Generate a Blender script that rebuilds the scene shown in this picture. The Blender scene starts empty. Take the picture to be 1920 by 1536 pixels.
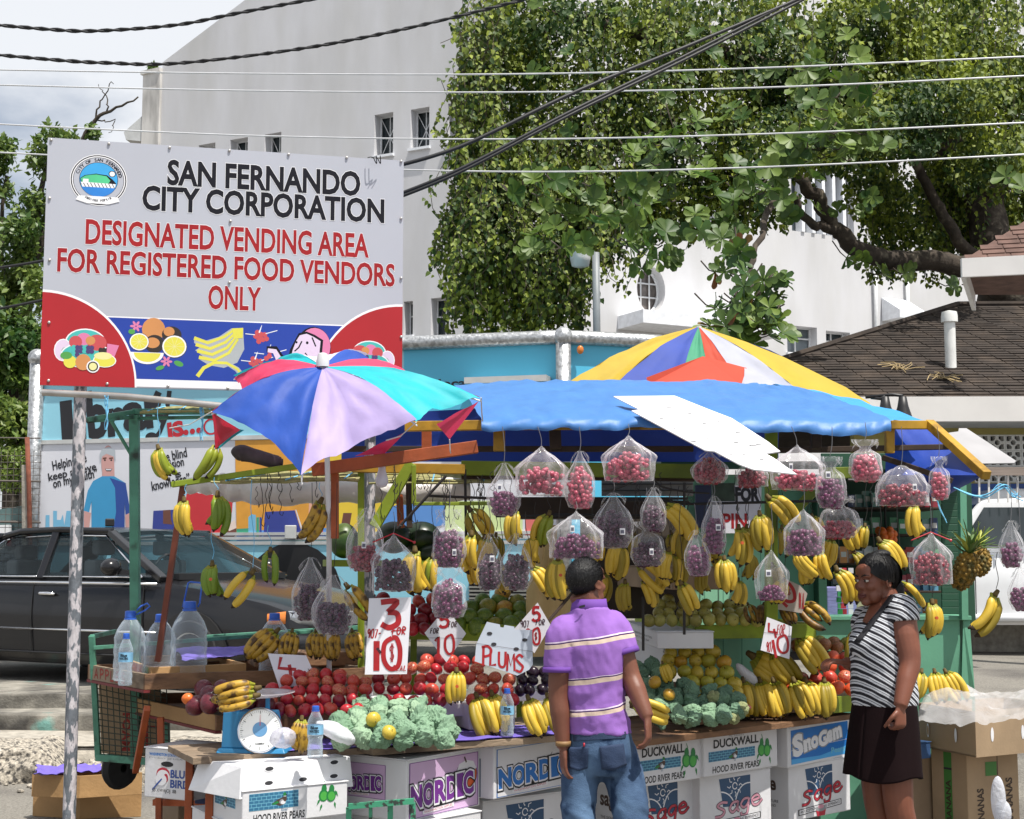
import bpy,math,random
import numpy as np
from mathutils import Vector,Matrix,Euler,noise
from mathutils.geometry import tessellate_polygon
from mathutils.bvhtree import BVHTree
RND=random.Random(11)
SC=bpy.context.scene
COL=SC.collection
rad=math.radians
V=Vector
F=2700.0
CAMZ=1.62
PITCH=math.atan(282/F)
cam_data=bpy.data.cameras.new('camera')
cam_data.sensor_width=36.0
cam_data.lens=36.0*F/1920.0
cam_data.clip_start=0.1
cam_data.clip_end=3000
cam=bpy.data.objects.new('camera',cam_data)
cam.location=(0,0,CAMZ)
cam.rotation_euler=(math.pi/2+PITCH,0,0)
COL.objects.link(cam)
SC.camera=cam
SUN_TO=V((0.27,-0.29,0.92)).normalized()
SUN_EL=math.asin(SUN_TO.z)
SUN_AZ=math.atan2(SUN_TO.x,SUN_TO.y)
world=bpy.data.worlds.new('World')
SC.world=world
world.use_nodes=True
nt=world.node_tree
nt.nodes.clear()
wo=nt.nodes.new('ShaderNodeOutputWorld')
bg=nt.nodes.new('ShaderNodeBackground')
sky=nt.nodes.new('ShaderNodeTexSky')
sky.sky_type='NISHITA'
sky.sun_disc=False
sky.sun_elevation=SUN_EL
sky.sun_rotation=SUN_AZ
sky.air_density=1.0
sky.dust_density=1.2
tc=nt.nodes.new('ShaderNodeTexCoord')
mp=nt.nodes.new('ShaderNodeMapping')
mp.inputs['Scale'].default_value=(1.0,1.0,2.2)
mp.inputs['Location'].default_value=(0.2,0.4,0.1)
cn=nt.nodes.new('ShaderNodeTexNoise')
cn.inputs['Scale'].default_value=3.2
cn.inputs['Detail'].default_value=9
cn.inputs['Roughness'].default_value=0.52
cr=nt.nodes.new('ShaderNodeValToRGB')
cr.color_ramp.elements[0].position=0.35
cr.color_ramp.elements[0].color=(0,0,0,1)
cr.color_ramp.elements[1].position=0.53
cr.color_ramp.elements[1].color=(1,1,1,1)
mixc=nt.nodes.new('ShaderNodeMixRGB')
mixc.inputs[2].default_value=(8.8,9.1,9.6,1)
nt.links.new(tc.outputs['Generated'],mp.inputs[0])
nt.links.new(mp.outputs[0],cn.inputs['Vector'])
nt.links.new(cn.outputs['Fac'],cr.inputs[0])
nt.links.new(cr.outputs[0],mixc.inputs[0])
nt.links.new(sky.outputs[0],mixc.inputs[1])
nt.links.new(mixc.outputs[0],bg.inputs[0])
bg.inputs[1].default_value=0.08
nt.links.new(bg.outputs[0],wo.inputs[0])
sun_d=bpy.data.lights.new('sun','SUN')
sun_d.energy=5.0
sun_d.angle=rad(0.53)
sun_d.color=(1.0,0.955,0.88)
sun=bpy.data.objects.new('sun',sun_d)
sun.rotation_euler=SUN_TO.to_track_quat('Z','Y').to_euler()
sun.location=(6,-8,20)
COL.objects.link(sun)
SC.view_settings.view_transform='Standard'
SC.view_settings.look='None'
SC.view_settings.exposure=0.32
SC.view_settings.gamma=1.0
SC.view_settings.use_curve_mapping=False
SC.cycles.transparent_max_bounces=16
SC.cycles.max_bounces=8
CP,SP=math.cos(PITCH),math.sin(PITCH)
CAM=V((0,0,CAMZ))
def ray(px,py):
 xc=(px-960)/F
 yc=(768-py)/F
 return V((xc,CP-SP*yc,SP+CP*yc))
def P(px,py,Y):
 d=ray(px,py)
 return CAM+d*(Y/d.y)
def PZ(px,py,z):
 d=ray(px,py)
 return CAM+d*((z-CAMZ)/d.z)
def PPL(px,py,o,n):
 d=ray(px,py)
 return CAM+d*((V(o)-CAM).dot(n)/d.dot(n))
def SCALE(Y):
 return F/Y
class MB:
 def __init__(s):
  s.v,s.f,s.m=[],[],[]
 def add(s,vs,fs,mi=0):
  b=len(s.v)
  s.v.extend([tuple(p)for p in vs])
  for q in fs:
   s.f.append(tuple(b+i for i in q))
   s.m.append(mi)
  return s
 def obox(s,o,a,b,c,mi=0):
  o,a,b,c=V(o),V(a),V(b),V(c)
  if a.cross(b).dot(c)<0:
   a,b=b,a
  vs=[o,o+a,o+a+b,o+b,o+c,o+a+c,o+a+b+c,o+b+c]
  s.add(vs,[(0,3,2,1),(4,5,6,7),(0,1,5,4),(1,2,6,5),(2,3,7,6),(3,0,4,7)],mi)
  return s
 def box(s,c,size,rz=0.0,mi=0,M3=None):
  M=M3 if M3 is not None else Matrix.Rotation(rz,3,'Z')
  a,b,d=M@V((size[0],0,0)),M@V((0,size[1],0)),M@V((0,0,size[2]))
  return s.obox(V(c)-(a+b+d)/2,a,b,d,mi)
 def bar(s,p,q,w,h=None,mi=0,up=(0,0,1)):
  p,q=V(p),V(q)
  h=h or w
  d=(q-p).normalized()
  u=V(up)
  if abs(d.dot(u))>0.95:
   u=V((0,1,0))
  x=d.cross(u).normalized()
  y=x.cross(d).normalized()
  return s.obox(p-x*w/2-y*h/2,x*w,y*h,q-p,mi)
 def tube(s,pts,r,n=8,mi=0,caps=True,ry=None,ref=None):
  pts=[V(p)for p in pts]
  k=len(pts)
  rs=r if isinstance(r,(list,tuple))else[r]*k
  rys=ry if ry is not None else rs
  if not isinstance(rys,(list,tuple)):
   rys=[rys]*k
  base=len(s.v)
  prev=None
  for i,p in enumerate(pts):
   d=pts[min(i+1,k-1)]-pts[max(i-1,0)]
   d=d.normalized()if d.length>1e-9 else V((0,0,1))
   if ref is not None:
    x=V(ref)-d*d.dot(V(ref))
    x=x.normalized()if x.length>1e-6 else V((1,0,0))
   elif prev is None:
    u=V((0,0,1))if abs(d.z)<0.9 else V((1,0,0))
    x=d.cross(u).normalized()
   else:
    x=prev-d*prev.dot(d)
    x=x.normalized()if x.length>1e-6 else prev
   prev=x
   y=d.cross(x).normalized()
   for j in range(n):
    a=2*math.pi*j/n
    s.v.append(tuple(p+x*(math.cos(a)*rs[i])+y*(math.sin(a)*rys[i])))
  for i in range(k-1):
   for j in range(n):
    a=base+i*n+j
    b=base+i*n+(j+1)%n
    s.f.append((a,b,b+n,a+n))
    s.m.append(mi)
  if caps:
   s.f.append(tuple(base+j for j in reversed(range(n))))
   s.m.append(mi)
   s.f.append(tuple(base+(k-1)*n+j for j in range(n)))
   s.m.append(mi)
  return s
 def lathe(s,prof,o=(0,0,0),n=20,mi=0,axis=(0,0,1),mis=None):
  ax=V(axis).normalized()
  u=V((1,0,0))if abs(ax.x)<0.9 else V((0,1,0))
  x=(u-ax*u.dot(ax)).normalized()
  y=ax.cross(x)
  base=len(s.v)
  for(r,z)in prof:
   for j in range(n):
    a=2*math.pi*j/n
    s.v.append(tuple(V(o)+ax*z+x*(math.cos(a)*max(r,1e-4))+y*(math.sin(a)*max(r,1e-4))))
  for i in range(len(prof)-1):
   for j in range(n):
    a=base+i*n+j
    b=base+i*n+(j+1)%n
    s.f.append((a,b,b+n,a+n))
    s.m.append(mis[i]if mis else mi)
  return s
 def ell(s,c,r,n=12,k=8,mi=0,M3=None):
  c=V(c)
  if not hasattr(r,'__len__'):
   r=(r,r,r)
  vs=[]
  for i in range(k+1):
   t=math.pi*i/k
   for j in range(n):
    a=2*math.pi*j/n
    q=V((r[0]*math.sin(t)*math.cos(a),r[1]*math.sin(t)*math.sin(a),r[2]*math.cos(t)))
    if M3 is not None:
     q=M3@q
    vs.append(c+q)
  fs=[]
  for i in range(k):
   for j in range(n):
    a,b=i*n+j,i*n+(j+1)%n
    if i==0:
     fs.append((a,a+n,b+n))
    elif i==k-1:
     fs.append((a,a+n,b))
    else:
     fs.append((a,a+n,b+n,b))
  return s.add(vs,fs,mi)
 def rings(s,rings,mi=0,caps=True):
  n=len(rings[0])
  base=len(s.v)
  for rg in rings:
   s.v.extend([tuple(p)for p in rg])
  for i in range(len(rings)-1):
   for j in range(n):
    a=base+i*n+j
    b=base+i*n+(j+1)%n
    s.f.append((a,b,b+n,a+n))
    s.m.append(mi)
  if caps:
   s.f.append(tuple(base+j for j in reversed(range(n))))
   s.m.append(mi)
   s.f.append(tuple(base+(len(rings)-1)*n+j for j in range(n)))
   s.m.append(mi)
  return s
 def grid(s,fn,nu,nv,mi=0,flip=False):
  base=len(s.v)
  for i in range(nu+1):
   for j in range(nv+1):
    s.v.append(tuple(fn(i/nu,j/nv)))
  for i in range(nu):
   for j in range(nv):
    a=base+i*(nv+1)+j
    q=(a,a+nv+1,a+nv+2,a+1)
    s.f.append(q[::-1]if flip else q)
    s.m.append(mi)
  return s
 def prism(s,poly,ext,mi=0,side=None):
  poly=[V(p)for p in poly]
  ext=V(ext)
  n=len(poly)
  nrm=V((0,0,0))
  for i in range(n):
   nrm+=poly[i].cross(poly[(i+1)%n])
  if nrm.dot(ext)>0:
   poly=poly[::-1]
  tri=tessellate_polygon([poly])
  vs=poly+[p+ext for p in poly]
  fs=[]
  for t in tri:
   a,b,c=t
   nn=(poly[b]-poly[a]).cross(poly[c]-poly[a])
   if nn.dot(ext)>0:
    a,c=c,a
   fs.append((a,b,c))
   fs.append((c+n,b+n,a+n))
  s.add(vs,fs,mi)
  s.add(vs,[(i,i+n,(i+1)%n+n,(i+1)%n)for i in range(n)],mi if side is None else side)
  return s
OFF={}
def link(o):
 COL.objects.link(o)
 return o
def props(o,label=None,cat=None,group=None,kind=None):
 if label:o['label']=label
 if cat:o['category']=cat
 if group:o['group']=group
 if kind:o['kind']=kind
 return o
def thing(name,label,cat,loc=(0,0,0),group=None):
 o=bpy.data.objects.new(name,None)
 o.empty_display_size=0.1
 o.location=loc
 link(o)
 OFF[o.name]=V(loc)
 return props(o,label,cat,group)
def mesh_of(mb,name,mats,smooth=False,off=(0,0,0)):
 me=bpy.data.meshes.new(name)
 off=V(off)
 vv=[tuple(V(p)-off)for p in mb.v]if off.length else mb.v
 me.from_pydata(vv,[],mb.f)
 for mt in(mats if isinstance(mats,(list,tuple))else[mats]):
  me.materials.append(mt)
 if len(mb.m):
  me.polygons.foreach_set('material_index',mb.m)
  if smooth:
   me.polygons.foreach_set('use_smooth',[True]*len(mb.f))
 me.update()
 return me
def build(mb,name,mats,parent=None,smooth=False,bevel=0.0,loc=None,solid=0.0,sub=0,angle=None,local=False):
 off=V(loc)if loc is not None else V((0,0,0))
 po=OFF[parent.name]if parent is not None else V((0,0,0))
 if local:
  me=mesh_of(mb,name,mats,smooth)
 else:
  me=mesh_of(mb,name,mats,smooth,po+off if parent is None else po)
 o=bpy.data.objects.new(name,me)
 link(o)
 if parent is not None:
  o.parent=parent
  OFF[o.name]=po if not local else V((0,0,0))
  if local and loc is not None:
   o.location=loc
 else:
  o.location=off
  OFF[o.name]=V(off)
 if solid:
  md=o.modifiers.new('thickness','SOLIDIFY')
  md.thickness=solid
  md.offset=0
 if bevel:
  md=o.modifiers.new('bevel','BEVEL')
  md.width=bevel
  md.segments=2
  md.limit_method='ANGLE'
  md.angle_limit=rad(40)
 if sub:
  md=o.modifiers.new('smoothing','SUBSURF')
  md.levels=sub
  md.render_levels=sub
 if angle is not None and smooth:
  me.set_sharp_from_angle(angle=rad(angle))
 return o
def place_copy(me,name,parent=None,loc=(0,0,0),rot=None,scale=None):
 o=bpy.data.objects.new(name,me)
 o.location=loc
 if rot is not None:
  o.rotation_euler=rot
 if scale is not None:
  o.scale=scale if hasattr(scale,'__len__')else(scale,)*3
 link(o)
 if parent is not None:
  o.parent=parent
 return o
def evaluated(o):
 dg=bpy.context.evaluated_depsgraph_get()
 dg.update()
 return bpy.data.meshes.new_from_object(o.evaluated_get(dg))
def bake(o):
 me=evaluated(o)
 old=o.data
 o.modifiers.clear()
 o.data=me
 bpy.data.meshes.remove(old)
 return o
MATS={}
def mat(name,col,rough=0.6,var=0.10,scale=6.0,bump=0.0,bscale=60.0,metal=0.0,spec=0.5,col2=None,thr=0.55,soft=0.08,scale2=4.0,detail=5,coat=0.0,trans=0.0,sheen=0.0,obj=True,stretch=None,sss=0.0,col3=None,thr3=0.6,scale3=12.0):
 if name in MATS:
  return MATS[name]
 m=bpy.data.materials.new(name)
 m.use_nodes=True
 t=m.node_tree
 L=t.links
 b=t.nodes['Principled BSDF']
 b.inputs['Roughness'].default_value=rough
 b.inputs['Metallic'].default_value=metal
 b.inputs['Specular IOR Level'].default_value=spec
 b.inputs['Coat Weight'].default_value=coat
 b.inputs['Transmission Weight'].default_value=trans
 if sss:
  b.inputs['Subsurface Weight'].default_value=sss
  b.inputs['Subsurface Radius'].default_value=(0.02,0.008,0.004)
 co=t.nodes.new('ShaderNodeTexCoord')
 src=co.outputs['Object']
 if stretch:
  mpn=t.nodes.new('ShaderNodeMapping')
  mpn.inputs['Scale'].default_value=stretch
  L.new(src,mpn.inputs[0])
  src=mpn.outputs[0]
 c4=(*col,1)
 n1=t.nodes.new('ShaderNodeTexNoise')
 n1.inputs['Scale'].default_value=scale
 n1.inputs['Detail'].default_value=detail
 L.new(src,n1.inputs['Vector'])
 mr=t.nodes.new('ShaderNodeMapRange')
 mr.inputs[1].default_value=0.3
 mr.inputs[2].default_value=0.7
 mr.inputs[3].default_value=1-var
 mr.inputs[4].default_value=1+var
 L.new(n1.outputs['Fac'],mr.inputs[0])
 cur=None
 def maskmix(cur,c,thr,soft,sc,seed):
  n=t.nodes.new('ShaderNodeTexNoise')
  n.inputs['Scale'].default_value=sc
  n.inputs['Detail'].default_value=6
  n.noise_dimensions='4D'
  n.inputs['W'].default_value=seed
  L.new(src,n.inputs['Vector'])
  r=t.nodes.new('ShaderNodeMapRange')
  r.inputs[1].default_value=thr-soft
  r.inputs[2].default_value=thr+soft
  L.new(n.outputs['Fac'],r.inputs[0])
  mx=t.nodes.new('ShaderNodeMixRGB')
  L.new(r.outputs[0],mx.inputs[0])
  if cur is None:
   mx.inputs[1].default_value=c4
  else:
   L.new(cur,mx.inputs[1])
  mx.inputs[2].default_value=(*c,1)
  return mx.outputs[0]
 if col2 is not None:
  cur=maskmix(cur,col2,thr,soft,scale2,1.7)
 if col3 is not None:
  cur=maskmix(cur,col3,thr3,0.04,scale3,5.1)
 mul=t.nodes.new('ShaderNodeVectorMath')
 mul.operation='SCALE'
 if cur is None:
  mul.inputs[0].default_value=col
 else:
  L.new(cur,mul.inputs[0])
 L.new(mr.outputs[0],mul.inputs['Scale'])
 L.new(mul.outputs[0],b.inputs['Base Color'])
 if bump:
  n2=t.nodes.new('ShaderNodeTexNoise')
  n2.inputs['Scale'].default_value=bscale
  n2.inputs['Detail'].default_value=4
  L.new(src,n2.inputs['Vector'])
  bp=t.nodes.new('ShaderNodeBump')
  bp.inputs['Strength'].default_value=min(1.0,bump)
  bp.inputs['Distance'].default_value=0.01
  L.new(n2.outputs['Fac'],bp.inputs['Height'])
  L.new(bp.outputs[0],b.inputs['Normal'])
 m['bsdf']=b.name
 MATS[name]=m
 return m
def hexc(h):
 def f(c):
  c/=255.0
  return c/12.92 if c<=0.04045 else((c+0.055)/1.055)**2.4
 return(f(int(h[0:2],16)),f(int(h[2:4],16)),f(int(h[4:6],16)))
def leaf_mat(name,col,col2,rough=0.45):
 m=bpy.data.materials.new(name)
 m.use_nodes=True
 t=m.node_tree
 L=t.links
 b=t.nodes['Principled BSDF']
 out=t.nodes['Material Output']
 b.inputs['Roughness'].default_value=rough
 at=t.nodes.new('ShaderNodeAttribute')
 at.attribute_name='tint'
 mx=t.nodes.new('ShaderNodeMixRGB')
 mx.inputs[1].default_value=(*col,1)
 mx.inputs[2].default_value=(*col2,1)
 L.new(at.outputs['Fac'],mx.inputs[0])
 L.new(mx.outputs[0],b.inputs['Base Color'])
 tr=t.nodes.new('ShaderNodeBsdfTranslucent')
 L.new(mx.outputs[0],tr.inputs[0])
 ms=t.nodes.new('ShaderNodeMixShader')
 ms.inputs[0].default_value=0.3
 L.new(b.outputs[0],ms.inputs[1])
 L.new(tr.outputs[0],ms.inputs[2])
 L.new(ms.outputs[0],out.inputs[0])
 return m
def film_mat(name,tint=(0.9,0.92,0.95),opacity=0.22,rough=0.12,bump=0.6,bscale=40,translucent=0.25):
 m=bpy.data.materials.new(name)
 m.use_nodes=True
 t=m.node_tree
 L=t.links
 b=t.nodes['Principled BSDF']
 out=t.nodes['Material Output']
 b.inputs['Base Color'].default_value=(*tint,1)
 b.inputs['Roughness'].default_value=rough
 b.inputs['Specular IOR Level'].default_value=0.8
 co=t.nodes.new('ShaderNodeTexCoord')
 n=t.nodes.new('ShaderNodeTexNoise')
 n.inputs['Scale'].default_value=bscale
 n.inputs['Detail'].default_value=3
 n.inputs['Distortion'].default_value=1.2
 L.new(co.outputs['Object'],n.inputs['Vector'])
 bp=t.nodes.new('ShaderNodeBump')
 bp.inputs['Strength'].default_value=bump
 bp.inputs['Distance'].default_value=0.01
 L.new(n.outputs['Fac'],bp.inputs['Height'])
 L.new(bp.outputs[0],b.inputs['Normal'])
 lw=t.nodes.new('ShaderNodeLayerWeight')
 lw.inputs['Blend'].default_value=0.35
 L.new(bp.outputs[0],lw.inputs['Normal'])
 ma=t.nodes.new('ShaderNodeMath')
 ma.operation='MULTIPLY_ADD'
 ma.inputs[1].default_value=0.55
 ma.inputs[2].default_value=opacity
 ma.use_clamp=True
 L.new(lw.outputs['Facing'],ma.inputs[0])
 trp=t.nodes.new('ShaderNodeBsdfTransparent')
 tl=t.nodes.new('ShaderNodeBsdfTranslucent')
 tl.inputs[0].default_value=(*tint,1)
 m1=t.nodes.new('ShaderNodeMixShader')
 m1.inputs[0].default_value=translucent
 L.new(b.outputs[0],m1.inputs[1])
 L.new(tl.outputs[0],m1.inputs[2])
 m2=t.nodes.new('ShaderNodeMixShader')
 L.new(ma.outputs[0],m2.inputs[0])
 L.new(trp.outputs[0],m2.inputs[1])
 L.new(m1.outputs[0],m2.inputs[2])
 L.new(m2.outputs[0],out.inputs[0])
 return m
def cloth_mat(name,col,rough=0.55,translucent=0.25,bump=0.15,bscale=30,var=0.08):
 m=mat(name,col,rough=rough,var=var,scale=5,bump=bump,bscale=bscale)
 t=m.node_tree
 b=t.nodes['Principled BSDF']
 out=t.nodes['Material Output']
 tl=t.nodes.new('ShaderNodeBsdfTranslucent')
 tl.inputs[0].default_value=(*col,1)
 ms=t.nodes.new('ShaderNodeMixShader')
 ms.inputs[0].default_value=translucent
 t.links.new(b.outputs[0],ms.inputs[1])
 t.links.new(tl.outputs[0],ms.inputs[2])
 t.links.new(ms.outputs[0],out.inputs[0])
 return m
TXT={}
def text_geo(s,bold=0.0,res=3,space=1.0):
 key=(s,bold,res,space)
 if key in TXT:
  return TXT[key]
 c=bpy.data.curves.new('lettering','FONT')
 c.body=s
 c.resolution_u=res
 c.offset=bold
 c.space_character=space
 c.fill_mode='FRONT'
 o=bpy.data.objects.new('lettering',c)
 COL.objects.link(o)
 me=evaluated(o)
 vs=[(v.co.x,v.co.y)for v in me.vertices]
 fs=[tuple(p.vertices)for p in me.polygons]
 COL.objects.unlink(o)
 bpy.data.objects.remove(o)
 bpy.data.curves.remove(c)
 bpy.data.meshes.remove(me)
 xs=[p[0]for p in vs]or[0,1]
 ys=[p[1]for p in vs]or[0,1]
 r=(vs,fs,min(xs),max(xs),min(ys),max(ys))
 TXT[key]=r
 return r
class Print:
 """flat artwork on a plane: o + x*ux + y*uy, layers a fraction of a millimetre apart"""
 def __init__(s,o,ux,uy,step=0.0006,base=0.0012,warp=None):
  s.o,s.ux,s.uy=V(o),V(ux),V(uy)
  s.n=s.ux.cross(s.uy).normalized()
  s.mb=MB()
  s.mats=[]
  s.layer=0
  s.boxes=[]
  s.step,s.base,s.warp=step,base,warp
 def mi(s,m):
  if m not in s.mats:
   s.mats.append(m)
  return s.mats.index(m)
 def pt(s,x,y):
  h=s.base+s.layer*s.step
  return s.o+s.ux*x+s.uy*y+s.n*h
 def fit(s,xs,ys):
  b=(min(xs),max(xs),min(ys),max(ys))
  s.layer=1+max([q[4]for q in s.boxes if q[0]<b[1]and b[0]<q[1]and q[2]<b[3]and b[2]<q[3]],default=0)
  s.boxes.append((*b,s.layer))
 def top(s):
  s.layer=1+max([q[4]for q in s.boxes],default=0)
  s.boxes.append((-99,99,-99,99,s.layer))
 def poly(s,pts,m):
  s.fit([p[0]for p in pts],[p[1]for p in pts])
  p3=[V((x,y,0))for x,y in pts]
  tri=tessellate_polygon([p3])
  fs=[]
  for a,b,c in tri:
   if(p3[b]-p3[a]).cross(p3[c]-p3[a]).z<0:
    a,c=c,a
   fs.append((a,b,c))
  s.mb.add([s.pt(x,y)for x,y in pts],fs,s.mi(m))
  return s
 def rect(s,x,y,w,h,m):
  return s.poly([(x,y),(x+w,y),(x+w,y+h),(x,y+h)],m)
 def ellipse(s,x,y,rx,ry,m,n=20,a0=0,a1=360,rot=0):
  pts=[]
  for i in range(n+(0 if a1-a0>=360 else 1)):
   a=rad(a0+(a1-a0)*i/n)
   ex,ey=rx*math.cos(a),ry*math.sin(a)
   c,q=math.cos(rad(rot)),math.sin(rad(rot))
   pts.append((x+ex*c-ey*q,y+ex*q+ey*c))
  if a1-a0<360:
   pts.append((x,y))
  return s.poly(pts,m)
 def line(s,pts,w,m,w2=None,same=False):
  if not same:
   s.fit([p[0]for p in pts],[p[1]for p in pts])
  n=len(pts)
  vs=[]
  for i,(x,y)in enumerate(pts):
   x0,y0=pts[max(i-1,0)]
   x1,y1=pts[min(i+1,n-1)]
   dx,dy=x1-x0,y1-y0
   l=math.hypot(dx,dy)or 1
   t=i/max(1,n-1)
   ww=(w+((w2 if w2 is not None else w)-w)*t)/2
   vs.append(s.pt(x-dy/l*ww,y+dx/l*ww))
   vs.append(s.pt(x+dy/l*ww,y-dx/l*ww))
  s.mb.add(vs,[(2*i+1,2*i+3,2*i+2,2*i)for i in range(n-1)],s.mi(m))
  return s
 def text(s,t,x,y,h,m,w=None,bold=0.0,shear=0.0,rot=0.0,cx=False,space=1.0,outline=None,ow=0.03):
  if outline is not None:
   s.text(t,x,y,h,outline,w=w,bold=bold+ow,shear=shear,rot=rot,cx=cx,space=space,)
  vs,fs,x0,x1,y0,y1=text_geo(t,bold,3,space)
  bx0,bx1,by0,by1=text_geo(t,0.0,3,space)[2:]
  capy=max(by1,0.01)
  k=h/capy
  kx=(w/(bx1-bx0))if w else k
  c,q=math.cos(rad(rot)),math.sin(rad(rot))
  wid=(bx1-bx0)*kx
  q2=[]
  for(a,b)in vs:
   ax=(a-bx0)*kx-(wid/2 if cx else 0)+shear*b*k
   ay=b*k
   q2.append((x+ax*c-ay*q,y+ax*q+ay*c))
  s.fit([p[0]for p in q2],[p[1]for p in q2])
  s.mb.add([s.pt(*p)for p in q2],fs,s.mi(m))
  return s
 def build(s,name,parent,label=None):
  o=build(s.mb,name,s.mats,parent)
  if label:
   o['label']=label
  return o
def arcpts(x,y,r,a0,a1,n=12,ry=None):
 ry=ry or r
 return[(x+r*math.cos(rad(a0+(a1-a0)*i/n)),y+ry*math.sin(rad(a0+(a1-a0)*i/n)))for i in range(n+1)]
def bez(p,n=8):
 out=[]
 for i in range(n+1):
  t=i/n
  q=[V((a,b))for a,b in p]
  while len(q)>1:
   q=[q[j].lerp(q[j+1],t)for j in range(len(q)-1)]
  out.append((q[0].x,q[0].y))
 return out
def fbm(x,y,z=0.0,o=4):
 return noise.fractal(V((x,y,z)),1.0,2.0,o)
def sstep(a,b,x):
 t=min(1,max(0,(x-a)/(b-a)))
 return t*t*(3-2*t)
PLAZA=0.45
def gz(x,y):
 k=sstep(-0.9,0.6,x)
 zr=PLAZA*sstep(8.6,14.5,y)
 zl=PLAZA*sstep(12.86,12.94,y)
 return zr*k+zl*(1-k)+0.012*fbm(x*0.7,y*0.7)*(1 if y<30 else 0)
m_asphalt=mat('asphalt',(0.20,0.185,0.16),rough=0.9,var=0.30,scale=55,detail=8,bump=0.9,bscale=110,col2=(0.11,0.10,0.09),thr=0.56,scale2=1.3,soft=0.12,col3=(0.36,0.34,0.30),thr3=0.66,scale3=70)
g=MB()
xs=[-300,-120,-60,-30,-20,-14]+[-10+0.25*i for i in range(81)]+[14,20,30,60,120,300]
ys=[-12,-6,-2]+[0.25*i for i in range(0,50)]+[12.5,12.7,12.85,12.95,13.1]+[13.5+0.5*i for i in range(30)]+[30,36,45,60,90,140,260,700]
for y in ys:
 for x in xs:
  g.v.append((x,y,gz(x,y)))
nx=len(xs)
for j in range(len(ys)-1):
 for i in range(nx-1):
  a=j*nx+i
  g.f.append((a,a+1,a+nx+1,a+nx));g.m.append(0)
ground=build(g,'ground',m_asphalt,smooth=True)
props(ground,kind='structure')
m_conc=mat('old_concrete',(0.30,0.28,0.24),rough=0.9,var=0.28,scale=9,bump=0.6,bscale=45,col2=(0.045,0.042,0.038),thr=0.50,scale2=2.2,soft=0.16,col3=(0.13,0.27,0.24),thr3=0.64,scale3=2.6)
m_pave=mat('worn_pavement',(0.36,0.33,0.28),rough=0.9,var=0.25,scale=14,bump=0.6,bscale=60,col2=(0.2,0.18,0.15),thr=0.58,scale2=3)
m_pebble=mat('pebbly_kerb',(0.38,0.34,0.28),rough=0.95,var=0.5,scale=42,bump=1.0,bscale=55,col2=(0.06,0.055,0.05),thr=0.55,scale2=30,soft=0.06)
steps=thing('steps',None,None,(-4.6,12.2,0));props(steps,kind='structure')
def stepblock(name,x0,x1,y0,y1,z0,z1,m,seed,rr=0.012):
 mb=MB()
 nx_,ny_=int((x1-x0)/0.12),6
 def fn(u,v):
  x=x0+(x1-x0)*u
  prof=[(y0,z0),(y0,z1-0.02),(y0+0.012,z1),(y0+(y1-y0)*0.4,z1),(y1,z1)]
  k=v*(len(prof)-1)
  i=min(int(k),len(prof)-2)
  t=k-i
  y=prof[i][0]*(1-t)+prof[i+1][0]*t
  z=prof[i][1]*(1-t)+prof[i+1][1]*t
  nn=fbm(x*3+seed,v*3,seed)
  return(x,y+rr*nn,z+rr*0.6*fbm(x*2.1,v*2,seed+4))
 mb.grid(fn,nx_,12)
 return build(mb,name,m,steps,smooth=True,angle=35)
stepblock('step',-11,-0.4,12.75,14.2,0.1,PLAZA+0.006,m_conc,1)
stepblock('step',-11,-0.5,12.28,12.85,0.0,0.335,m_conc,2)
pav=MB()
def fpav(u,v):
 x=-11+10.4*u
 y=11.25+1.15*v
 return(x,y,0.20+0.008*fbm(x*2,y*2))
pav.grid(fpav,70,6,flip=False)
pav.obox((-11,11.26,-0.05),(10.4,0,0),(0,0.04,0),(0,0,0.235))
pv=build(pav,'pavement',m_pave,smooth=True);props(pv,kind='structure')
kerb=thing('broken_kerb',None,None,(-3.6,11,0));props(kerb,kind='structure')
def rough_block(x0,x1,y0,y1,z1,seed,lump=0.05):
 mb=MB()
 def fn(u,v):
  x=x0+(x1-x0)*u
  prof=[(y0-0.05,-0.03),(y0-0.02,z1*0.5),(y0+0.05,z1*0.92),(y0+0.14,z1),(y1,z1+0.01),(y1+0.02,-0.02)]
  k=v*(len(prof)-1);i=min(int(k),len(prof)-2);t=k-i
  y=prof[i][0]*(1-t)+prof[i+1][0]*t
  z=prof[i][1]*(1-t)+prof[i+1][1]*t
  e=sstep(0,0.12,u)*sstep(0,0.12,1-u)
  z=z*(0.35+0.65*e)
  return(x,y+lump*fbm(x*5,v*4,seed),z+lump*0.55*fbm(x*6,v*5,seed+9)+0.012*fbm(x*30,v*24,seed))
 mb.grid(fn,int((x1-x0)/0.035),26)
 return build(mb,'kerb_block',m_pebble,kerb,smooth=True)
rough_block(-5.2,-3.28,10.75,11.5,0.235,3,0.06)
rough_block(-3.18,-1.9,10.72,11.5,0.24,7,0.05)
rough_block(-1.86,-0.7,10.8,11.5,0.235,8,0.05)
rb=MB()
for i in range(90):
 x=-4.9+RND.random()*3.2
 y=10.3+RND.random()*0.45
 r=0.008+0.02*RND.random()**2
 rb.ell((x,y,r*0.4),(r*1.3,r,r*0.7),6,4)
o=build(rb,'rubble',m_pebble);props(o,kind='stuff')
m_wall=mat('white_render',(0.61,0.61,0.63),rough=0.85,var=0.05,scale=1.3,bump=0.25,bscale=70,col2=(0.53,0.525,0.52),thr=0.56,scale2=0.9,soft=0.16,stretch=(1,1,.28))
m_wallside=mat('stained_render',(0.62,0.60,0.57),rough=0.9,var=0.12,scale=3,col2=(0.07,0.065,0.06),thr=0.58,scale2=1.6,soft=0.12,stretch=(1,1,0.25))
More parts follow.
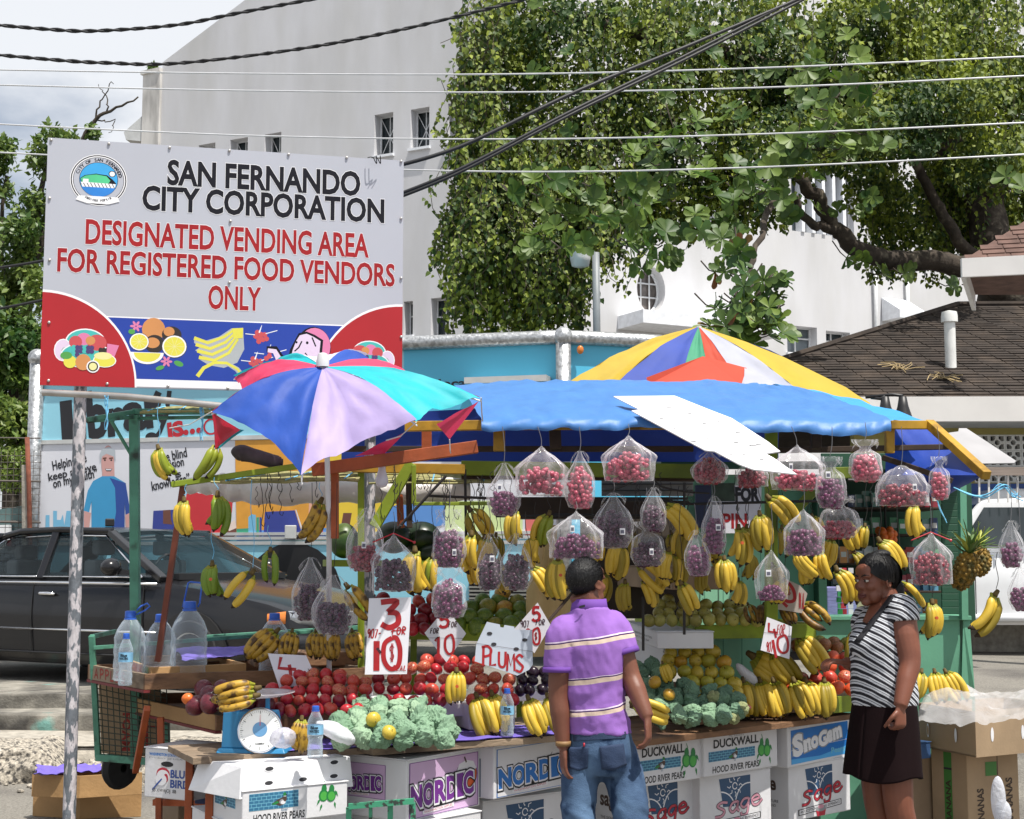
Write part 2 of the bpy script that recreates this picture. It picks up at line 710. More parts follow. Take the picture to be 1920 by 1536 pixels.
m_glass_dark=mat('dark_glass',(0.03,0.04,0.045),rough=0.08,var=0.3,scale=2,spec=0.6)
m_glass_grey=mat('grey_glass',(0.16,0.19,0.21),rough=0.12,var=0.3,scale=1.2,spec=0.6)
m_frame_white=mat('painted_frame',(0.66,0.67,0.68),rough=0.5)
m_sill=mat('sill_paint',(0.78,0.80,0.84),rough=0.6)
bld=thing('white_building','tall white rendered building with a sloping gable edge behind the sign and the tree','building',(0.4,38,PLAZA))
C0=P(1000,900,38);C0=V((C0.x,C0.y,0))
UL=V((-0.88,0.476,0)).normalized()
UR=V((0.8875,0.461,0)).normalized()
NL=V((-UL.y,UL.x,0));NL=NL if NL.y<0 else-NL
NR=V((-UR.y,UR.x,0));NR=NR if NR.y<0 else-NR
def wcoord(px,py,U,N):
 p=PPL(px,py,C0,N)
 return(p-C0).dot(U),p.z
def wall(name,outer,holes,U,N,depth,m,parent,revm=None):
 mb=MB()
 def W(t,z,d=0.0):return C0+U*t+V((0,0,z))-N*d
 loops=[[V((t,z,0))for t,z in outer]]+[[V((t,z,0))for t,z in h]for h in holes]
 flat=[p for l in loops for p in l]
 tri=tessellate_polygon(loops)
 vs=[W(p.x,p.y)for p in flat]
 fs=[]
 for a,b,c in tri:
  n=(vs[b]-vs[a]).cross(vs[c]-vs[a])
  fs.append((a,b,c)if n.dot(N)>0 else(c,b,a))
 mb.add(vs,fs,0)
 for h in holes:
  k=len(h)
  vs=[W(t,z)for t,z in h]+[W(t,z,depth)for t,z in h]
  mb.add(vs,[(i,(i+1)%k,(i+1)%k+k,i+k)for i in range(k)],0)
 return build(mb,name,m,parent)
def winrect(px0,px1,py0,py1,U,N):
 a=wcoord(px0,py0,U,N);b=wcoord(px1,py1,U,N);c=wcoord(px0,py1,U,N);d=wcoord(px1,py0,U,N)
 t0,t1=sorted(((a[0]+c[0])/2,(b[0]+d[0])/2))
 z0,z1=sorted(((b[1]+c[1])/2,(a[1]+d[1])/2))
 return t0,t1,z0,z1
def rect_loop(r):return[(r[0],r[2]),(r[1],r[2]),(r[1],r[3]),(r[0],r[3])]
def window(r,U,N,parent,depth=0.32,bars='cross',gm=None,sill=True,slats=0):
 def W(t,z,d=0.0):return C0+U*t+V((0,0,z))-N*d
 t0,t1,z0,z1=r
 w=MB()
 fw=0.05
 d0=depth-0.06
 for(a,b)in(((t0,z0),(t0,z1)),((t1,z0),(t1,z1)),((t0,z0),(t1,z0)),((t0,z1),(t1,z1))):
  w.bar(W(*a,d0),W(*b,d0),fw,fw)
 if bars=='cross':
  w.bar(W((t0+t1)/2,z0,d0),W((t0+t1)/2,z1,d0),0.025,0.025)
  w.bar(W(t0,z0,d0),W(t1,z1,d0),0.018,0.018)
  w.bar(W(t1,z0,d0),W(t0,z1,d0),0.018,0.018)
 elif bars=='grid':
  w.bar(W((t0+t1)/2,z0,d0),W((t0+t1)/2,z1,d0),0.04,0.04)
  w.bar(W(t0,z0+(z1-z0)*0.6,d0),W(t1,z0+(z1-z0)*0.6,d0),0.04,0.04)
 f=build(w,'window',m_frame_white,parent)
 p=MB()
 p.obox(W(t0,z0,depth+0.02),U*(t1-t0),V((0,0,z1-z0)),-N*0.02)
 build(p,'pane',gm or m_glass_dark,f)
 if sill:
  s_=MB()
  s_.obox(W(t0-0.05,z0-0.09,-0.10),U*(t1-t0+0.1),V((0,0,0.07)),-N*(depth+0.05))
  build(s_,'sill',m_sill,f)
LW=[(702,737,213,290),(770,805,203,276),(840,872,192,262),(496,527,250,322),(431,464,260,332),(372,403,270,340),(757,774,565,628),(808,842,558,640)]
lw=[winrect(*q,UL,NL)for q in LW]
zb=-0.5
tE=wcoord(300,300,UL,NL)[0]
tp=wcoord(268,300,UL,NL)[0]
zA=wcoord(300,118,UL,NL)[1]
tB,zB=wcoord(470,-8,UL,NL)
slope=(zB-zA)/(tE-tB)
outer=[(0,zb),(0,zA+slope*tE),(tE,zA),(tE,zb)]
wall('wall',outer,[rect_loop(r)for r in lw],UL,NL,0.42,m_wall,bld)
for i,r in enumerate(lw):
 window(r,UL,NL,bld,0.40,'cross' if i<6 else 'grid')
pm=MB()
zP=wcoord(275,142,UL,NL)[1]
pm.obox(C0+UL*tE+V((0,0,zb))+NL*0.10,UL*(tp-tE),V((0,0,zP-zb)),-NL*1.2)
build(pm,'pier',m_wallside,bld)
pm=MB()
pm.obox(C0+UL*(tE-0.02)+V((0,0,zP))+NL*0.16,UL*(tp-tE+0.08),V((0,0,0.12)),-NL*1.3)
build(pm,'pier_cap',m_wallside,bld)
em=MB()
e0=P(266,218,44.6);e1=P(232,248,44.6);e2=P(236,262,44.6);e3=P(266,265,44.6)
em.prism([e0,e1,e2,e3],V((0.4,3.0,0)))
build(em,'eave',mat('eave_board',(0.45,0.46,0.46),rough=0.8),bld)
rw_round=wcoord(1221,543,UR,NR)
RW=[(1476,1532,612,662),(1549,1594,622,662),(1484,1600,322,440),(1330,1400,330,420)]
rw=[winrect(*q,UR,NR)for q in RW]
zr_=wcoord(1221,500,UR,NR)[1]-wcoord(1221,543,UR,NR)[1]
round_loop=[(rw_round[0]+zr_*0.72*math.cos(2*math.pi*i/28),rw_round[1]+zr_*math.sin(2*math.pi*i/28))for i in range(28)]
tR=wcoord(2000,500,UR,NR)[0]
outer=[(0,zb),(tR,zb),(tR,24),(0,zA+slope*tE)]
wall('wall',outer,[rect_loop(r)for r in rw]+[round_loop],UR,NR,0.5,m_wall,bld)
window(rw[0],UR,NR,bld,0.4,'grid',m_glass_grey)
window(rw[1],UR,NR,bld,0.4,'grid',m_glass_dark)
for r in rw[2:]:
 window(r,UR,NR,bld,0.3,'none',m_glass_grey,sill=False)
 for k in range(1,6):
  t=r[0]+(r[1]-r[0])*k/6
  lv=MB();lv.obox(C0+UR*(t-0.06)+V((0,0,r[2]))+NR*0.05,UR*0.12,V((0,0,r[3]-r[2])),-NR*0.3)
  build(lv,'louvre',m_sill,bld)
def WR(t,z,d=0.0):return C0+UR*t+V((0,0,z))-NR*d
rf=MB()
ring=[WR(rw_round[0]+zr_*0.70*math.cos(2*math.pi*i/28),rw_round[1]+zr_*0.97*math.sin(2*math.pi*i/28),0.36)for i in range(29)]
rf.tube(ring,0.05,6,caps=False)
for k in(-0.25,0.35):
 h=zr_*math.sqrt(max(0,1-k*k))
 rf.bar(WR(rw_round[0]+zr_*k*.72,rw_round[1]-h,0.36),WR(rw_round[0]+zr_*k*.72,rw_round[1]+h,0.36),0.04)
 rf.bar(WR(rw_round[0]-h*.72,rw_round[1]+zr_*k,0.36),WR(rw_round[0]+h*.72,rw_round[1]+zr_*k,0.36),0.04)
rfo=build(rf,'round_window',m_frame_white,bld)
rp=MB();rp.add([WR(t,z,0.42)for t,z in round_loop],[tuple(range(28))])
build(rp,'pane',mat('curtained_glass',(0.15,0.13,0.12),rough=0.15,var=0.2),rfo)
cp0=wcoord(1158,592,UR,NR);cp1=wcoord(1425,634,UR,NR)
cm=MB();cm.obox(WR(cp0[0],cp0[1]-0.38,-1.3),UR*(cp1[0]-cp0[0]),V((0,0,0.36)),-NR*1.3)
build(cm,'canopy',m_sill,bld)
for(px,py0,py1)in((1643,440,760),(1700,520,640)):
 t,z0_=wcoord(px,py1,UR,NR);z1_=wcoord(px,py0,UR,NR)[1]
 dm=MB();dm.tube([WR(t,z0_,-0.1),WR(t,z1_,-0.1)],0.06,8)
 build(dm,'downpipe',m_frame_white,bld,smooth=True)
hm=MB()
h0=wcoord(1652,558,UR,NR);h1=wcoord(1700,592,UR,NR)
hm.prism([WR(h0[0],h0[1],-0.02),WR(h0[0],h1[1]-0.25,-0.02),WR(h0[0],h1[1]-0.25,-0.8),WR(h0[0],h1[1],-0.8)],UR*(h1[0]-h0[0]))
build(hm,'vent_hood',m_sill,bld)
m_shingle=mat('brown_shingle',(0.034,0.025,0.020),rough=0.95,var=0.35,scale=5,bump=0.6,bscale=90,col2=(0.055,0.040,0.03),thr=0.56,scale2=2.6)
m_shingle_red=mat('reddish_shingle',(0.13,0.075,0.06),rough=0.95,var=0.3,scale=7,bump=0.5,bscale=80)
m_fascia=mat('white_fascia',(0.74,0.72,0.70),rough=0.6,var=0.06,scale=2)
m_olive=mat('olive_wall',(0.32,0.27,0.085),rough=0.85,var=0.08,scale=2,bump=0.2,bscale=50)
m_soffit=mat('soffit',(0.40,0.41,0.42),rough=0.8)
house=thing('shingled_house','low olive walled house with a dark brown shingle roof and white fascia at the right','building',(7,20,PLAZA))
EA=P(1240,748,18.0)
zE=EA.z
EB=V((15.0,18.0-0.3,zE))
RA=P(1795,573,22.5)
RB=V((15.0,22.3,RA.z))
LA=V((EA.x-0.2,27.2,zE))
deck=MB()
deck.add([EA,EB,RB,RA],[(0,1,2,3)])
deck.add([EA,RA,LA],[(0,1,2)])
deck.add([RA,RB,V((15,27.2,zE)),LA],[(0,1,2,3)])
roofo=build(deck,'roof',m_shingle,house)
sh=MB()
EU=(EB-EA).normalized()
SV=(RA-EA)-EU*(RA-EA).dot(EU);SL=SV.length;SVn=SV.normalized()
SN=EU.cross(SVn).normalized()
if SN.z<0:SN=-SN
rowh=0.13
nr=int(SL/rowh)
hipx=(RA-EA).dot(EU)
for r_ in range(nr):
 s0=r_*rowh
 x=hipx*(s0/SL)+0.02+(0.17 if r_%2 else 0)
 while x<(EB-EA).length-0.3 and x<7.2:
  w_=0.32
  lift=0.012+0.012*RND.random()
  a=EA+EU*x+SVn*(s0-0.01)+SN*lift
  b=a+EU*(w_-0.012)
  c=b+SVn*(rowh+0.03)-SN*(lift-0.004)
  d=a+SVn*(rowh+0.03)-SN*(lift-0.004)
  b2,a2=b-SN*(lift+0.002),a-SN*(lift+0.002)
  sh.add([a,b,c,d,a2,b2],[(0,1,2,3),(4,5,1,0)])
  x+=w_
so=build(sh,'shingles',m_shingle,roofo);props(so,kind='stuff')
fm=MB();fm.obox(EA+V((-0.05,-0.09,-0.30)),V((EB.x-EA.x,EB.y-EA.y,0)),V((0,0.06,0)),V((0,0,0.31)))
build(fm,'fascia',m_fascia,house)
fm=MB();fm.obox(EA+V((-0.05,-0.03,-0.30)),V((EB.x-EA.x,EB.y-EA.y,0)),V((0,1.0,0)),V((0,0,0.03)))
build(fm,'soffit',m_soffit,house)
hip=MB();hip.tube([EA.lerp(RA,i/12)+V((0,0,0.02))for i in range(13)],0.05,6)
hip.tube([RA+(RB-RA)*(i/6)+V((0,0,0.02))for i in range(7)],0.05,6)
build(hip,'ridge_cap',m_shingle,house)
HW=18.75
wl=MB()
x0w=P(1600,800,HW).x
zb0,zb1=P(1880,905,HW).z,P(1880,815,HW).z
xb0=P(1826,850,HW).x
wl.obox((x0w,HW,PLAZA-0.1),(14-x0w,0,0),(0,0.2,0),(0,0,zb0-PLAZA+0.1))
wl.obox((x0w,HW,zb1),(14-x0w,0,0),(0,0.2,0),(0,0,zE-zb1-0.27))
wl.obox((x0w,HW,zb0),(xb0-x0w,0,0),(0,0.2,0),(0,0,zb1-zb0))
build(wl,'wall',m_olive,house)
bb=MB()
zbl=P(1880,1000,HW).z
bb.obox((x0w,HW-0.012,zbl),(14-x0w,0,0),(0,0.01,0),(0,0,P(1880,907,HW).z-zbl))
pl_=MB();pl_.obox((x0w,HW-0.03,PLAZA-.1),(14-x0w,0,0),(0,0.028,0),(0,0,zbl-PLAZA+.1));build(pl_,'plinth',m_pave,house)
build(bb,'blue_dado',mat('blue_paint',(0.05,0.10,0.30),rough=0.7,var=0.15,scale=4),house)
m_breeze=mat('breeze_block',(0.66,0.65,0.62),rough=0.85,var=0.08,scale=8)
bs=(zb1-zb0)/3.0
bk=MB()
outer2=[V((-bs/2,-bs/2,0)),V((bs/2,-bs/2,0)),V((bs/2,bs/2,0)),V((-bs/2,bs/2,0))]
hl=[[V((bs*0.17*math.cos(a*math.pi/5),bs*0.17*math.sin(a*math.pi/5),0))for a in range(10)]]
for q in range(4):
 a0=q*math.pi/2
 pts=[]
 for(rr_,aa)in((0.27,-0.42),(0.44,-0.55),(0.60,0.0),(0.44,0.55),(0.27,0.42)):
  ang=a0+math.pi/4+aa
  pts.append(V((bs*min(rr_,0.58)*math.cos(ang),bs*min(rr_,0.58)*math.sin(ang),0)))
 hl.append(pts)
loops=[outer2]+hl
flat=[p for l in loops for p in l]
tri=tessellate_polygon(loops)
TH=0.12
fv=[(p.x,0,p.y)for p in flat];bv=[(p.x,TH,p.y)for p in flat]
bk.add(fv,[(a,b,c)for a,b,c in tri]);bk.add(bv,[(c,b,a)for a,b,c in tri])
base=0
for l in loops:
 k=len(l)
 bk.add([(p.x,0,p.y)for p in l]+[(p.x,TH,p.y)for p in l],[(i,(i+1)%k,(i+1)%k+k,i+k)for i in range(k)])
bkm=mesh_of(bk,'breeze_block',m_breeze)
nb=int((P(1960,850,HW).x-xb0)/bs)+1
for r_ in range(3):
 for c_ in range(nb):
  place_copy(bkm,'breeze_block',house,V((xb0+bs*(c_+0.5),HW+0.01,zb0+bs*(r_+0.5)))-OFF[house.name],scale=0.985)
bkd=MB();bkd.obox((xb0,HW+0.9,zb0-0.2),(6,0,0),(0,0.02,0),(0,0,1.2));build(bkd,'inner_wall',mat('dim_inner',(0.10,0.10,0.11)),house)
rl=MB()
rl.bar(P(1770,884,17.6),P(1990,884,17.6),0.07,0.10)
build(rl,'rail',mat('grey_timber',(0.27,0.22,0.19),rough=0.8,var=0.2,scale=9,stretch=(0.4,4,4)),house)
for i in range(12):
 bl=MB();bl.bar(P(1800+18*i,884,17.62),P(1800+18*i,942,17.62),0.02,0.02);build(bl,'baluster',m_fascia,house)
vp=P(1783,690,20.0)
def on_roof(px,py):
 return PPL(px,py,EA,SN)
q0=on_roof(1783,690)
vt=MB()
vt.lathe([(0.075,-0.1),(0.075,0.62),(0.11,0.62),(0.11,0.70),(0.10,0.76),(0.02,0.78)],q0,14)
vto=build(vt,'vent_pipe',mat('white_pvc',(0.75,0.75,0.73),rough=0.4),loc=q0,smooth=True,angle=40)
props(vto,'white capped vent pipe standing up out of the brown shingle roof','vent pipe')
for nm,(px,py),lab in(('dry_frond',(1690,695),'tangle of dry straw lying on the brown roof left of the vent pipe'),('dry_frond',(1765,712),'dry straw lying at the foot of the white vent pipe')):
 c=on_roof(px,py)
 tw=MB()
 for i in range(16):
  a=RND.random()*6.28;l=0.1+0.22*RND.random()
  p0=c+EU*(RND.random()-0.5)*0.18+SVn*(RND.random()-0.5)*0.14+SN*0.03
  p1=p0+EU*math.cos(a)*l*0.5+SVn*math.sin(a)*l*0.5+SN*0.04
  p2=p0+EU*math.cos(a+0.4)*l+SVn*math.sin(a+0.4)*l+SN*0.02
  tw.tube([p0,p1,p2],0.006,4)
 props(build(tw,nm,mat('dry_straw',(0.36,0.27,0.14),rough=0.9),loc=c),lab,'dry leaves')
ur=thing('gabled_porch_roof','small reddish brown shingle roof corner with white fascia at the far right','roof',P(1900,520,15.5))
u0=P(1806,488,15.0);u1=V((6.35,14.6,u0.z));u2=V((u0.x+.75,17.0,u0.z));uap=P(1975,380,15.9)
um=MB();um.add([u0,u1,uap],[(0,1,2)]);um.add([u0,uap,u2],[(0,1,2)]);um.add([u0,u2,V((6.35,17,u0.z)),u1],[(0,1,2,3)])
build(um,'roof',m_shingle_red,ur)
um=MB()
d_=(u1-u0);dn=d_.normalized();un=(uap-u0)-dn*(uap-u0).dot(dn);ul=un.length;unn=un.normalized();unr=dn.cross(unn)
if unr.z<0:unr=-unr
hx=(uap-u0).dot(dn)
for r_ in range(int(ul/0.12)):
 s0=r_*0.12;x=hx*s0/ul+(0.12 if r_%2 else 0.02)
 while x<1.5:
  a=u0+dn*x+unn*(s0-0.01)+unr*0.018
  um.add([a,a+dn*0.22,a+dn*0.22+unn*0.14-unr*0.014,a+unn*0.14-unr*0.014,a-unr*0.02,a+dn*0.22-unr*0.02],[(0,1,2,3),(4,5,1,0)])
  x+=0.235
props(build(um,'shingles',m_shingle_red,ur),kind='stuff')
um=MB();um.obox(u0+V((-0.03,-0.05,-0.19)),d_,(0,0.05,0),(0,0,0.2));um.obox(u0+V((-0.03,0.0,-0.19)),(0.05,0,0),u2-u0,(0,0,0.2))
build(um,'fascia',m_fascia,ur)
um=MB();um.obox((6.0,16.2,PLAZA),(0.18,0,0),(0,0.18,0),(0,0,u0.z-PLAZA-0.2));build(um,'post',m_fascia,ur)
def leaf_mesh(name,pts,dirs,ups,sizes,tints,mats,shape='oval',mats_i=None):
 """many small folded leaves in one mesh (numpy)"""
 n=len(pts)
 if shape=='oval':
  T=np.array([(0,0,0),(0.28,0.45,0.05),(0,1.0,-0.06),(-0.28,0.45,0.05),(0,0.5,-0.03)])
  Fc=[(0,1,4),(1,2,4),(2,3,4),(3,0,4)]
 elif shape=='heart':
  T=np.array([(0,0.05,0),(0.36,0.22,0.07),(0.26,0.62,0.03),(0,1.0,-0.12),(-0.26,0.62,0.03),(-0.36,0.22,0.07)])
  Fc=[(0,1,2),(0,2,3),(0,3,4),(0,4,5)]
 else:
  T=np.array([(0,0,0),(0.20,0.45,0.02),(0.33,0.78,0.05),(0.16,1.0,-0.03),(-0.16,1.0,-0.03),(-0.33,0.78,0.05),(-0.20,0.45,0.02),(0,0.6,-0.05)])
  Fc=[(0,1,7),(1,2,7),(2,3,7),(3,4,7),(4,5,7),(5,6,7),(6,0,7)]
 D=dirs/np.linalg.norm(dirs,axis=1,keepdims=True)
 X=np.cross(D,ups);X/=np.linalg.norm(X,axis=1,keepdims=True)+1e-9
 N=np.cross(X,D)
 k=len(T)
 vs=pts[:,None,:]+sizes[:,None,None]*(T[None,:,0:1]*X[:,None,:]+T[None,:,1:2]*D[:,None,:]+T[None,:,2:3]*N[:,None,:])
 vs=vs.reshape(-1,3)
 fc=np.array(Fc)[None,:,:]+(np.arange(n)*k)[:,None,None]
 fc=fc.reshape(-1,3)
 me=bpy.data.meshes.new(name)
 me.vertices.add(len(vs));me.vertices.foreach_set('co',vs.ravel())
 me.loops.add(fc.size);me.loops.foreach_set('vertex_index',fc.ravel().astype(np.int32))
 nf=len(fc)
 me.polygons.add(nf)
 me.polygons.foreach_set('loop_start',np.arange(0,fc.size,3,dtype=np.int32))
 me.polygons.foreach_set('loop_total',np.full(nf,3,dtype=np.int32))
 at=me.attributes.new('tint','FLOAT','POINT')
 at.data.foreach_set('value',np.repeat(tints,k).astype(np.float32))
 me.materials.append(mats)
 me.update(calc_edges=True)
 return me
NPR=np.random.default_rng(5)
def in_blobs(blobs,n):
 """sample points in ellipsoids, biased to the shell"""
 vol=np.array([b[3]*b[4]*b[5]for b in blobs])**0.72
 pick=NPR.choice(len(blobs),n,p=vol/vol.sum())
 B=np.array([[b[0],b[1],b[2],b[3],b[4],b[5]]for b in blobs])[pick]
 d=NPR.normal(size=(n,3));d/=np.linalg.norm(d,axis=1,keepdims=True)
 r=NPR.random(n)**0.38
 p=B[:,:3]+d*r[:,None]*B[:,3:]
 IN_R[:]=[r]
 return p,d
IN_R=[]
def pblob(px,py,rx,ry,Y,ryd):
 c=P(px,py,Y);k=Y/F
 return(c.x,c.y,c.z,rx*k,ryd,ry*k)
ml_vine=leaf_mat('vine_leaf',(0.026,0.066,0.009),(0.31,0.37,0.035),0.6)
ml_almond=leaf_mat('almond_leaf',(0.028,0.080,0.014),(0.18,0.26,0.04),0.5)
ml_rust=leaf_mat('rusty_leaf',(0.16,0.10,0.02),(0.22,0.06,0.015),0.45)
ml_left=leaf_mat('bright_leaf',(0.055,0.12,0.02),(0.20,0.26,0.05))
ml_hedge=leaf_mat('hedge_leaf',(0.09,0.16,0.03),(0.22,0.27,0.05))
m_bark=mat('bark',(0.050,0.038,0.028),rough=0.95,var=0.4,scale=9,bump=1.0,bscale=26,col2=(0.16,0.135,0.10),thr=0.64,scale2=5)
m_stem=mat('vine_stem',(0.09,0.07,0.045),rough=0.9)
def limb(mb,pts,r0,r1,seed=0.0,sub=6,wob=0.05):
 out=[]
 for i in range(len(pts)-1):
  for j in range(sub):
   t=j/sub
   out.append(V(pts[i]).lerp(V(pts[i+1]),t))
 out.append(V(pts[-1]))
 n=len(out)
 q=[]
 for i,p in enumerate(out):
  q.append(p+V((fbm(i*0.35,seed),fbm(i*0.35,seed+7),fbm(i*0.35,seed+13)))*wob)
 mb.tube(q,[r0+(r1-r0)*i/(n-1)+0.06*r0*fbm(i*0.6,seed+3)for i in range(n)],10)
 return q
tree=thing('almond_tree','huge old spreading tree with dark limbs, big glossy leaves and curtains of vine','tree',P(1875,600,24.5))
tb=MB()
limb(tb,[P(1885,760,24.5),P(1880,600,24.5),P(1878,530,24.5),P(1850,420,24.8),P(1830,250,25),P(1820,60,25.2),P(1815,-150,25.4)],0.48,0.22,1,wob=0.12)
limb(tb,[P(1890,560,24.3),P(1840,505,23.9),P(1760,490,23.4),P(1660,488,23.0),P(1600,465,22.6),P(1560,420,22.4),P(1530,370,22.2),P(1500,335,22),P(1470,300,21.8)],0.21,0.075,2,wob=0.07)
limb(tb,[P(1565,430,22.4),P(1530,425,22.2),P(1500,400,22),P(1492,372,21.9)],0.08,0.05,4)
limb(tb,[P(1850,500,24.4),P(1800,455,24.2),P(1765,400,24.1),P(1735,340,24),P(1705,280,23.9),P(1690,150,23.8),P(1680,0,23.7)],0.12,0.05,3,wob=0.06)
limb(tb,[P(1900,560,24.7),P(1950,420,25),P(1990,200,25),P(2000,-50,25)],0.35,0.2,5,wob=0.1)
limb(tb,[P(1880,360,24.6),P(1700,200,23.5),P(1450,130,23),P(1200,60,22.8),P(1000,20,22.5)],0.28,0.06,6,wob=0.15)
limb(tb,[P(1850,200,24.8),P(1700,50,24),P(1500,-60,23.5)],0.22,0.1,7)
build(tb,'trunk',m_bark,tree,smooth=True)
vb=[]
for(px,py,rx,ry,Y,dp)in[(960,60,70,120,22.4,1.2),(1060,90,130,130,22.8,1.6),(1240,80,150,140,23,1.8),(1430,80,150,130,23,1.8),(1620,60,150,120,23,1.6),(1800,70,130,140,23.5,1.8),(1900,160,100,160,24.2,1.6),(1000,230,110,120,22.6,1.2),(1150,250,140,110,23,1.5),(1330,240,140,110,23,1.5),(1500,200,130,100,23,1.4),(1640,220,110,110,23.2,1.4),(1780,260,100,130,24.5,1.2),(1880,330,80,110,25.3,0.8),(940,340,85,90,22.2,1.0),(1060,370,110,95,22.4,1.2),(1200,350,110,80,22.6,1.2),(1350,330,100,70,22.6,1.1),(915,460,72,85,22.0,0.9),(1020,480,85,85,22.2,1.0),(1120,440,70,60,22.2,0.9),(905,560,66,66,22.0,0.8),(1000,570,80,60,22.2,0.9),(1075,560,45,55,22.2,0.7),(1650,250,120,80,20.8,1.2),(1500,260,110,70,20.4,1.0),(1780,180,120,90,21.0,1.2),(1850,300,80,80,21.6,1.0),(1280,400,120,50,22.4,.9),(1420,390,90,45,22.4,.9),(1560,300,90,60,23,1),(1560,150,120,90,22.5,1.2),(1840,300,110,150,26,.8),(1780,400,80,90,25.8,.6),(1900,420,50,120,26,.6),(1730,120,120,110,22.6,1.2),(890,300,50,60,22,.8),(905,150,40,60,22,.8),(870,420,40,50,21.8,.6),(1650,360,70,60,24.0,0.8),(1700,440,55,40,24.2,0.6),(1840,450,60,60,25.2,0.6)]:
 vb.append(pblob(px,py,rx,ry,Y,dp))
pts,dd=in_blobs(vb,165000)
shell=IN_R[0]
keep=np.array([fbm(p[0]*1.5,p[1]*1.5,p[2]*1.5)>(0.07 if shell[i]>.80 else-0.02 if shell[i]>.66 else-0.22)for i,p in enumerate(pts)])
pts=pts[keep];n=len(pts)
dirs=NPR.normal(size=(n,3))*0.5+np.array([0,-0.25,-0.75])
ups=NPR.normal(size=(n,3))*0.6+np.array([0.2,-0.5,0.8])
cl=np.array([fbm(p[0]*0.8,p[2]*0.8,p[1]*0.8+5)for p in pts])
tints=np.clip(0.30+0.75*cl+0.26*NPR.normal(size=n),0,1)
me=leaf_mesh('vine_foliage',pts,dirs,ups,0.065+0.055*NPR.random(n),tints,ml_vine,'heart')
me.transform(Matrix.Translation(-OFF[tree.name]))
o=place_copy(me,'vine_foliage',tree);props(o,kind='stuff')
sp,sd,su,ss,stt=[],[],[],[],[]
sm=MB()
def strand(px,py0,py1,Y,sway=0.1):
 a,b=P(px,py0,Y),P(px+RND.uniform(-14,14),py1,Y)
 L=(a-b).length
 k=max(4,int(L/0.07))
 q=[]
 ph=RND.random()*10
 for i in range(k+1):
  p=a.lerp(b,i/k)+V((sway*fbm(i*0.11,ph),sway*fbm(i*0.11,ph+5),0))
  q.append(p)
  for _ in range(1+(RND.random()<0.55)):
   sp.append(p+V((RND.uniform(-.05,.05),RND.uniform(-.05,.05),RND.uniform(-.03,.03))))
   sd.append((RND.uniform(-.9,.9),RND.uniform(-.9,.4),-0.8))
   su.append((RND.uniform(-.5,.5),-0.7,0.6))
   ss.append(0.06+0.06*RND.random())
   stt.append(min(1,max(0,0.35+0.3*RND.gauss(0,1))))
 sm.tube(q[::3]+[q[-1]],0.006,3,caps=False)
for i in range(120):
 px=RND.uniform(838,1110)
 top=RND.uniform(200,480)if px>880 else RND.uniform(330,500)
 bot=RND.uniform(560,650)if px<1090 else RND.uniform(500,640)
 strand(px,top,bot,RND.uniform(21.3,22.6))
for i in range(60):
 px=RND.uniform(858,950);strand(px,RND.uniform(-40,200),RND.uniform(200,420),RND.uniform(21.2,22.4),.22)
for i in range(34):
 px=RND.uniform(1740,1915);strand(px,RND.uniform(180,330),RND.uniform(400,510),RND.uniform(24.8,26))
for i in range(40):
 px=RND.uniform(1120,1480);strand(px,RND.uniform(250,380),RND.uniform(400,480),RND.uniform(21.8,22.8))
for i in range(95):
 px=RND.uniform(1620,1850);strand(px,RND.uniform(280,400),RND.uniform(420,535),RND.uniform(24.4,25.6))
for i in range(40):
 px=RND.uniform(1000,1900);strand(px,RND.uniform(-60,80),RND.uniform(150,330),RND.uniform(20.9,21.8),0.16)
for i in range(70):
 px=RND.uniform(825,1190);strand(px,RND.uniform(180,420),RND.uniform(430,610)if px<1110 else RND.uniform(420,560),RND.uniform(20.6,21.5),.3)
for i in range(40):
 px=RND.uniform(845,925);y=RND.uniform(20,420);strand(px,y,y+RND.uniform(60,160),RND.uniform(21,22),.45)
for i in range(5):
 strand(RND.uniform(802,835),RND.uniform(400,440),RND.uniform(470,500),21.6)
props(build(sm,'vine_stems',m_stem,tree),kind='stuff')
me=leaf_mesh('hanging_vine',np.array([tuple(p)for p in sp]),np.array(sd),np.array(su),np.array(ss),np.array(stt),ml_vine,'heart')
me.transform(Matrix.Translation(-OFF[tree.name]))
props(place_copy(me,'hanging_vine',tree),kind='stuff')
def leaf_single(seed,m,tint):
 rr=random.Random(seed)
 mb=MB()
 prof=[(0.0,0.02),(0.15,0.06),(0.4,0.14),(0.65,0.22),(0.85,0.245),(0.96,0.16),(1.0,0.05)]
 vs,fs=[],[]
 for(t,w)in prof:
  bend=-0.22*t*t
  vs+=[(-w,t,bend+0.06*w+0.03*rr.uniform(-1,1)),(0,t,bend-0.03),(w,t,bend+0.06*w+0.03*rr.uniform(-1,1))]
 for i in range(len(prof)-1):
  a=i*3
  fs+=[(a,a+1,a+4,a+3),(a+1,a+2,a+5,a+4)]
 mb.add(vs,fs)
 me=mesh_of(mb,'almond_leaf',m,smooth=True)
 at=me.attributes.new('tint','FLOAT','POINT')
 at.data.foreach_set('value',np.full(len(vs),tint,dtype=np.float32))
 return me
singles=[leaf_single(i,ml_almond,t)for i,t in enumerate((0.0,0.1,0.3,0.55,0.9))]
rusts=[leaf_single(20+i,ml_rust,t)for i,t in enumerate((0.1,0.8))]
ros=[]
def cluster(px0,px1,py0,py1,n,Y0,Y1,big=True):
 for _ in range(int(n*1.5)):
  ros.append((P(RND.uniform(px0,px1),RND.uniform(py0,py1),RND.uniform(Y0,Y1)),big))
cluster(1340,1400,440,520,7,16.5,17.5);cluster(1390,1470,500,600,11,16.0,17);cluster(1330,1400,560,620,7,16,16.8);cluster(1430,1480,560,640,7,16,16.8);cluster(1380,1425,610,650,5,16,16.8)
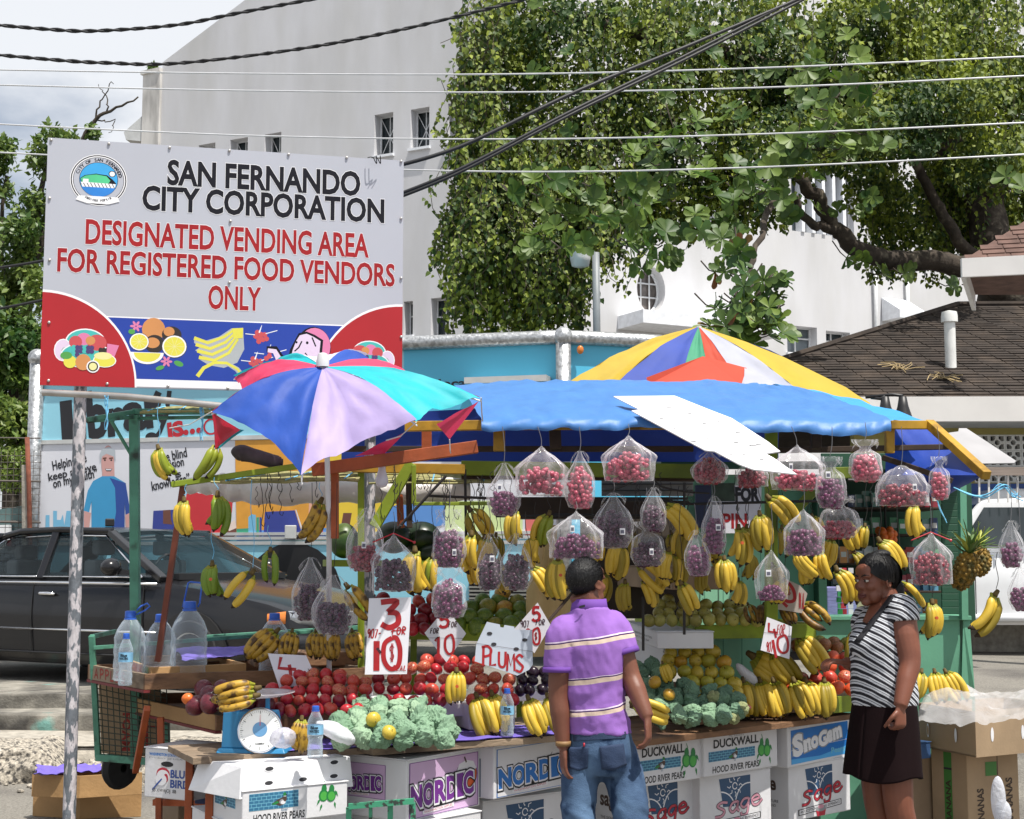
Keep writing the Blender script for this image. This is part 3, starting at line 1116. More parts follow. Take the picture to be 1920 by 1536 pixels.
cluster(1180,1260,440,520,8,18,19);cluster(1110,1300,330,440,16,18,19.5);cluster(1300,1500,300,440,20,17.5,19.5);cluster(1450,1560,250,340,12,18,19.5)
cluster(1480,1660,160,300,24,17.5,19);cluster(1180,1320,220,330,12,18,19.5);cluster(960,1110,330,480,14,19,20.5);cluster(1880,1930,320,360,3,17,18)
cluster(1500,1640,90,170,8,18,19);cluster(1770,1830,520,545,2,22,23);cluster(1580,1620,480,510,2,20,21);cluster(1650,1740,500,540,3,22,23)
cnt=0
mp_,md_,mu_,msz,mt_=[],[],[],[],[]
tw=MB()
for(c,big)in ros:
 ax=V((RND.uniform(-.7,.7),RND.uniform(-1.0,0.1),RND.uniform(-0.2,0.9))).normalized()
 s1=ax.cross(V((0.3,0.2,1))).normalized();s2=ax.cross(s1)
 k=RND.randint(6,9)
 rust=RND.random()<0.12
 tint=RND.random()
 tw.tube([c-ax*0.22+V((0,0.06,0.16)),c-ax*0.1+V((0,0,.03)),c],[0.010,0.009,0.007],5,caps=False)
 for i in range(k):
  a=2*math.pi*i/k+RND.uniform(-.25,.25)
  d=(s1*math.cos(a)+s2*math.sin(a)+ax*RND.uniform(0.1,0.6)).normalized()
  size=RND.uniform(0.14,0.215)
  if cnt<300:
   y=d;z=(ax-d*ax.dot(d)).normalized();x=y.cross(z)
   M4=Matrix((x,y,z)).transposed().to_4x4()
   me=RND.choice(rusts)if(rust and RND.random()<0.22)else singles[min(4,max(0,int(tint*3+RND.random()*2)))]
   o=place_copy(me,'almond_leaf',tree,c-OFF[tree.name],M4.to_euler(),size)
   cnt+=1
  else:
   mp_.append(tuple(c));md_.append(tuple(d));mu_.append(tuple(ax));msz.append(size);mt_.append(min(1,max(0,tint*.7+RND.uniform(-.1,.3))))
for _ in range(110):
 px,py=RND.uniform(960,1700),RND.uniform(-20,430)
 if py>430-abs(px-1350)*0.1:continue
 c=P(px,py,RND.uniform(20,22.4));ax=V((RND.uniform(-.7,.7),RND.uniform(-1,0),RND.uniform(-0.2,.9))).normalized()
 s1=ax.cross(V((0.3,0.2,1))).normalized();s2=ax.cross(s1);tint=RND.random()**1.5
 for i in range(7):
  a=0.9*i+RND.uniform(-.2,.2)
  mp_.append(tuple(c));md_.append(tuple(s1*math.cos(a)+s2*math.sin(a)+ax*RND.uniform(.1,.6)));mu_.append(tuple(ax));msz.append(RND.uniform(.12,.19));mt_.append(min(1,max(0,tint*.7+RND.uniform(-.1,.25))))
props(build(tw,'twigs',m_bark,tree),kind='stuff')
me=leaf_mesh('almond_leaves',np.array(mp_),np.array(md_),np.array(mu_),np.array(msz),np.array(mt_),ml_almond,'obovate')
me.transform(Matrix.Translation(-OFF[tree.name]))
props(place_copy(me,'almond_leaves',tree),kind='stuff')
dbm=MB()
limb(dbm,[P(1470,320,19),P(1430,420,17.8),P(1410,500,17.0),P(1425,560,16.6),P(1450,610,16.4)],0.05,0.015,9,wob=0.1)
limb(dbm,[P(1410,500,17.0),P(1380,550,16.6),P(1350,600,16.4)],0.022,0.01,10)
build(dbm,'bough',m_bark,tree,smooth=True)
def leafy_tree(label,blobs,n,m,trunk,size,up=0.3,name='leafy_tree',cat='tree',shape='oval',thr=-0.08,fr=1.4):
 base=V((trunk[0][0].x,trunk[0][0].y,PLAZA))
 t=thing(name,label,cat,base)
 mb=MB()
 for k,(pts,r0,r1)in enumerate([(tr[:-2],tr[-2],tr[-1])for tr in trunk]):
  limb(mb,list(pts),r0,r1,20+k,wob=0.08)
 build(mb,'trunk',m_bark,t,smooth=True)
 p,d=in_blobs(blobs,n)
 keep=np.array([fbm(q[0]*fr,q[1]*fr,q[2]*fr)>thr for q in p])
 p=p[keep];k=len(p)
 dirs=NPR.normal(size=(k,3))*0.7+np.array([0,-0.2,-0.35])
 ups=NPR.normal(size=(k,3))*0.6+np.array([0.1,-0.4,0.9])
 cl=np.array([fbm(q[0]*1.1,q[2]*1.1,q[1])for q in p])
 tn=np.clip(0.4+0.5*cl+0.22*NPR.normal(size=k),0,1)
 me=leaf_mesh('crown',p,dirs,ups,size[0]+(size[1]-size[0])*NPR.random(k),tn,m,shape)
 me.transform(Matrix.Translation(-OFF[t.name]))
 props(place_copy(me,'crown',t),kind='stuff')
 return t
YL=24
leafy_tree('feathery green tree rising behind the left edge of the sign',[pblob(70,420,45,70,YL,1.0),pblob(20,480,60,70,YL,1.0),pblob(75,300,30,35,YL,.7),pblob(110,262,40,22,YL,.7),pblob(60,560,60,70,YL,1.0),pblob(-20,560,60,80,YL,1),pblob(10,290,26,40,YL,.6),pblob(-15,345,36,40,YL,.6),pblob(175,250,12,16,YL,.3),pblob(200,300,80,20,YL,.5)],15000,ml_left,[(P(40,1000,YL),P(40,700,YL),P(60,450,YL),P(90,300,YL),0.16,0.03),(P(40,650,YL),P(0,480,YL),P(10,330,YL),0.08,0.02),(P(60,500,YL),P(160,250,YL),P(195,210,YL),P(262,184,YL),0.06,0.012),(P(170,240,YL),P(190,190,YL),P(212,152,YL),0.02,0.006),(P(200,208,YL),P(200,180,YL),P(183,160,YL),0.014,0.005),(P(180,225,YL),P(215,225,YL),P(205,250,YL),0.012,0.005)],(0.09,0.16),fr=2.0)
leafy_tree('dense dark green tree under the feathery one at the left edge',[pblob(40,660,70,60,22,1.0),pblob(-10,700,60,60,22,1),pblob(60,720,50,40,22,.8),pblob(20,610,50,40,22,.8)],9000,ml_almond,[(P(20,1000,22),P(20,800,22),P(30,640,22),0.14,0.04)],(0.12,0.19),fr=1.6)
leafy_tree('bright yellow green bush above the clipped hedge at the left',[pblob(30,800,60,45,20,.7),pblob(-10,780,60,40,20,.7),pblob(70,840,40,30,20,.5)],7000,ml_hedge,[(P(30,1000,20),P(30,850,20),P(35,800,20),0.06,0.02)],(0.08,0.14),name='bush',cat='bush',fr=2.2)
hb=[pblob(20+30*i,880,40,45,19.5,.4)for i in range(-2,4)]
leafy_tree('clipped hedge behind the wire mesh fence at the left',hb,9000,ml_hedge,[(P(20,1000,19.5),P(20,920,19.5),P(25,880,19.5),0.05,0.02)],(0.05,0.09),name='hedge',cat='hedge',thr=-0.2,fr=2.5)
leafy_tree('small weed sprouting on top of the white building pier',[pblob(290,128,10,7,44.8,.15)],70,ml_left,[(P(283,142,44.8),P(288,130,44.8),P(292,124,44.8),0.02,0.01)],(0.14,0.22),name='sprouting_weed',cat='plant',thr=-1)
m_tyre=mat('tyre_rubber',(0.018,0.018,0.019),rough=0.85,var=0.2,scale=20)
m_rim=mat('alloy',(0.55,0.56,0.58),rough=0.3,metal=0.9)
m_chrome=mat('chrome',(0.8,0.8,0.82),rough=0.12,metal=1.0,var=0.02)
m_black=mat('black_trim',(0.012,0.012,0.013),rough=0.45)
def wheel(parent,c,axis,r=0.31,w=0.2):
 axis=V(axis).normalized()
 t=MB()
 t.lathe([(r*0.62,-w/2),(r*0.9,-w/2),(r*0.98,-w*0.38),(r,-w*0.2),(r,w*0.2),(r*0.98,w*0.38),(r*0.9,w/2),(r*0.62,w/2)],c,28,axis=axis)
 wh=build(t,'wheel',m_tyre,parent,smooth=True,angle=40)
 rm=MB()
 rm.lathe([(0.02,w*0.42),(r*0.2,w*0.44),(r*0.28,w*0.36),(r*0.55,w*0.40),(r*0.64,w*0.5),(r*0.64,-w*0.4)],c,20,axis=axis)
 build(rm,'rim',m_rim,wh,smooth=True,angle=40)
 return wh
def frame3(h):
 h=V((h[0],h[1],0)).normalized()
 return h,V((-h.y,h.x,0)),V((0,0,1))
m_carbody=mat('charcoal_car_paint',(0.012,0.012,0.014),rough=0.25,var=0.05,spec=0.35,coat=0.2,bump=0.0)
m_carglass=bpy.data.materials.new('tinted_car_glass');m_carglass.use_nodes=True
_t=m_carglass.node_tree;_b=_t.nodes['Principled BSDF'];_b.inputs['Base Color'].default_value=(0.05,0.065,0.075,1);_b.inputs['Roughness'].default_value=0.03
_tr=_t.nodes.new('ShaderNodeBsdfTransparent');_tr.inputs[0].default_value=(0.72,0.80,0.82,1);_m=_t.nodes.new('ShaderNodeMixShader')
_lw=_t.nodes.new('ShaderNodeLayerWeight');_lw.inputs['Blend'].default_value=0.25
_ma=_t.nodes.new('ShaderNodeMath');_ma.operation='MULTIPLY_ADD';_ma.inputs[1].default_value=0.7;_ma.inputs[2].default_value=0.14;_ma.use_clamp=True
_t.links.new(_lw.outputs['Fresnel'],_ma.inputs[0]);_t.links.new(_ma.outputs[0],_m.inputs[0]);_t.links.new(_tr.outputs[0],_m.inputs[1]);_t.links.new(_b.outputs[0],_m.inputs[2])
_t.links.new(_m.outputs[0],_t.nodes['Material Output'].inputs[0])
m_seat=mat('grey_upholstery',(0.22,0.22,0.22),rough=0.9,var=0.15)
def car(name,label,cat,C,head,sc,body_m,z0,spec):
 """spec: side profile of the lower body, glasshouse stations, wheels"""
 fw,lf,up=frame3(head)
 t=thing(name,label,cat,V((C[0],C[1],z0)))
 def W(x,y,z):return V((C[0],C[1],z0))+(fw*x+lf*y+up*z)*sc
 mb=MB()
 rings=[]
 for(x,zt,hw,zb_)in spec['body']:
  belt=zt
  half=[(hw*0.90,zb_),(hw*0.985,zb_+0.10),(hw,(zb_+belt)*0.52),(hw*0.985,belt-0.10),(hw*0.93,belt-0.025),(hw*0.80,belt),(hw*0.4,belt+0.012),(0,belt+0.018)]
  ring=[W(x,-y,z)for y,z in half]+[W(x,y,z)for y,z in half[::-1][1:]]
  rings.append(ring)
 n=len(rings[0])
 b0=len(mb.v)
 for r in rings:mb.v.extend([tuple(p)for p in r])
 for i in range(len(rings)-1):
  for j in range(n):
   a=b0+i*n+j;b=b0+i*n+(j+1)%n
   mb.f.append((a,b,b+n,a+n));mb.m.append(0)
 mb.f.append(tuple(range(b0,b0+n)));mb.m.append(0)
 mb.f.append(tuple(b0+(len(rings)-1)*n+j for j in reversed(range(n))));mb.m.append(0)
 body=build(mb,'body',body_m,t,smooth=True,angle=32)
 for(x,side,r)in spec['wheels']:
  ar=MB()
  hw=spec['hw']
  pts=[W(x+1.22*r*math.cos(a),side*(hw+0.004),r*0.96+1.22*r*math.sin(a))for a in[math.pi*(i/14)*1.16-0.25 for i in range(15)]]
  ar.prism(pts,lf*(-side)*0.25*sc)
  build(ar,'wheel_arch',m_black,t)
  wheel(t,W(x,side*(hw-0.09),r),lf*side,r*sc,0.21*sc)
 return t,W,body
fwx=math.cos(rad(30));fwy=-math.sin(rad(30))
sed_body=[(2.36,0.60,0.62,0.30),(2.30,0.70,0.76,0.22),(2.10,0.77,0.83,0.20),(1.6,0.86,0.865,0.20),(1.05,0.93,0.875,0.20),(0.6,0.955,0.88,0.20),(-0.6,0.965,0.88,0.20),(-1.5,0.97,0.87,0.20),(-1.95,0.965,0.85,0.22),(-2.28,0.93,0.80,0.28),(-2.36,0.80,0.74,0.32)]
SC_C=(-3.72,14.65)
sedan,WC,sb=car('saloon_car','dark charcoal saloon car with chrome window trim parked on the raised lot behind the stall','car',SC_C,(fwx,fwy),1.10,m_carbody,PLAZA-0.04,dict(body=sed_body,hw=0.875,wheels=[(1.38,-1,.315),(1.38,1,.315),(-1.36,-1,.315),(-1.36,1,.315)]))
def gh(x,y,z):return WC(x,y,z)
base={'ws':(1.02,.80),'a':(0.78,.835),'r':(-1.62,.80),'rw':(-1.95,.72)}
roof_pts=[(0.16,.60),(-0.30,.625),(-0.85,.62),(-1.10,.59)]
zr=1.37;zb_=0.955
rm=MB()
def froof(u,v):
 x=0.20+(-1.16-0.20)*u
 y=-0.64+1.28*v
 return gh(x,y*(1-0.06*abs(u-0.4)),zr+0.035*(1-(2*v-1)**2)-0.05*(2*u-0.9)**2)
rm.grid(froof,10,10)
rm.grid(lambda u,v:froof(u,v)-V((0,0,0.035)),10,10,flip=True)
build(rm,'roof',m_carbody,sedan,smooth=True)
for s in(-1,1):
 A=gh(1.0,s*.80,zb_-.02);B=gh(0.20,s*.615,zr-.03);Cc=gh(-1.16,s*.60,zr-.05);D=gh(-1.80,s*.76,zb_)
 pm=MB()
 pm.bar(A,B,0.09,0.06)
 pm.tube([gh(0.22,s*.62,zr-.02),gh(-0.4,s*.645,zr),gh(-0.9,s*.635,zr-.01),gh(-1.2,s*.61,zr-.06)],0.035,6)
 pm.bar(gh(-1.16,s*.60,zr-.04),gh(-1.86,s*.76,zb_-.02),0.16,0.05)
 pm.bar(gh(-0.42,s*.835,zb_-.02),gh(-0.44,s*.64,zr-.02),0.09,0.05)
 build(pm,'pillar',m_carbody,sedan,bevel=0.01)
 for nm,q in(('front_window',[(0.80,.835,zb_),(-0.38,.838,zb_),(-0.40,.645,zr-.05),(0.16,.63,zr-.06)]),('rear_window',[(-0.47,.838,zb_),(-1.32,.825,zb_),(-1.02,.625,zr-.07),(-0.47,.642,zr-.05)]),('quarter_window',[(-1.37,.82,zb_),(-1.66,.79,zb_),(-1.15,.61,zr-.09),(-1.07,.62,zr-.08)])):
  wm=MB();vs=[gh(x,s*(y+0.004),z)for x,y,z in q]
  wm.add(vs,[(0,1,2,3)if s>0 else(3,2,1,0)])
  wo_=build(wm,nm,m_carglass,sedan)
  cm=MB();cm.tube(vs[2:]if nm!='rear_window' else vs[2:],0.010,5);cm.tube([vs[0],vs[1]],0.009,5)
  cm.tube([vs[1],vs[2]]if nm=='quarter_window' else[vs[3],vs[0]]if nm=='front_window' else[vs[2],vs[3]],0.010,5)
  build(cm,'trim',m_chrome,wo_,smooth=True)
 st=MB()
 st.tube([gh(1.0,s*.872,zb_-.055),gh(-0.4,s*.892,zb_-.05),gh(-1.7,s*.868,zb_-.05)],0.012,6)
 build(st,'belt_trim',m_chrome,sedan,smooth=True)
 for zz,r_ in((0.50,0.012),(0.30,0.010)):
  st=MB();st.tube([gh(1.0,s*.879,zz),gh(-0.95,s*.888,zz)],r_,6)
  build(st,'side_moulding',m_chrome if zz>.4 else m_black,sedan,smooth=True)
 for x in(0.86,-0.46,-1.30):
  sm_=MB();sm_.tube([gh(x,s*.882,0.28),gh(x-.01,s*.886,0.6),gh(x-.01,s*.866,zb_-.06)],0.006,4)
  build(sm_,'door_seam',m_black,sedan)
 for x in(-0.28,-1.12):
  hd=MB();hd.ell(gh(x,s*.888,0.80),(0.10,0.10,0.022),12,6)
  hd2=MB();hd2.tube([gh(x+.1,s*.89,.805),gh(x+.04,s*.905,.81),gh(x-.06,s*.905,.81),gh(x-.11,s*.89,.805)],[.012,.018,.018,.01],8)
  build(hd2,'door_handle',m_chrome,sedan,smooth=True)
 mr=MB()
 mr.ell(gh(0.62,s*1.02,1.04),(0.10,0.13,0.085),14,8)
 mr.bar(gh(0.68,s*.84,0.99),gh(0.64,s*.96,1.0),0.06,0.05)
 build(mr,'wing_mirror',m_carbody,sedan,smooth=True,angle=50)
wm=MB();wm.add([gh(1.04,-.78,zb_-.01),gh(1.04,.78,zb_-.01),gh(0.21,.59,zr),gh(0.21,-.59,zr)],[(0,1,2,3)])
build(wm,'windscreen',m_carglass,sedan)
wm=MB();wm.add([gh(-1.88,-.72,zb_),gh(-1.88,.72,zb_),gh(-1.18,.57,zr-.03),gh(-1.18,-.57,zr-.03)],[(3,2,1,0)])
build(wm,'back_window',m_carglass,sedan)
im=MB()
for(x,z1)in((0.05,1.12),(-0.95,1.08)):
 for y in(-.38,.38):
  im.box(gh(x-.14,y,.85),(0.16,0.46,0.55),M3=Matrix.Rotation(rad(-30),3,'Z'))
  im.box(gh(x-.18,y,z1+.09),(0.10,0.24,0.15),M3=Matrix.Rotation(rad(-30),3,'Z'))
build(im,'seats',m_seat,sedan,bevel=0.03)
im=MB();im.bar(gh(0.95,-.7,.96),gh(0.95,.7,.96),0.3,0.06);im.tube([gh(0.62+.03*math.sin(a),-.36+.17*math.cos(a),1.0+.15*math.sin(a))for a in[k*.45 for k in range(15)]],.014,6,caps=False)
build(im,'dashboard',m_black,sedan)
lm=MB()
def lampq(y0,y1,z0_,z1_,x):return[gh(x-.10*abs(y0),y0,z0_),gh(x-.10*abs(y1),y1,z0_),gh(x-.03-.10*abs(y1),y1,z1_),gh(x-.03-.10*abs(y0),y0,z1_)]
m_lamp=mat('headlamp_glass',(0.35,0.37,0.40),rough=0.08,var=0.25,scale=14,metal=0.5)
m_amber=mat('amber_lens',(0.55,0.17,0.03),rough=0.15)
for s in(-1,1):
 hm=MB();hm.tube([gh(2.36,s*.36,.63),gh(2.33,s*.55,.63),gh(2.24,s*.70,.63)],.075,10)
 hl_=build(hm,'headlamp',m_lamp,sedan,smooth=True,angle=60)
 hm=MB();hm.tube([gh(2.24,s*.715,.63),gh(2.12,s*.80,.63)],[.072,.05],10)
 build(hm,'indicator',m_amber,hl_,smooth=True,angle=60)
gm=MB();gm.bar(gh(2.36,-.32,.62),gh(2.36,.32,.62),.05,.13);build(gm,'grille',m_chrome,sedan,bevel=.01)
gm=MB();gm.tube([gh(2.15,-.86,.42),gh(2.33,-.72,.42),gh(2.43,0,.42),gh(2.33,.72,.42),gh(2.15,.86,.42)],.11,10);build(gm,'bumper',m_carbody,sedan,smooth=True)
bx=MB();bx.box(gh(-.35,-.1,zr+.075),(.09,.09,.08),rz=.3);build(bx,'roof_aerial_base',m_black,sedan,bevel=.01)
m_tb=mat('sky_blue_panel',hexc('8ec9dc'),rough=0.45,var=0.05,scale=1.5)
m_tb2=mat('bright_blue_panel',hexc('4fb0d2'),rough=0.4,var=0.05,scale=1.5)
m_tw=mat('white_panel',hexc('d6d7de'),rough=0.45,var=0.04,scale=1.5)
m_tred=mat('red_print',hexc('b31f2c'),rough=0.5)
m_tor=mat('orange_print',hexc('d89a3a'),rough=0.5)
m_ink=mat('black_print',(0.012,0.012,0.016),rough=0.5)
m_plate=mat('diamond_plate',(0.44,0.45,0.46),rough=0.42,metal=0.7,var=0.4,scale=24,bump=1.0,bscale=24)
truck=thing('library_truck','mobile library truck with blue and white printed side panels behind the dark car','truck',(-2.6,17,PLAZA))
TL=P(75,665,17.7);TL=V((TL.x,TL.y,0));TR=P(1058,625,16.0);TR=V((TR.x,TR.y,0))
TU=(TR-TL).normalized();TN=V((TU.y,-TU.x,0));TW=(TR-TL).length
TN=TN if TN.y<0 else-TN
zT=P(75,665,17.7).z
def TP(px,py):
 p=PPL(px,py,TL,TN);return(p-TL).dot(TU),p.z
zTrim=TP(400,826)[1];zTr2=TP(500,1012)[1];zBot=TP(500,1150)[1]
bd=MB()
bd.obox(TL+V((0,0,zTrim)),TU*TW,-TN*2.4,V((0,0,zT-zTrim)),0)
bd.obox(TL+V((0,0,zTr2)),TU*TW,-TN*2.4,V((0,0,zTrim-zTr2)),1)
bd.obox(TL+V((0,0,zBot)),TU*TW,-TN*2.4,V((0,0,zTr2-zBot)),0)
build(bd,'body',[m_tb,m_tw],truck)
tE2=P(1240,633,16.35);tE2=V((tE2.x,tE2.y,0))
cp_=MB();cp_.obox(TR+V((0,0,zBot)),tE2-TR,-TN*2.2,V((0,0,zT-zBot)));build(cp_,'cab_panel',m_tb2,truck)
tr_=MB()
tr_.tube([TL+V((0,0,zT-.05))+TN*.05+TU*(TW*i/24)for i in range(25)],.08,8)
build(tr_,'top_rail',m_plate,truck,smooth=True)
tr_=MB();tr_.tube([TR+V((0,0,zT-.05))+TN*.05+(tE2-TR)*(i/8)for i in range(9)],.08,8);build(tr_,'top_rail',m_plate,truck,smooth=True)
for c in(TL,TR):
 tr_=MB();tr_.ell(c+V((0,0,zT-.05))+TN*.05,.115,14,8)
 build(tr_,'corner_cap',m_plate,truck,smooth=True)
 tr_=MB();tr_.tube([c+V((0,0,zBot))+TN*.05,c+V((0,0,zT))+TN*.05],.088,10);build(tr_,'corner_post',m_plate,truck,smooth=True)
m_alu=mat('brushed_trim',(0.62,0.62,0.60),rough=0.4,metal=0.6,var=0.1)
for z,h in((zTrim,.05),(zTr2+.05,.035),(zTr2,.035),(zTr2-.06,.04)):
 tr_=MB();tr_.obox(TL+V((0,0,z))+TN*.02,TU*TW,-TN*.03,V((0,0,h)));build(tr_,'side_trim',m_alu,truck)
al=MB();al.ell(P(1088,656,15.95),(.04,.03,.05),10,6);build(al,'marker_light',m_amber,truck,smooth=True)
aw=MB();a0=TP(882,709);a1=TP(1034,716);aw.obox(TL+TU*a0[0]+V((0,0,a1[1]-.02))+TN*.25,TU*(a1[0]-a0[0]),-TN*.25,V((0,0,.07)));build(aw,'awning_case',m_alu,truck)
bp0=TP(770,640);bp1=TP(1040,760)
pr=Print(TL,TU,V((0,0,1)),step=.0003,base=.003)
def tp(px,py):return TP(px,py)
pr.poly([tp(758,652),tp(1044,645),tp(1044,820),tp(758,822)],m_tb2)
def prpoly(pts,m):pr.poly([tp(*q)for q in pts],m)
def ttext(s,px,py,hpx,wpx,m,rot=0,bold=0.02,shear=0):
 x,z=tp(px,py);x1,z1=tp(px+wpx,py);h=tp(px,py-hpx)[1]-z
 pr.text(s,x,z,h,m,w=(x1-x),bold=bold,rot=rot,shear=shear)
for ch,px,py,hh,ww,rr in(('l',122,828,72,12,6),('i',148,826,60,11,4),('b',170,820,82,32,8),('r',206,816,46,26,6),('a',236,806,46,36,6),('r',278,800,46,26,8)):
 ttext(ch,px,py,hh,ww,m_ink,rot=rr,bold=.04)
pr.line([tp(298,735),tp(286,760),tp(296,775),tp(308,790)],.09,m_ink)
pr.line([tp(318,733),tp(312,780),tp(300,810),tp(290,822)],.06,m_ink,w2=.05)
ttext('\u201c',104,742,10,14,m_ink);pr.ellipse(*tp(284,820),.08,.06,m_ink)
ttext('IS',318,820,26,26,m_tred,rot=8,bold=.05)
for i in range(3):pr.ellipse(*tp(349+12*i,811-2*i),.034,.034,m_tred)
pr.line(arcpts(*tp(396,800),.09,0,330,14),.022,m_tred);ttext('ur local',786,728,15,92,m_ink,bold=.03)
ttext('Helping me',100,882,17,64,m_ink,rot=12,bold=.02);ttext('keep an eye',92,902,14,90,m_ink,rot=11,bold=.02);ttext('on my health\u201d',101,915,16,84,m_ink,rot=12,bold=.02)
ttext('the blind',300,868,17,52,m_ink,rot=11,bold=.02);ttext('vision',314,880,15,32,m_ink,rot=11,bold=.02);ttext('is',330,896,12,10,m_ink,rot=11,bold=.02);ttext('knowledge\u201d',286,920,17,72,m_ink,rot=11,bold=.02)
m_p={k:mat('print_'+k,hexc(c),rough=.5,var=.03)for k,c in dict(skin='c99a95',grey='aeb6bd',teal='3b94c4',navy='2a4a96',darkblue='33408f',city='74b4d6',brown='6b4338',red='c43038',cream='e6d3c8',green='3f9c7c',lilac='9aa5d8',yellow='e2c33c',peach='e0a98e',lime='cfe0a0',sky='5c8fd0',salmon='d7706b').items()}
prpoly([(85,1006),(86,966),(93,966),(93,990),(100,990),(100,958),(107,958),(107,975),(114,975),(118,965),(121,985),(125,958),(133,958),(133,975),(150,970),(160,980),(165,1006)],m_p['city'])
prpoly([(192,862),(214,862),(215,895),(206,908),(192,895)],m_p['skin'])
pr.ellipse(*tp(202,866),.085,.20,m_p['skin']);pr.poly([tp(*q)for q in[(188,870),(187,852),(192,842),(205,838),(216,844),(217,866),(213,856),(200,851),(192,856)]],m_p['grey'])
prpoly([(197,879),(211,879),(208,884),(200,884)],m_ink);prpoly([(198,879.5),(210,879.5),(208,882),(200,882)],m_tw)
for ex in(197,209):pr.line([tp(ex-4,860),tp(ex+3,859)],.02,m_p['brown']);pr.ellipse(*tp(ex,863),.013,.010,m_ink)
prpoly([(192,893),(214,893),(236,906),(243,950),(244,962),(236,966),(234,940),(234,998),(172,998),(172,940),(166,966),(157,958),(165,920),(175,902)],m_p['teal'])
prpoly([(206,896),(236,906),(243,950),(244,962),(236,966),(234,940),(234,998),(200,996),(214,985),(218,960),(216,915)],m_p['navy'])
prpoly([(158,958),(171,962),(166,1000),(157,1000)],m_p['skin']);prpoly([(235,966),(243,962),(242,1000),(237,1000)],m_p['skin'])
prpoly([(288,958),(340,955),(340,995),(286,995)],m_p['darkblue']);prpoly([(306,957),(320,956),(321,975),(324,984),(306,982)],m_p['brown'])
prpoly([(352,915),(372,925),(420,930),(437,935),(435,960),(424,1012),(330,1000),(345,960)],m_p['red'])
prpoly([(418,1006),(424,990),(443,985),(444,1002),(430,1014),(418,1012)],m_p['brown']);prpoly([(424,985),(441,975),(444,990),(430,996)],m_p['cream'])
prpoly([(441,826),(610,822),(760,820),(760,1012),(444,1014)],m_p['yellow']);prpoly([(441,826),(610,822),(612,1012),(444,1014)],m_tor)
prpoly([(444,996),(612,990),(612,1012),(444,1014)],m_p['sky']);prpoly([(444,992),(475,990),(475,998),(444,1000)],m_p['green'])
prpoly([(466,970),(472,964),(480,966),(480,1012),(466,1012)],m_p['city']);prpoly([(481,970),(486,970),(486,1012),(481,1012)],m_p['green']);prpoly([(487,970),(491,970),(491,1012),(487,1012)],m_p['navy'])
prpoly([(497,960),(553,957),(570,1012),(494,1012)],m_p['darkblue']);prpoly([(554,956),(556,956),(574,1012),(571,1012)],m_tw)
prpoly([(580,930),(604,960),(606,1004),(578,1004)],m_p['peach']);prpoly([(584,990),(606,990),(606,1004),(580,1004)],m_p['red'])
prpoly([(714,960),(760,940),(835,945),(835,985),(750,995),(714,985)],m_p['sky']);prpoly([(835,940),(980,938),(980,1010),(835,1010)],m_p['lime'])
prpoly([(985,935),(1015,935),(1015,1008),(985,1008)],m_p['salmon']);prpoly([(644,962),(660,962),(656,985),(640,985)],m_p['brown'])
pr.build('printed_panels',truck)
ar=MB();wx,wz=tp(548,1110)
ar.prism([TL+TU*(wx+.62*math.cos(a))+V((0,0,wz-.05+.62*math.sin(a)))+TN*.012 for a in[math.pi*i/12 for i in range(13)]],-TN*.3);build(ar,'wheel_arch',m_black,truck)
wheel(truck,TL+TU*wx+V((0,0,PLAZA+.48))-TN*.12,TN,.48,.3)
wheel(truck,TL+TU*(wx-3.2)+V((0,0,PLAZA+.48))-TN*.12,TN,.48,.3)
for(a,b,c,d)in((880,1090,918,1160),(935,1090,995,1160)):
 v0=tp(a,d);v1=tp(c,b)
 vm=MB();vm.obox(TL+TU*v0[0]+V((0,0,v0[1]))+TN*.008,TU*(v1[0]-v0[0]),-TN*.006,V((0,0,v1[1]-v0[1])),0)
 k=10
 for i in range(k):vm.obox(TL+TU*v0[0]+V((0,0,v0[1]+(v1[1]-v0[1])*(i+.2)/k))+TN*.03,TU*(v1[0]-v0[0]),-TN*.02,V((0,0,.02)),1)
 build(vm,'vent_grille',[m_black,mat('grey_vent',(.22,.22,.20),rough=.6)],truck)
lt=MB();q=P(545,998,16.75);lt.box(q,(.13,.08,.16));build(lt,'work_light',m_alu,truck,bevel=.01)
m_cw=mat('white_car_paint',(0.74,0.75,0.77),rough=0.25,var=0.03,coat=0.6)
suv_body=[(2.3,.95,.72,.42),(2.2,1.05,.82,.36),(1.6,1.12,.88,.34),(1.0,1.16,.90,.34),(-1,1.16,.90,.34),(-2.1,1.16,.88,.36),(-2.25,1.1,.82,.42)]
Yv=18.2
xv=P(1816,1000,Yv).x
suv,WS,_=car('white_van','white high roofed vehicle parked on the road behind the right end of the stall','van',(xv+.95,Yv+.6),(-1,0.06),1.10,m_cw,gz(7,18),dict(body=suv_body,hw=.90,wheels=[(1.45,1,.36),(-1.4,1,.36)]))
sm_=MB()
sm_.rings([[WS(x,y,z)for x,y,z in((1.22,-.8,1.15),(-2.2,-.8,1.15),(-2.2,.8,1.15),(1.22,.8,1.15))],[WS(x,y,z)for x,y,z in((.72,-.68,1.72),(-2.1,-.68,1.72),(-2.1,.68,1.72),(.72,.68,1.72))],[WS(x,y,z)for x,y,z in((.55,-.6,1.88),(-2.0,-.6,1.88),(-2.0,.6,1.88),(.55,.6,1.88))]])
build(sm_,'cab',m_cw,suv,bevel=.04)
for q in([(.98,.775,1.22),(.02,.79,1.22),(.02,.70,1.66),(.68,.70,1.66)],[(-.08,.79,1.22),(-1.1,.79,1.22),(-1.1,.70,1.66),(-.08,.70,1.66)]):
 wm=MB();wm.add([WS(x,y+.02,z)for x,y,z in q],[(0,1,2,3)]);build(wm,'side_window',m_glass_dark,suv)
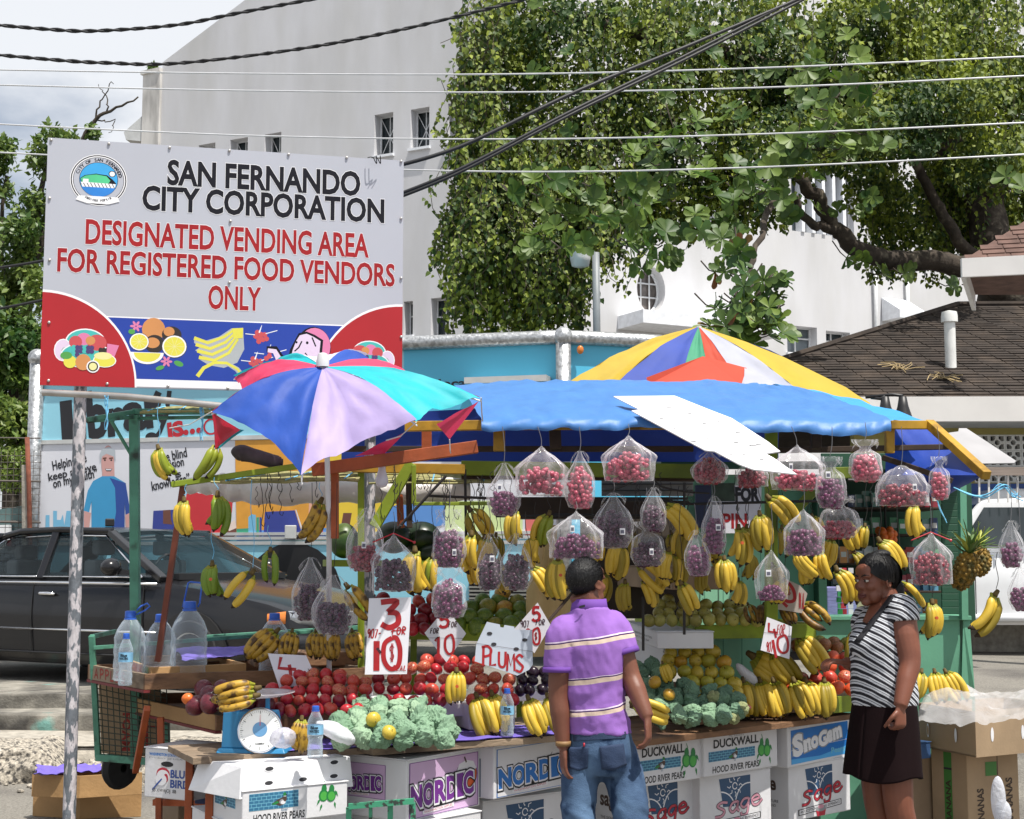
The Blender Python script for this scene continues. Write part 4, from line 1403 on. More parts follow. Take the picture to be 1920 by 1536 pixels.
wm=MB();wm.add([WS(1.2,-.72,1.2),WS(1.2,.72,1.2),WS(.74,.64,1.70),WS(.74,-.64,1.70)],[(0,1,2,3)]);build(wm,'windscreen',m_glass_dark,suv)
for x in(.85,-.03):
 sm_=MB();sm_.tube([WS(x,.905,.45),WS(x,.915,.8),WS(x,.90,1.1)],.006,4);build(sm_,'door_seam',m_black,suv)
sm_=MB();sm_.tube([WS(1.6,.9,.42),WS(-1.6,.9,.42)],.05,8);build(sm_,'sill',m_cw,suv,smooth=True)
pick,WK,_=car('white_pickup','white car behind the wire mesh fence at the left edge with a red tail lamp','car',(-7.6,19.0),(-1,-0.25),1.0,m_cw,PLAZA,dict(body=suv_body,hw=.9,wheels=[(1.4,1,.33),(-1.4,1,.33)]))
sm_=MB();sm_.rings([[WK(x,y,z)for x,y,z in((.9,-.8,1.15),(-1.9,-.8,1.15),(-1.9,.8,1.15),(.9,.8,1.15))],[WK(x,y,z)for x,y,z in((.3,-.64,1.72),(-1.6,-.64,1.72),(-1.6,.64,1.72),(.3,.64,1.72))]])
build(sm_,'cab',m_cw,pick,bevel=.05)
wm=MB();q=[P(-20,958,17.9),P(46,948,17.9),P(47,1002,17.9),P(-20,1004,17.9)];wm.add(q,[(3,2,1,0)]);build(wm,'rear_window',mat('green_tint_glass',(.10,.16,.16),rough=.08),pick)
tg=MB();q0=P(14,1006,17.85);q1=P(80,1036,17.85);tg.obox((q0.x,q0.y,q1.z),(q1.x-q0.x,0,0),(0,.04,0),(0,0,q0.z-q1.z));tgo=build(tg,'tailgate',m_cw,pick)
tl=MB();q=[P(10,1024,17.8),P(20,1024,17.8),P(19,1002,17.8),P(16,1002,17.8)];tl.prism(q,V((0,.05,0)));build(tl,'tail_lamp',mat('red_lens',(.35,.02,.02),rough=.2),pick)
fb=MB();q=[P(-40,986,17.75),P(16,984,17.75),P(18,1000,17.75),P(8,1030,17.75),P(-40,1032,17.75)];fb.prism(q,V((0,.1,0)));build(fb,'rear_bumper',m_cw,pick)
pk=Print((q0.x,q0.y-.002,q1.z),V((1,0,0)),V((0,0,1)))
pk.text('S H I',.06,(q0.z-q1.z)*.35,.075,m_ink,bold=.03,w=.22);pk.build('lettering',tgo)
m_wire=mat('rusty_wire',(.10,.085,.075),rough=.7)
fence=thing('wire_mesh_fence','square wire mesh fence with a concrete post and a rusty pipe at the left edge','fence',P(30,1100,16.6))
fx0,fx1=P(-60,900,16.6).x,P(76,900,16.6).x
zf0,zf1=P(30,1100,16.6).z,P(30,845,16.6).z
fm=MB()
x=fx0
while x<fx1:
 fm.tube([(x,16.6,zf0),(x,16.6,zf1)],.004,3,caps=False);x+=.075
z=zf0
while z<zf1:
 fm.tube([(fx0,16.6,z),(fx1,16.6,z)],.004,3,caps=False);z+=.075
props(build(fm,'mesh',m_wire,fence),kind='stuff')
for(py,r)in((903,.012),(980,.012),(822,.008)):
 fm=MB();fm.tube([P(-60,py-2,16.58),P(76,py,16.58)],r,5);build(fm,'tension_wire',m_wire,fence)
fm=MB();fm.bar(P(51,1150,16.55),P(49,872,16.55),.085,.085);build(fm,'concrete_post',m_pave,fence,bevel=.008)
fm=MB();fm.tube([P(58,1150,16.5),P(56,1000,16.5),P(54,905,16.5),P(51,820,16.5)],.028,8);build(fm,'rusty_pipe',mat('rust',(.19,.06,.035),rough=.9,var=.3,scale=20),fence,smooth=True)
m_cab=mat('black_cable',(.012,.012,.014),rough=.55)
m_thin=mat('bright_wire',(.62,.63,.65),rough=.35,metal=.3)
m_thin2=mat('grey_wire',(.12,.12,.13),rough=.6)
def smooth_pts(pts,n=10):
 out=[]
 for i in range(len(pts)-1):
  p0=pts[max(i-1,0)];p1=pts[i];p2=pts[i+1];p3=pts[min(i+2,len(pts)-1)]
  for k in range(n):
   t=k/n
   out.append(0.5*((2*p1)+(p2-p0)*t+(2*p0-5*p1+4*p2-p3)*t*t+(3*p1-p0-3*p2+p3)*t**3))
 out.append(pts[-1])
 return out
def cable(px,label,r,m,twist=0,cat='cable',group='overhead cables'):
 pts=smooth_pts([P(a,b,y)for a,b,y in px],12)
 mb=MB()
 if twist:
  for k in range(twist):
   q=[]
   acc=0
   for i,p in enumerate(pts):
    if i:acc+=(p-pts[i-1]).length
    a=acc/.30*2*math.pi+k*2*math.pi/twist
    q.append(p+V((0,math.cos(a),math.sin(a)))*r*.8)
   mb.tube(q,r,6)
 else:
  mb.tube(pts,r,6)
 mid=pts[len(pts)//2]
 o=build(mb,'overhead_cable',m,loc=mid,smooth=True)
 props(o,label,cat,group)
def densify(px,n=30):
 out=[]
 for i in range(len(px)-1):
  for k in range(n):
   t=k/n
   out.append(tuple(px[i][j]*(1-t)+px[i+1][j]*t for j in range(3)))
 return out+[px[-1]]
cable([(-60,42,13),(90,55,13),(180,58,13),(330,47,13),(450,24,13),(640,-12,13),(760,-40,13)],'thick twisted black cable sagging across the sky at the top left corner',.012,m_cab,2)
cable([(-60,98,13),(110,113,13),(200,118,13),(330,119,13),(560,92,13),(760,54,13),(980,0,13),(1100,-32,13)],'second twisted black cable, crossing the white gable below the topmost one',.012,m_cab,2)
cable([(-60,130,15),(460,138,15),(960,139,14.5),(1440,127,14),(1990,103,13.5)],'topmost of the four thin bright wires crossing the tree',.0085,m_thin)
cable([(-60,158,15),(460,170,15),(960,173,14.5),(1440,164,14),(1990,139,13.5)],'second from the top of the thin bright wires crossing the tree',.0085,m_thin)
cable([(-60,230,15),(460,254,15),(960,261,14.5),(1440,251,14),(1990,227,13.5)],'thin bright wire crossing the tree just above the lowest one',.0085,m_thin)
cable([(-60,283,15),(460,308,15),(960,322,14.5),(1440,313,14),(1990,286,13.5)],'lowest of the four thin bright wires crossing the tree',.0085,m_thin)
cable([(700,322,9),(860,276,9),(1080,172,9.2),(1300,82,9.6),(1560,-28,10)],'upper thick black cable running diagonally from the sign up across the tree',.013,m_cab)
cable([(700,382,9),(860,318,9),(1080,204,9.2),(1300,97,9.6),(1560,-36,10)],'middle black cable of the diagonal bundle in front of the tree',.011,m_cab)
cable([(700,388,9.1),(860,324,9.1),(1080,210,9.3),(1300,104,9.7),(1560,-28,10.1)],'lowest black cable of the diagonal bundle in front of the tree',.011,m_cab)
cable([(-60,510,14),(40,496,14),(140,478,14)],'upper of the dark cables ending behind the left edge of the sign',.014,m_cab)
cable([(-60,590,14),(40,571,14),(140,550,14)],'lower dark cable running behind the left edge of the sign above the red corner',.014,m_cab)
lamp=thing('street_lamp','grey street lamp with a white ribbed globe in front of the vine curtain','street lamp',P(1118,760,20.5))
lm_=MB();lm_.tube([P(1120,860,20.5),P(1119,620,20.5),P(1117,474,20.5)],.055,10);build(lm_,'pole',mat('grey_pole',(.22,.24,.26),rough=.5),lamp,smooth=True)
lm_=MB();lm_.tube([P(1117,478,20.5),P(1100,464,20.5),P(1088,462,20.5)],.03,8);build(lm_,'arm',MATS['grey_pole'],lamp,smooth=True)
lc=P(1088,485,20.5)
lm_=MB();lm_.lathe([(.02,.19),(.10,.17),(.15,.12),(.15,.10)],lc,16);build(lm_,'cap',MATS['grey_pole'],lamp,smooth=True)
lm_=MB();lm_.lathe([(.155,.10),(.15,0),(.125,-.11),(.06,-.13),(.01,-.135)],lc,20);build(lm_,'globe',mat('ribbed_glass',(.66,.66,.66),rough=.3,bump=.3,bscale=60),lamp,smooth=True)
for i,(px,lab)in enumerate(((1660,'left one of the two dark conical floodlights under the white fascia'),(1693,'right one of the two dark conical floodlights, nearest the white fascia end'))):
 c=P(px,762,13.0)
 fl=thing('floodlight',lab,'lamp',c,'floodlights under the white fascia')
 f_=MB();f_.lathe([(.02,.09),(.035,.085),(.05,.0),(.085,-.11),(.09,-.13)],c,14);build(f_,'shade',m_black,fl,smooth=True)
 f_=MB();f_.tube([c+V((0,0,.09)),P(px-2,742,13),P(px-20,740,13),P(px-70,745,13.1)]if i else[c+V((0,0,.09)),P(px-8,748,13),P(px-26,746,13.1)],.016,6);build(f_,'arm',m_black,fl,smooth=True)
class PixPlane:
 """a flat board in the scene; L() gives the board's own coordinates of a picture point"""
 def __init__(s,o,n):
  s.o=V(o);s.n=V(n).normalized()
  s.ux=V((0,0,1)).cross(s.n).normalized()
  if s.ux.length<.5:s.ux=V((1,0,0))
  s.uy=s.n.cross(s.ux).normalized()
 def W(s,px,py):return PPL(px,py,s.o,s.n)
 def L(s,px,py):
  p=s.W(px,py)-s.o
  return p.dot(s.ux),p.dot(s.uy)
 def printer(s,step=.0004,base=.0012):return Print(s.o,s.ux,s.uy,step,base)
GL={'3':[[(.1,.88),(.5,1),(.9,.86),(.8,.62),(.42,.54)],[(.42,.54),(.85,.48),(.95,.2),(.55,0),(.2,.04),(.06,.2)]],'3s':[[(.05,.97),(.9,1.0),(.42,.58)],[(.42,.58),(.9,.52),(.95,.16),(.5,-.02),(.08,.12)]],'1':[[(.5,1),(.5,0)]],'1f':[[(.2,.8),(.5,1),(.5,0)]],'0':[[(.5,1),(.08,.8),(.05,.3),(.4,0),(.85,.1),(.95,.6),(.75,.98),(.5,1)]],'5':[[(.9,1),(.3,.98),(.2,.56),(.6,.62),(.92,.4),(.75,.06),(.3,0),(.08,.14)]],'4':[[(.22,1),(.12,.42),(.95,.34)],[(.62,.6),(.72,0)]],'2':[[(.1,.8),(.5,1),(.85,.8),(.6,.4),(.05,0),(.95,.04)]],'P':[[(.2,0),(.22,1)],[(.05,.95),(.6,1.0),(.95,.8),(.8,.55),(.25,.46)]],'L':[[(.2,1),(.15,.02),(.9,.06)]],'U':[[(.1,1),(.12,.2),(.5,0),(.82,.2),(.88,1)]],'M':[[(.05,0),(.15,1),(.5,.3),(.85,1),(.95,0)]],'S':[[(.9,.85),(.5,1),(.12,.78),(.5,.52),(.9,.3),(.6,.02),(.08,.1)]],'F':[[(.2,0),(.25,1),(.9,1)],[(.22,.55),(.75,.58)]],'O':[[(.5,1),(.1,.7),(.15,.2),(.5,0),(.9,.3),(.85,.8),(.5,1)]],'R':[[(.15,0),(.2,1),(.8,.95),(.85,.62),(.25,.5),(.9,0)]],'D':[[(.15,0),(.2,1),(.8,.8),(.9,.3),(.15,0)]],'E':[[(.85,1),(.2,.98),(.15,.02),(.85,.04)],[(.18,.52),(.7,.54)]],'A':[[(.05,0),(.5,1),(.9,0)],[(.2,.35),(.75,.36)]],'$':[[(.9,.8),(.4,.9),(.1,.7),(.8,.35),(.6,.1),(.1,.2)],[(.4,1.05),(.35,-.05)],[(.65,1.05),(.6,-.05)]],'9':[[(.85,.7),(.4,.5),(.15,.8),(.5,1),(.85,.75),(.7,0)]],'7':[[(.1,.95),(.9,1),(.4,0)]],'N':[[(.1,0),(.15,1),(.8,0),(.85,1)]],'I':[[(.5,1),(.5,0)]],'G':[[(.9,.85),(.5,1),(.1,.6),(.3,.05),(.85,.15),(.85,.45),(.5,.45)]],'!':[[(.6,1),(.45,.3)],[(.4,.1),(.4,.02)]],'-':[[(.1,.5),(.9,.52)]],'T':[[(.05,1),(.95,1)],[(.5,1),(.5,0)]],}
def hand(pr,glyphs,x,y,cw,h,wd,m,gap=.25,shear=0.0,curve=True):
 """brush lettering"""
 pr.top()
 for ch in glyphs:
  if ch!=' ':
   for st in GL[ch]:
    q=[(x+(a+shear*b)*cw,y+b*h)for a,b in st]
    if curve and len(q)>2 and ch not in 'MNELFA41fT7':
     v3=smooth_pts([V((a,b,0))for a,b in q],6)
     q=[(p.x,p.y)for p in v3]
    pr.line(q,wd,m,same=True)
  x+=cw*(1+gap)
m_board=mat('sign_white',hexc('b0b3bd'),rough=.4,var=.03,scale=2)
m_sred=mat('sign_red',hexc('a81a22'),rough=.4,var=.04)
m_sblue=mat('sign_blue',hexc('1c3c9c'),rough=.4,var=.04)
m_navy=mat('sign_navy_ink',hexc('0e0e1a'),rough=.65,spec=.25)
m_edge=mat('white_edge',(.82,.82,.84),rough=.4,var=.02)
m_brick_red=mat('sign_brick_ink',hexc('98181f'),rough=.6,spec=.3)
m_pole=mat('flaking_pole_paint',(.13,.145,.165),rough=.65,var=.2,scale=20,col2=(.50,.47,.49),thr=.52,soft=.02,scale2=26,bump=.5,bscale=60,stretch=(1.6,1.6,.6))
sA=P(90,258,7.0);sB=P(757,300,7.42)
sdir=V((sB.x-sA.x,sB.y-sA.y,0)).normalized()
sn=V((sdir.y,-sdir.x,0))
zs1=sA.z;zs0=P(88,722,7.0).z;SWd=(V((sB.x,sB.y,0))-V((sA.x,sA.y,0))).length;SH=zs1-zs0
sign=thing('vending_sign','big white sign board reading designated vending area, on two flaking grey poles','sign',V((-.9,7.2,0)))
bm=MB();bm.obox(V((sA.x,sA.y,zs0)),sdir*SWd,-sn*.02,V((0,0,SH)))
build(bm,'board',m_board,sign)
SGP=PixPlane((sA.x,sA.y,zs0),sn);SGP.ux=sdir;SGP.uy=V((0,0,1))
pr=SGP.printer(.00012,.001)
k=SWd/667.0
r1=168*SWd/667
pr.poly([(.19*SWd,.005+SH*.0),(SWd*.86,.005),(SWd*.86,SH*.285),(.1*SWd,SH*.285),(.1*SWd,.04)],m_edge)
pr.poly([(.2*SWd,SH*.035),(SWd*.9,SH*.035),(SWd*.9,SH*.28),(.12*SWd,SH*.28),(.12*SWd,SH*.035)],m_sblue)
for cx_,a0,a1 in((.0,0,90),(SWd,90,180)):
 pr.poly([(cx_,0)]+arcpts(cx_,0,r1*1.02,a0,a1,20,SH*.382),m_edge);pr.poly([(cx_,0)]+arcpts(cx_,0,r1,a0,a1,20,SH*.372),m_sred)
def stext(s,px0,px1,py,top,m,bold):
 x0,y0=SGP.L(px0,py);x1,_=SGP.L(px1,py+(px1-px0)*.045);h=SGP.L(px0,top)[1]-y0
 pr.text(s,x0,y0,h,m,w=x1-x0,bold=bold,outline=m_edge,ow=.016)
stext('SAN FERNANDO',315,674,345,301,m_navy,.034);stext('CITY CORPORATION',268,719,392,349,m_navy,.034)
stext('DESIGNATED VENDING AREA',161,690,456,412,m_brick_red,.028);stext('FOR REGISTERED FOOD VENDORS',108,739,508,466,m_brick_red,.028);stext('ONLY',391,487,578,536,m_brick_red,.028)
cx_,cy_=SGP.L(185,338);rr=50*k
pr.ellipse(cx_,cy_,rr*1.03,rr*.98,m_edge,32).ellipse(cx_,cy_,rr,rr*.95,m_navy,32).ellipse(cx_,cy_,rr*.96,rr*.91,m_edge,32).ellipse(cx_,cy_,rr*.92,rr*.87,m_navy,32).ellipse(cx_,cy_,rr*.90,rr*.85,m_board,32)
m_c1=mat('crest_sky',hexc('3aa0dc'),rough=.4);m_c2=mat('crest_green',hexc('4fc088'),rough=.4);m_c3=mat('crest_sea',hexc('2c7fd0'),rough=.4)
pr.ellipse(cx_,cy_+rr*.02,rr*.70,rr*.66,m_navy,28).ellipse(cx_,cy_+rr*.02,rr*.68,rr*.64,m_c1,28)
pr.ellipse(cx_+.48*rr,cy_+.26*rr,.13*rr,.12*rr,m_navy,14).ellipse(cx_+.48*rr,cy_+.26*rr,.10*rr,.095*rr,m_edge,14)
def cp(pts,m):pr.poly([(cx_+a*rr,cy_+b*rr)for a,b in pts],m)
cp([(-.66,.04),(-.5,.16),(-.3,.2),(-.1,.24),(.05,.22),(.3,.2),(.5,.05),(.64,-.1),(.6,-.2),(-.63,-.2)],m_navy);cp([(-.64,.03),(-.48,.14),(-.3,.18),(-.08,.21),(.05,.19),(.28,.16),(.42,.0),(.35,-.12),(-.6,-.12)],m_c2)
cp([(-.64,-.1),(.62,-.12),(.58,-.32),(-.56,-.32)],m_edge)
for i in range(9):pr.line([(cx_+(-.55+.13*i)*rr,cy_-.12*rr),(cx_+(-.45+.13*i)*rr,cy_-.3*rr)],.012*rr*2,m_navy)
cp([(-.56,0.02),(-.36,.02),(-.36,-.14),(-.56,-.14)],m_edge)
pr.poly([(cx_+a*rr,cy_+b*rr)for a,b in[(-.58,-.28),(.58,-.28)]]+[(cx_+.68*rr*math.cos(rad(-a)),cy_+.64*rr*math.sin(rad(-a)))for a in range(28,156,9)],m_c3)
pr.poly([(cx_+a*rr,cy_+b*rr)for a,b in[(-.7,-.62),(.7,-.62),(.78,-.78),(.4,-.9),(-.4,-.9),(-.8,-.78)]],m_edge)
for txt,a0,a1,rad_,hh in(('CITY OF SAN FERNANDO',160,16,.745,.115),('Sanitas Fortis',238,302,.865,.075)):
 n=len(txt)
 for i,ch in enumerate(txt):
  if ch==' ':continue
  a=a0+(a1-a0)*i/(n-1);up=a0<200
  pr.text(ch,cx_+rad_*rr*math.cos(rad(a)),cy_+rad_*rr*.95*math.sin(rad(a)),hh*rr,m_navy,rot=(a-90)if up else(a+90),bold=.03,cx=True)
C_=lambda n,h:mat('art_'+n,hexc(h),rough=.45,var=.04)
a_or,a_yel,a_lem,a_grn,a_pur,a_pink,a_tur,a_cho,a_lil,a_grey,a_red2=C_('orange','c98a52'),C_('yellow','d9d24e'),C_('lemon','e2dd9a'),C_('green','4f9a4a'),C_('purple','4a3a6e'),C_('pink','d57aa4'),C_('turq','45b4ae'),C_('choc','2c2420'),C_('lilac','d9c6de'),C_('grey','a9adb0'),C_('red','c24c50')
def bowl(cx,cy,s,f=1):
 E=lambda x,y,rx,ry,m,n=16,**k2:pr.ellipse(cx+f*x*s,cy+y*s,rx*s,ry*s,m,n,**k2)
 E(-.05,.22,.62,.44,m_edge,24);E(-.05,.22,.58,.40,a_tur,24);E(-.72,-.05,.28,.36,m_edge);E(-.72,-.05,.25,.33,a_lil);E(-.68,-.1,.1,.14,a_grey)
 E(0,-.2,.8,.42,m_edge,24);E(0,-.2,.76,.38,a_tur,24)
 E(-.1,.32,.22,.2,a_pink);E(-.35,.22,.2,.2,a_red2);E(.3,.22,.3,.26,a_red2);E(.1,.28,.15,.14,a_or)
 for i in range(14):E(-.4+.11*(i%6),.05-.12*(i//6),.075,.075,a_pur if i%3 else a_tur,8)
 for i in range(4):E(.42+.1*i,-.02,.07,.09,a_choc_,8)
 pr.poly([(cx+f*x*s,cy+y*s)for x,y in([(.62,.2),(.98,.15),(.82,-.3),(.6,-.2)]if f>0 else[(.6,-.2),(.82,-.3),(.98,.15),(.62,.2)])],a_pink)
 E(.55,-.35,.36,.22,m_edge);E(.55,-.35,.33,.2,a_yel);E(.5,-.2,.28,.12,a_lem)
 E(-.5,-.42,.2,.2,a_yel);E(-.62,-.22,.18,.12,a_grn);E(-.1,-.42,.24,.26,a_or);E(.2,-.55,.2,.2,m_edge);E(.2,-.55,.16,.16,a_cho);E(.2,-.55,.12,.12,a_lem)
a_choc_=a_cho
q=SGP.L(163,655);bowl(q[0],q[1],58*k,1)
q=SGP.L(690,672);bowl(q[0],q[1],52*k,-1)
def E(px,py,rx,ry,m,n=20,**kw):x,y=SGP.L(px,py);pr.ellipse(x,y,rx*k,ry*k,m,n,**kw)
E(288,618,21,22,a_or);E(322,628,18,16,a_cho);E(317,622,10,9,a_or);E(290,645,18,17,a_cho);E(286,643,13,10,a_or)
for px,py,r_ in((261,641,18),(327,650,23)):
 E(px,py,r_,r_*.95,a_cho);E(px,py,r_*.96,r_*.9,m_edge);E(px,py,r_*.84,r_*.78,a_yel)
 for a in range(0,360,36):
  x,y=SGP.L(px,py);pr.line([(x,y),(x+r_*.8*k*math.cos(rad(a)),y+r_*.75*k*math.sin(rad(a)))],.002,a_lem)
E(276,661,30,22,m_edge,16,a0=180,a1=360);E(276,662,24,17,a_yel,16,a0=180,a1=360)
for px,py in((255,612),(312,678)):
 for a in range(0,360,60):
  x,y=SGP.L(px,py);pr.ellipse(x+6*k*math.cos(rad(a)),y+6*k*math.sin(rad(a)),5*k,2.4*k,a_pink,8,rot=a)
E(335,682,9,5,a_grn,rot=-20);E(300,690,8,4,a_grn,rot=20);E(247,622,6,5,a_grn)
def SPt(l):return[SGP.L(*p)for p in l]
pr.poly(SPt([(364,632),(382,640),(410,632),(434,616),(456,615),(457,640),(458,655),(445,680),(420,690),(392,685),(372,673),(380,668),(366,657),(374,652),(364,643)]),a_grey)
for i in range(4):
 pr.line(SPt([(364+3*i,634+12*i),(390+4*i,643+11*i),(420+3*i,632+10*i),(440+2*i,618+6*i)]),.018,a_yel,w2=.012)
pr.poly(SPt([(435,616),(456,615),(455,634),(438,636)]),a_yel)
pr.line(SPt([(370,706),(380,692),(400,680),(425,681),(445,693),(456,708)]),.006,a_grey,w2=.03);pr.line(SPt([(370,706),(382,690),(402,680),(425,681),(445,692),(455,706)]),.02,a_yel,w2=.01)
for px,py,nn in((488,632,9),(480,682,8),(505,668,3)):
 for i in range(nn):
  E(px+10*math.cos(i*2.4)*(i/nn)**.5*1.3,py+9*math.sin(i*2.4)*(i/nn)**.5*1.2,5,5,a_red2,8)
 pr.line(SPt([(px-2,py-8),(px+3,py-22)]),.008,m_edge,w2=.002);pr.line(SPt([(px-10,py-4),(px-28,py-6)]),.004,m_edge);pr.line(SPt([(px+10,py-6),(px+32,py-12)]),.004,m_edge)
E(588,652,33,40,m_navy,24);E(590,650,30,36,a_pink,24)
pr.poly(SPt([(552,640),(560,625),(575,622),(590,628),(606,638),(604,660),(610,690),(548,690),(540,672),(544,655)]),m_navy)
pr.poly(SPt([(555,640),(562,629),(575,626),(588,632),(601,640),(599,660),(604,690),(552,690),(545,672),(549,656)]),a_lil)
for l in([(566,640),(560,652),(552,659)],[(585,633),(592,650)],[(572,662),(580,672),(558,674)]):pr.line(SPt(l),.007,m_navy)
E(556,642,2,2.4,m_navy,8);E(576,643,2.6,3,m_navy,8)
pr.line(SPt([(500,655),(515,655),(525,672),(530,690)]),.03,m_navy,w2=.05);pr.line(SPt([(502,657),(515,659),(523,674),(527,690)]),.02,a_lil,w2=.036)
pr.build('sign_print',sign)
rv=MB()
for px,py in[(96,263),(204,270),(318,277),(430,283),(541,290),(650,296),(752,303),(93,372),(752,410),(93,488),(432,415),(430,530),(752,522),(92,605),(752,632),(91,714),(201,720),(315,724),(427,728)]:
 rv.ell(SGP.W(px,py)+sn*.004,(.008,.006,.008),8,5)
props(build(rv,'bolts',mat('bolt_head',(.5,.48,.46),rough=.4,metal=.6),sign,smooth=True),kind='stuff')
for(px0,px1,Yp)in((150,118,7.05),(697,688,7.42)):
 a=P(px0,726,Yp+.06)if px0<300 else P(697,560,Yp+.08);b=P(px1,1700,Yp)
 b=V((a.x,a.y,0.0))if px0>300 else V((a.x+.015,a.y,0))
 a=a+V((0,0,.5))if px0<300 else a
 pm=MB();pm.tube([b,b.lerp(a,.5),a],.031 if px0<300 else.029,14);build(pm,'pole',m_pole,sign,smooth=True,angle=60)
cw_=MB()
for i in range(2):
 a=RND.uniform(670,710);cw_.tube(smooth_pts([SGP.W(a,296+.02*a-12)+sn*.02,SGP.W(a+8,300)+sn*.05,SGP.W(a+16,310)+sn*.03,SGP.W(a+14,298)+sn*.06],5),.0025,4)
build(cw_,'loose_wire',m_cab,sign)
m_steel=mat('galvanised_pipe',(.42,.40,.38),rough=.35,metal=.7,var=.25,scale=8)
m_twine=mat('blue_twine',hexc('6db4d8'),rough=.8)
pp=MB();pp.tube([P(80,736,6.98),P(240,744,6.95),P(420,762,6.9),P(470,765,6.9)],.017,10)
props(build(pp,'hanging_pipe',m_steel,loc=P(250,748,6.95),smooth=True,angle=50),'galvanised horizontal pipe tied across the sign pole under the board','pipe')
def twine(pts,m,parent=None,r=.0022,name='twine',label=None,cat=None,group=None):
 mb=MB();mb.tube(smooth_pts(pts,6),r,4)
 if parent:return build(mb,name,m,parent)
 o=build(mb,name,m,loc=pts[0]);props(o,label,cat,group);return o
kn=[(199,742,806,'knotted blue twine dangling from the pipe near the sign pole'),(378,757,826,'blue twine with a frayed end hanging from the pipe right of the red word')]
for px,y0,y1,lab in kn:
 mb=MB()
 for j in range(5):
  q=[P(px+RND.uniform(-4,4),y0+(y1-y0)*i/5*(1 if j<3 else.5),6.93+RND.uniform(-.01,.01))for i in range(6)]
  mb.tube(smooth_pts(q,4),.0022,4)
 o=build(mb,'twine',m_twine,loc=P(px,y0,6.93));props(o,lab,'twine')
umb=thing('market_umbrella','wind bent umbrella of blue, lilac, turquoise and pink panels over the left stall','umbrella',P(617,1500,7.3))
m_up={c:cloth_mat('umbrella_'+c,hexc(h),rough=.6,translucent=.3,bump=.3,bscale=14)for c,h in dict(blue='2a55b4',lilac='b7a6d8',cyan='22bcc6',pink='e0456c',white='dcd8e6',red='c42340').items()}
ap=P(605,688,6.62)
tips=[P(565,894,6.10),P(782,792,6.22),P(902,746,6.55),P(775,704,7.0),P(690,668,7.25),P(505,684,7.15),P(438,706,6.95),P(396,771,6.45)]
pcol=['lilac','cyan','pink','blue','white','cyan','pink','blue']
for i in range(8):
 a,b=tips[i],tips[(i+1)%8]
 bulge=.10 if i in(0,1,7)else.05
 def fn(u,v,a=a,b=b,i=i,bulge=bulge):
  r=v
  ea=ap.lerp(a,r);eb=ap.lerp(b,r)
  arch=V((0,0,.055*math.sin(math.pi*min(1,r))**1.0))
  p=ea.lerp(eb,u)+arch
  p+=(ap-(a+b)/2).normalized()*(.09*r**3*4*u*(1-u))
  p+=V((0,0,-.035*r*4*u*(1-u)))
  w=fbm(u*3.2+i*7,v*1.4-u*2,i)*.022*r+.007*r*math.sin(16*u+5*v+i+4*fbm(u*2,v*2,i+9))+.012*r*abs(fbm(u*5+3*v,v*5-2*u,i+30))
  return p+V((0,-w,w*.6))
 mb=MB();mb.grid(fn,18,22)
 build(mb,'canopy_panel',m_up[pcol[i]],umb,smooth=True)
m_rib=mat('white_rib',(.65,.65,.66),rough=.4)
for i in range(8):
 mb=MB();mb.tube([ap+V((0,.01,-.03)),ap.lerp(tips[i],.5)+V((0,.02,.02)),tips[i]+V((0,.01,-.014))],.004,5);build(mb,'rib',m_rib,umb)
for pts,c in(([(397,773,6.46),(450,806,6.35),(404,842,6.7)],'red'),([(416,800,6.6),(458,806,6.4),(410,842,6.7)],'cyan'),([(898,752,6.58),(818,795,6.4),(843,824,6.85)],'pink'),([(760,810,6.9),(665,855,6.9),(720,852,6.95)],'pink'),([(775,704,7.0),(730,700,6.98),(770,712,6.9)],'pink')):
 a,b,c3=[P(*q)for q in pts]
 mb=MB()
 def ff(u,v,a=a,b=b,c3=c3):
  p=a.lerp(b,u).lerp(c3,v);return p+V((0,.02*math.sin(9*u+4*v)*(1-v),0))
 mb.grid(ff,10,8);build(mb,'hem_flap',m_up[c],umb,smooth=True)
mb=MB();mb.lathe([(.03,-.03),(.03,.0),(.022,.03),(.012,.035)],ap+V((0,0,.03)),12);build(mb,'cap',m_rib,umb,smooth=True,angle=40)
mb=MB();mb.tube([P(617,1500,7.3),P(617,1000,7.0),P(612,800,6.75),ap],.013,10);build(mb,'pole',m_rib,umb,smooth=True)
for i,(p0,p1)in enumerate((((565,894,6.1),(567,906,6.12)),((902,746,6.55),(905,790,6.9)),((397,772,6.45),(318,803,7.2)),((843,824,6.85),(845,850,6.9)),((780,792,6.22),(724,826,6.5)))):
 mb=MB();a,b=P(*p0),P(*p1);mb.tube([a,a.lerp(b,.5)+V((0,0,-.02)),b],.003,4);build(mb,'tie_cord',m_rib,umb)
umf=thing('garden_parasol','large faded parasol of yellow, blue, green and orange wedges behind the blue tarpaulin','umbrella',P(1310,1200,9.6))
fa=P(1310,612,9.6)
ftips=[(1075,712,9.0),(1150,735,8.8),(1215,745,8.7),(1400,745,8.7),(1500,752,8.8),(1612,748,9.3),(1450,700,10.8),(1130,700,10.8)]
fcol=[('f_yel','c4a838'),('f_blue','3f54a8'),('f_grn','4a9a78'),('f_red','c04a34'),('f_white','b4b6c4'),('f_yel','c4a838'),('f_blue','3f54a8'),('f_yel2','b89c3c')]
ft=[(1070,714,9.0),(1135,740,8.9),(1268,752,8.85),(1335,752,8.85),(1400,755,8.9),(1525,758,9.0),(1632,756,9.4),(1330,690,10.8)]
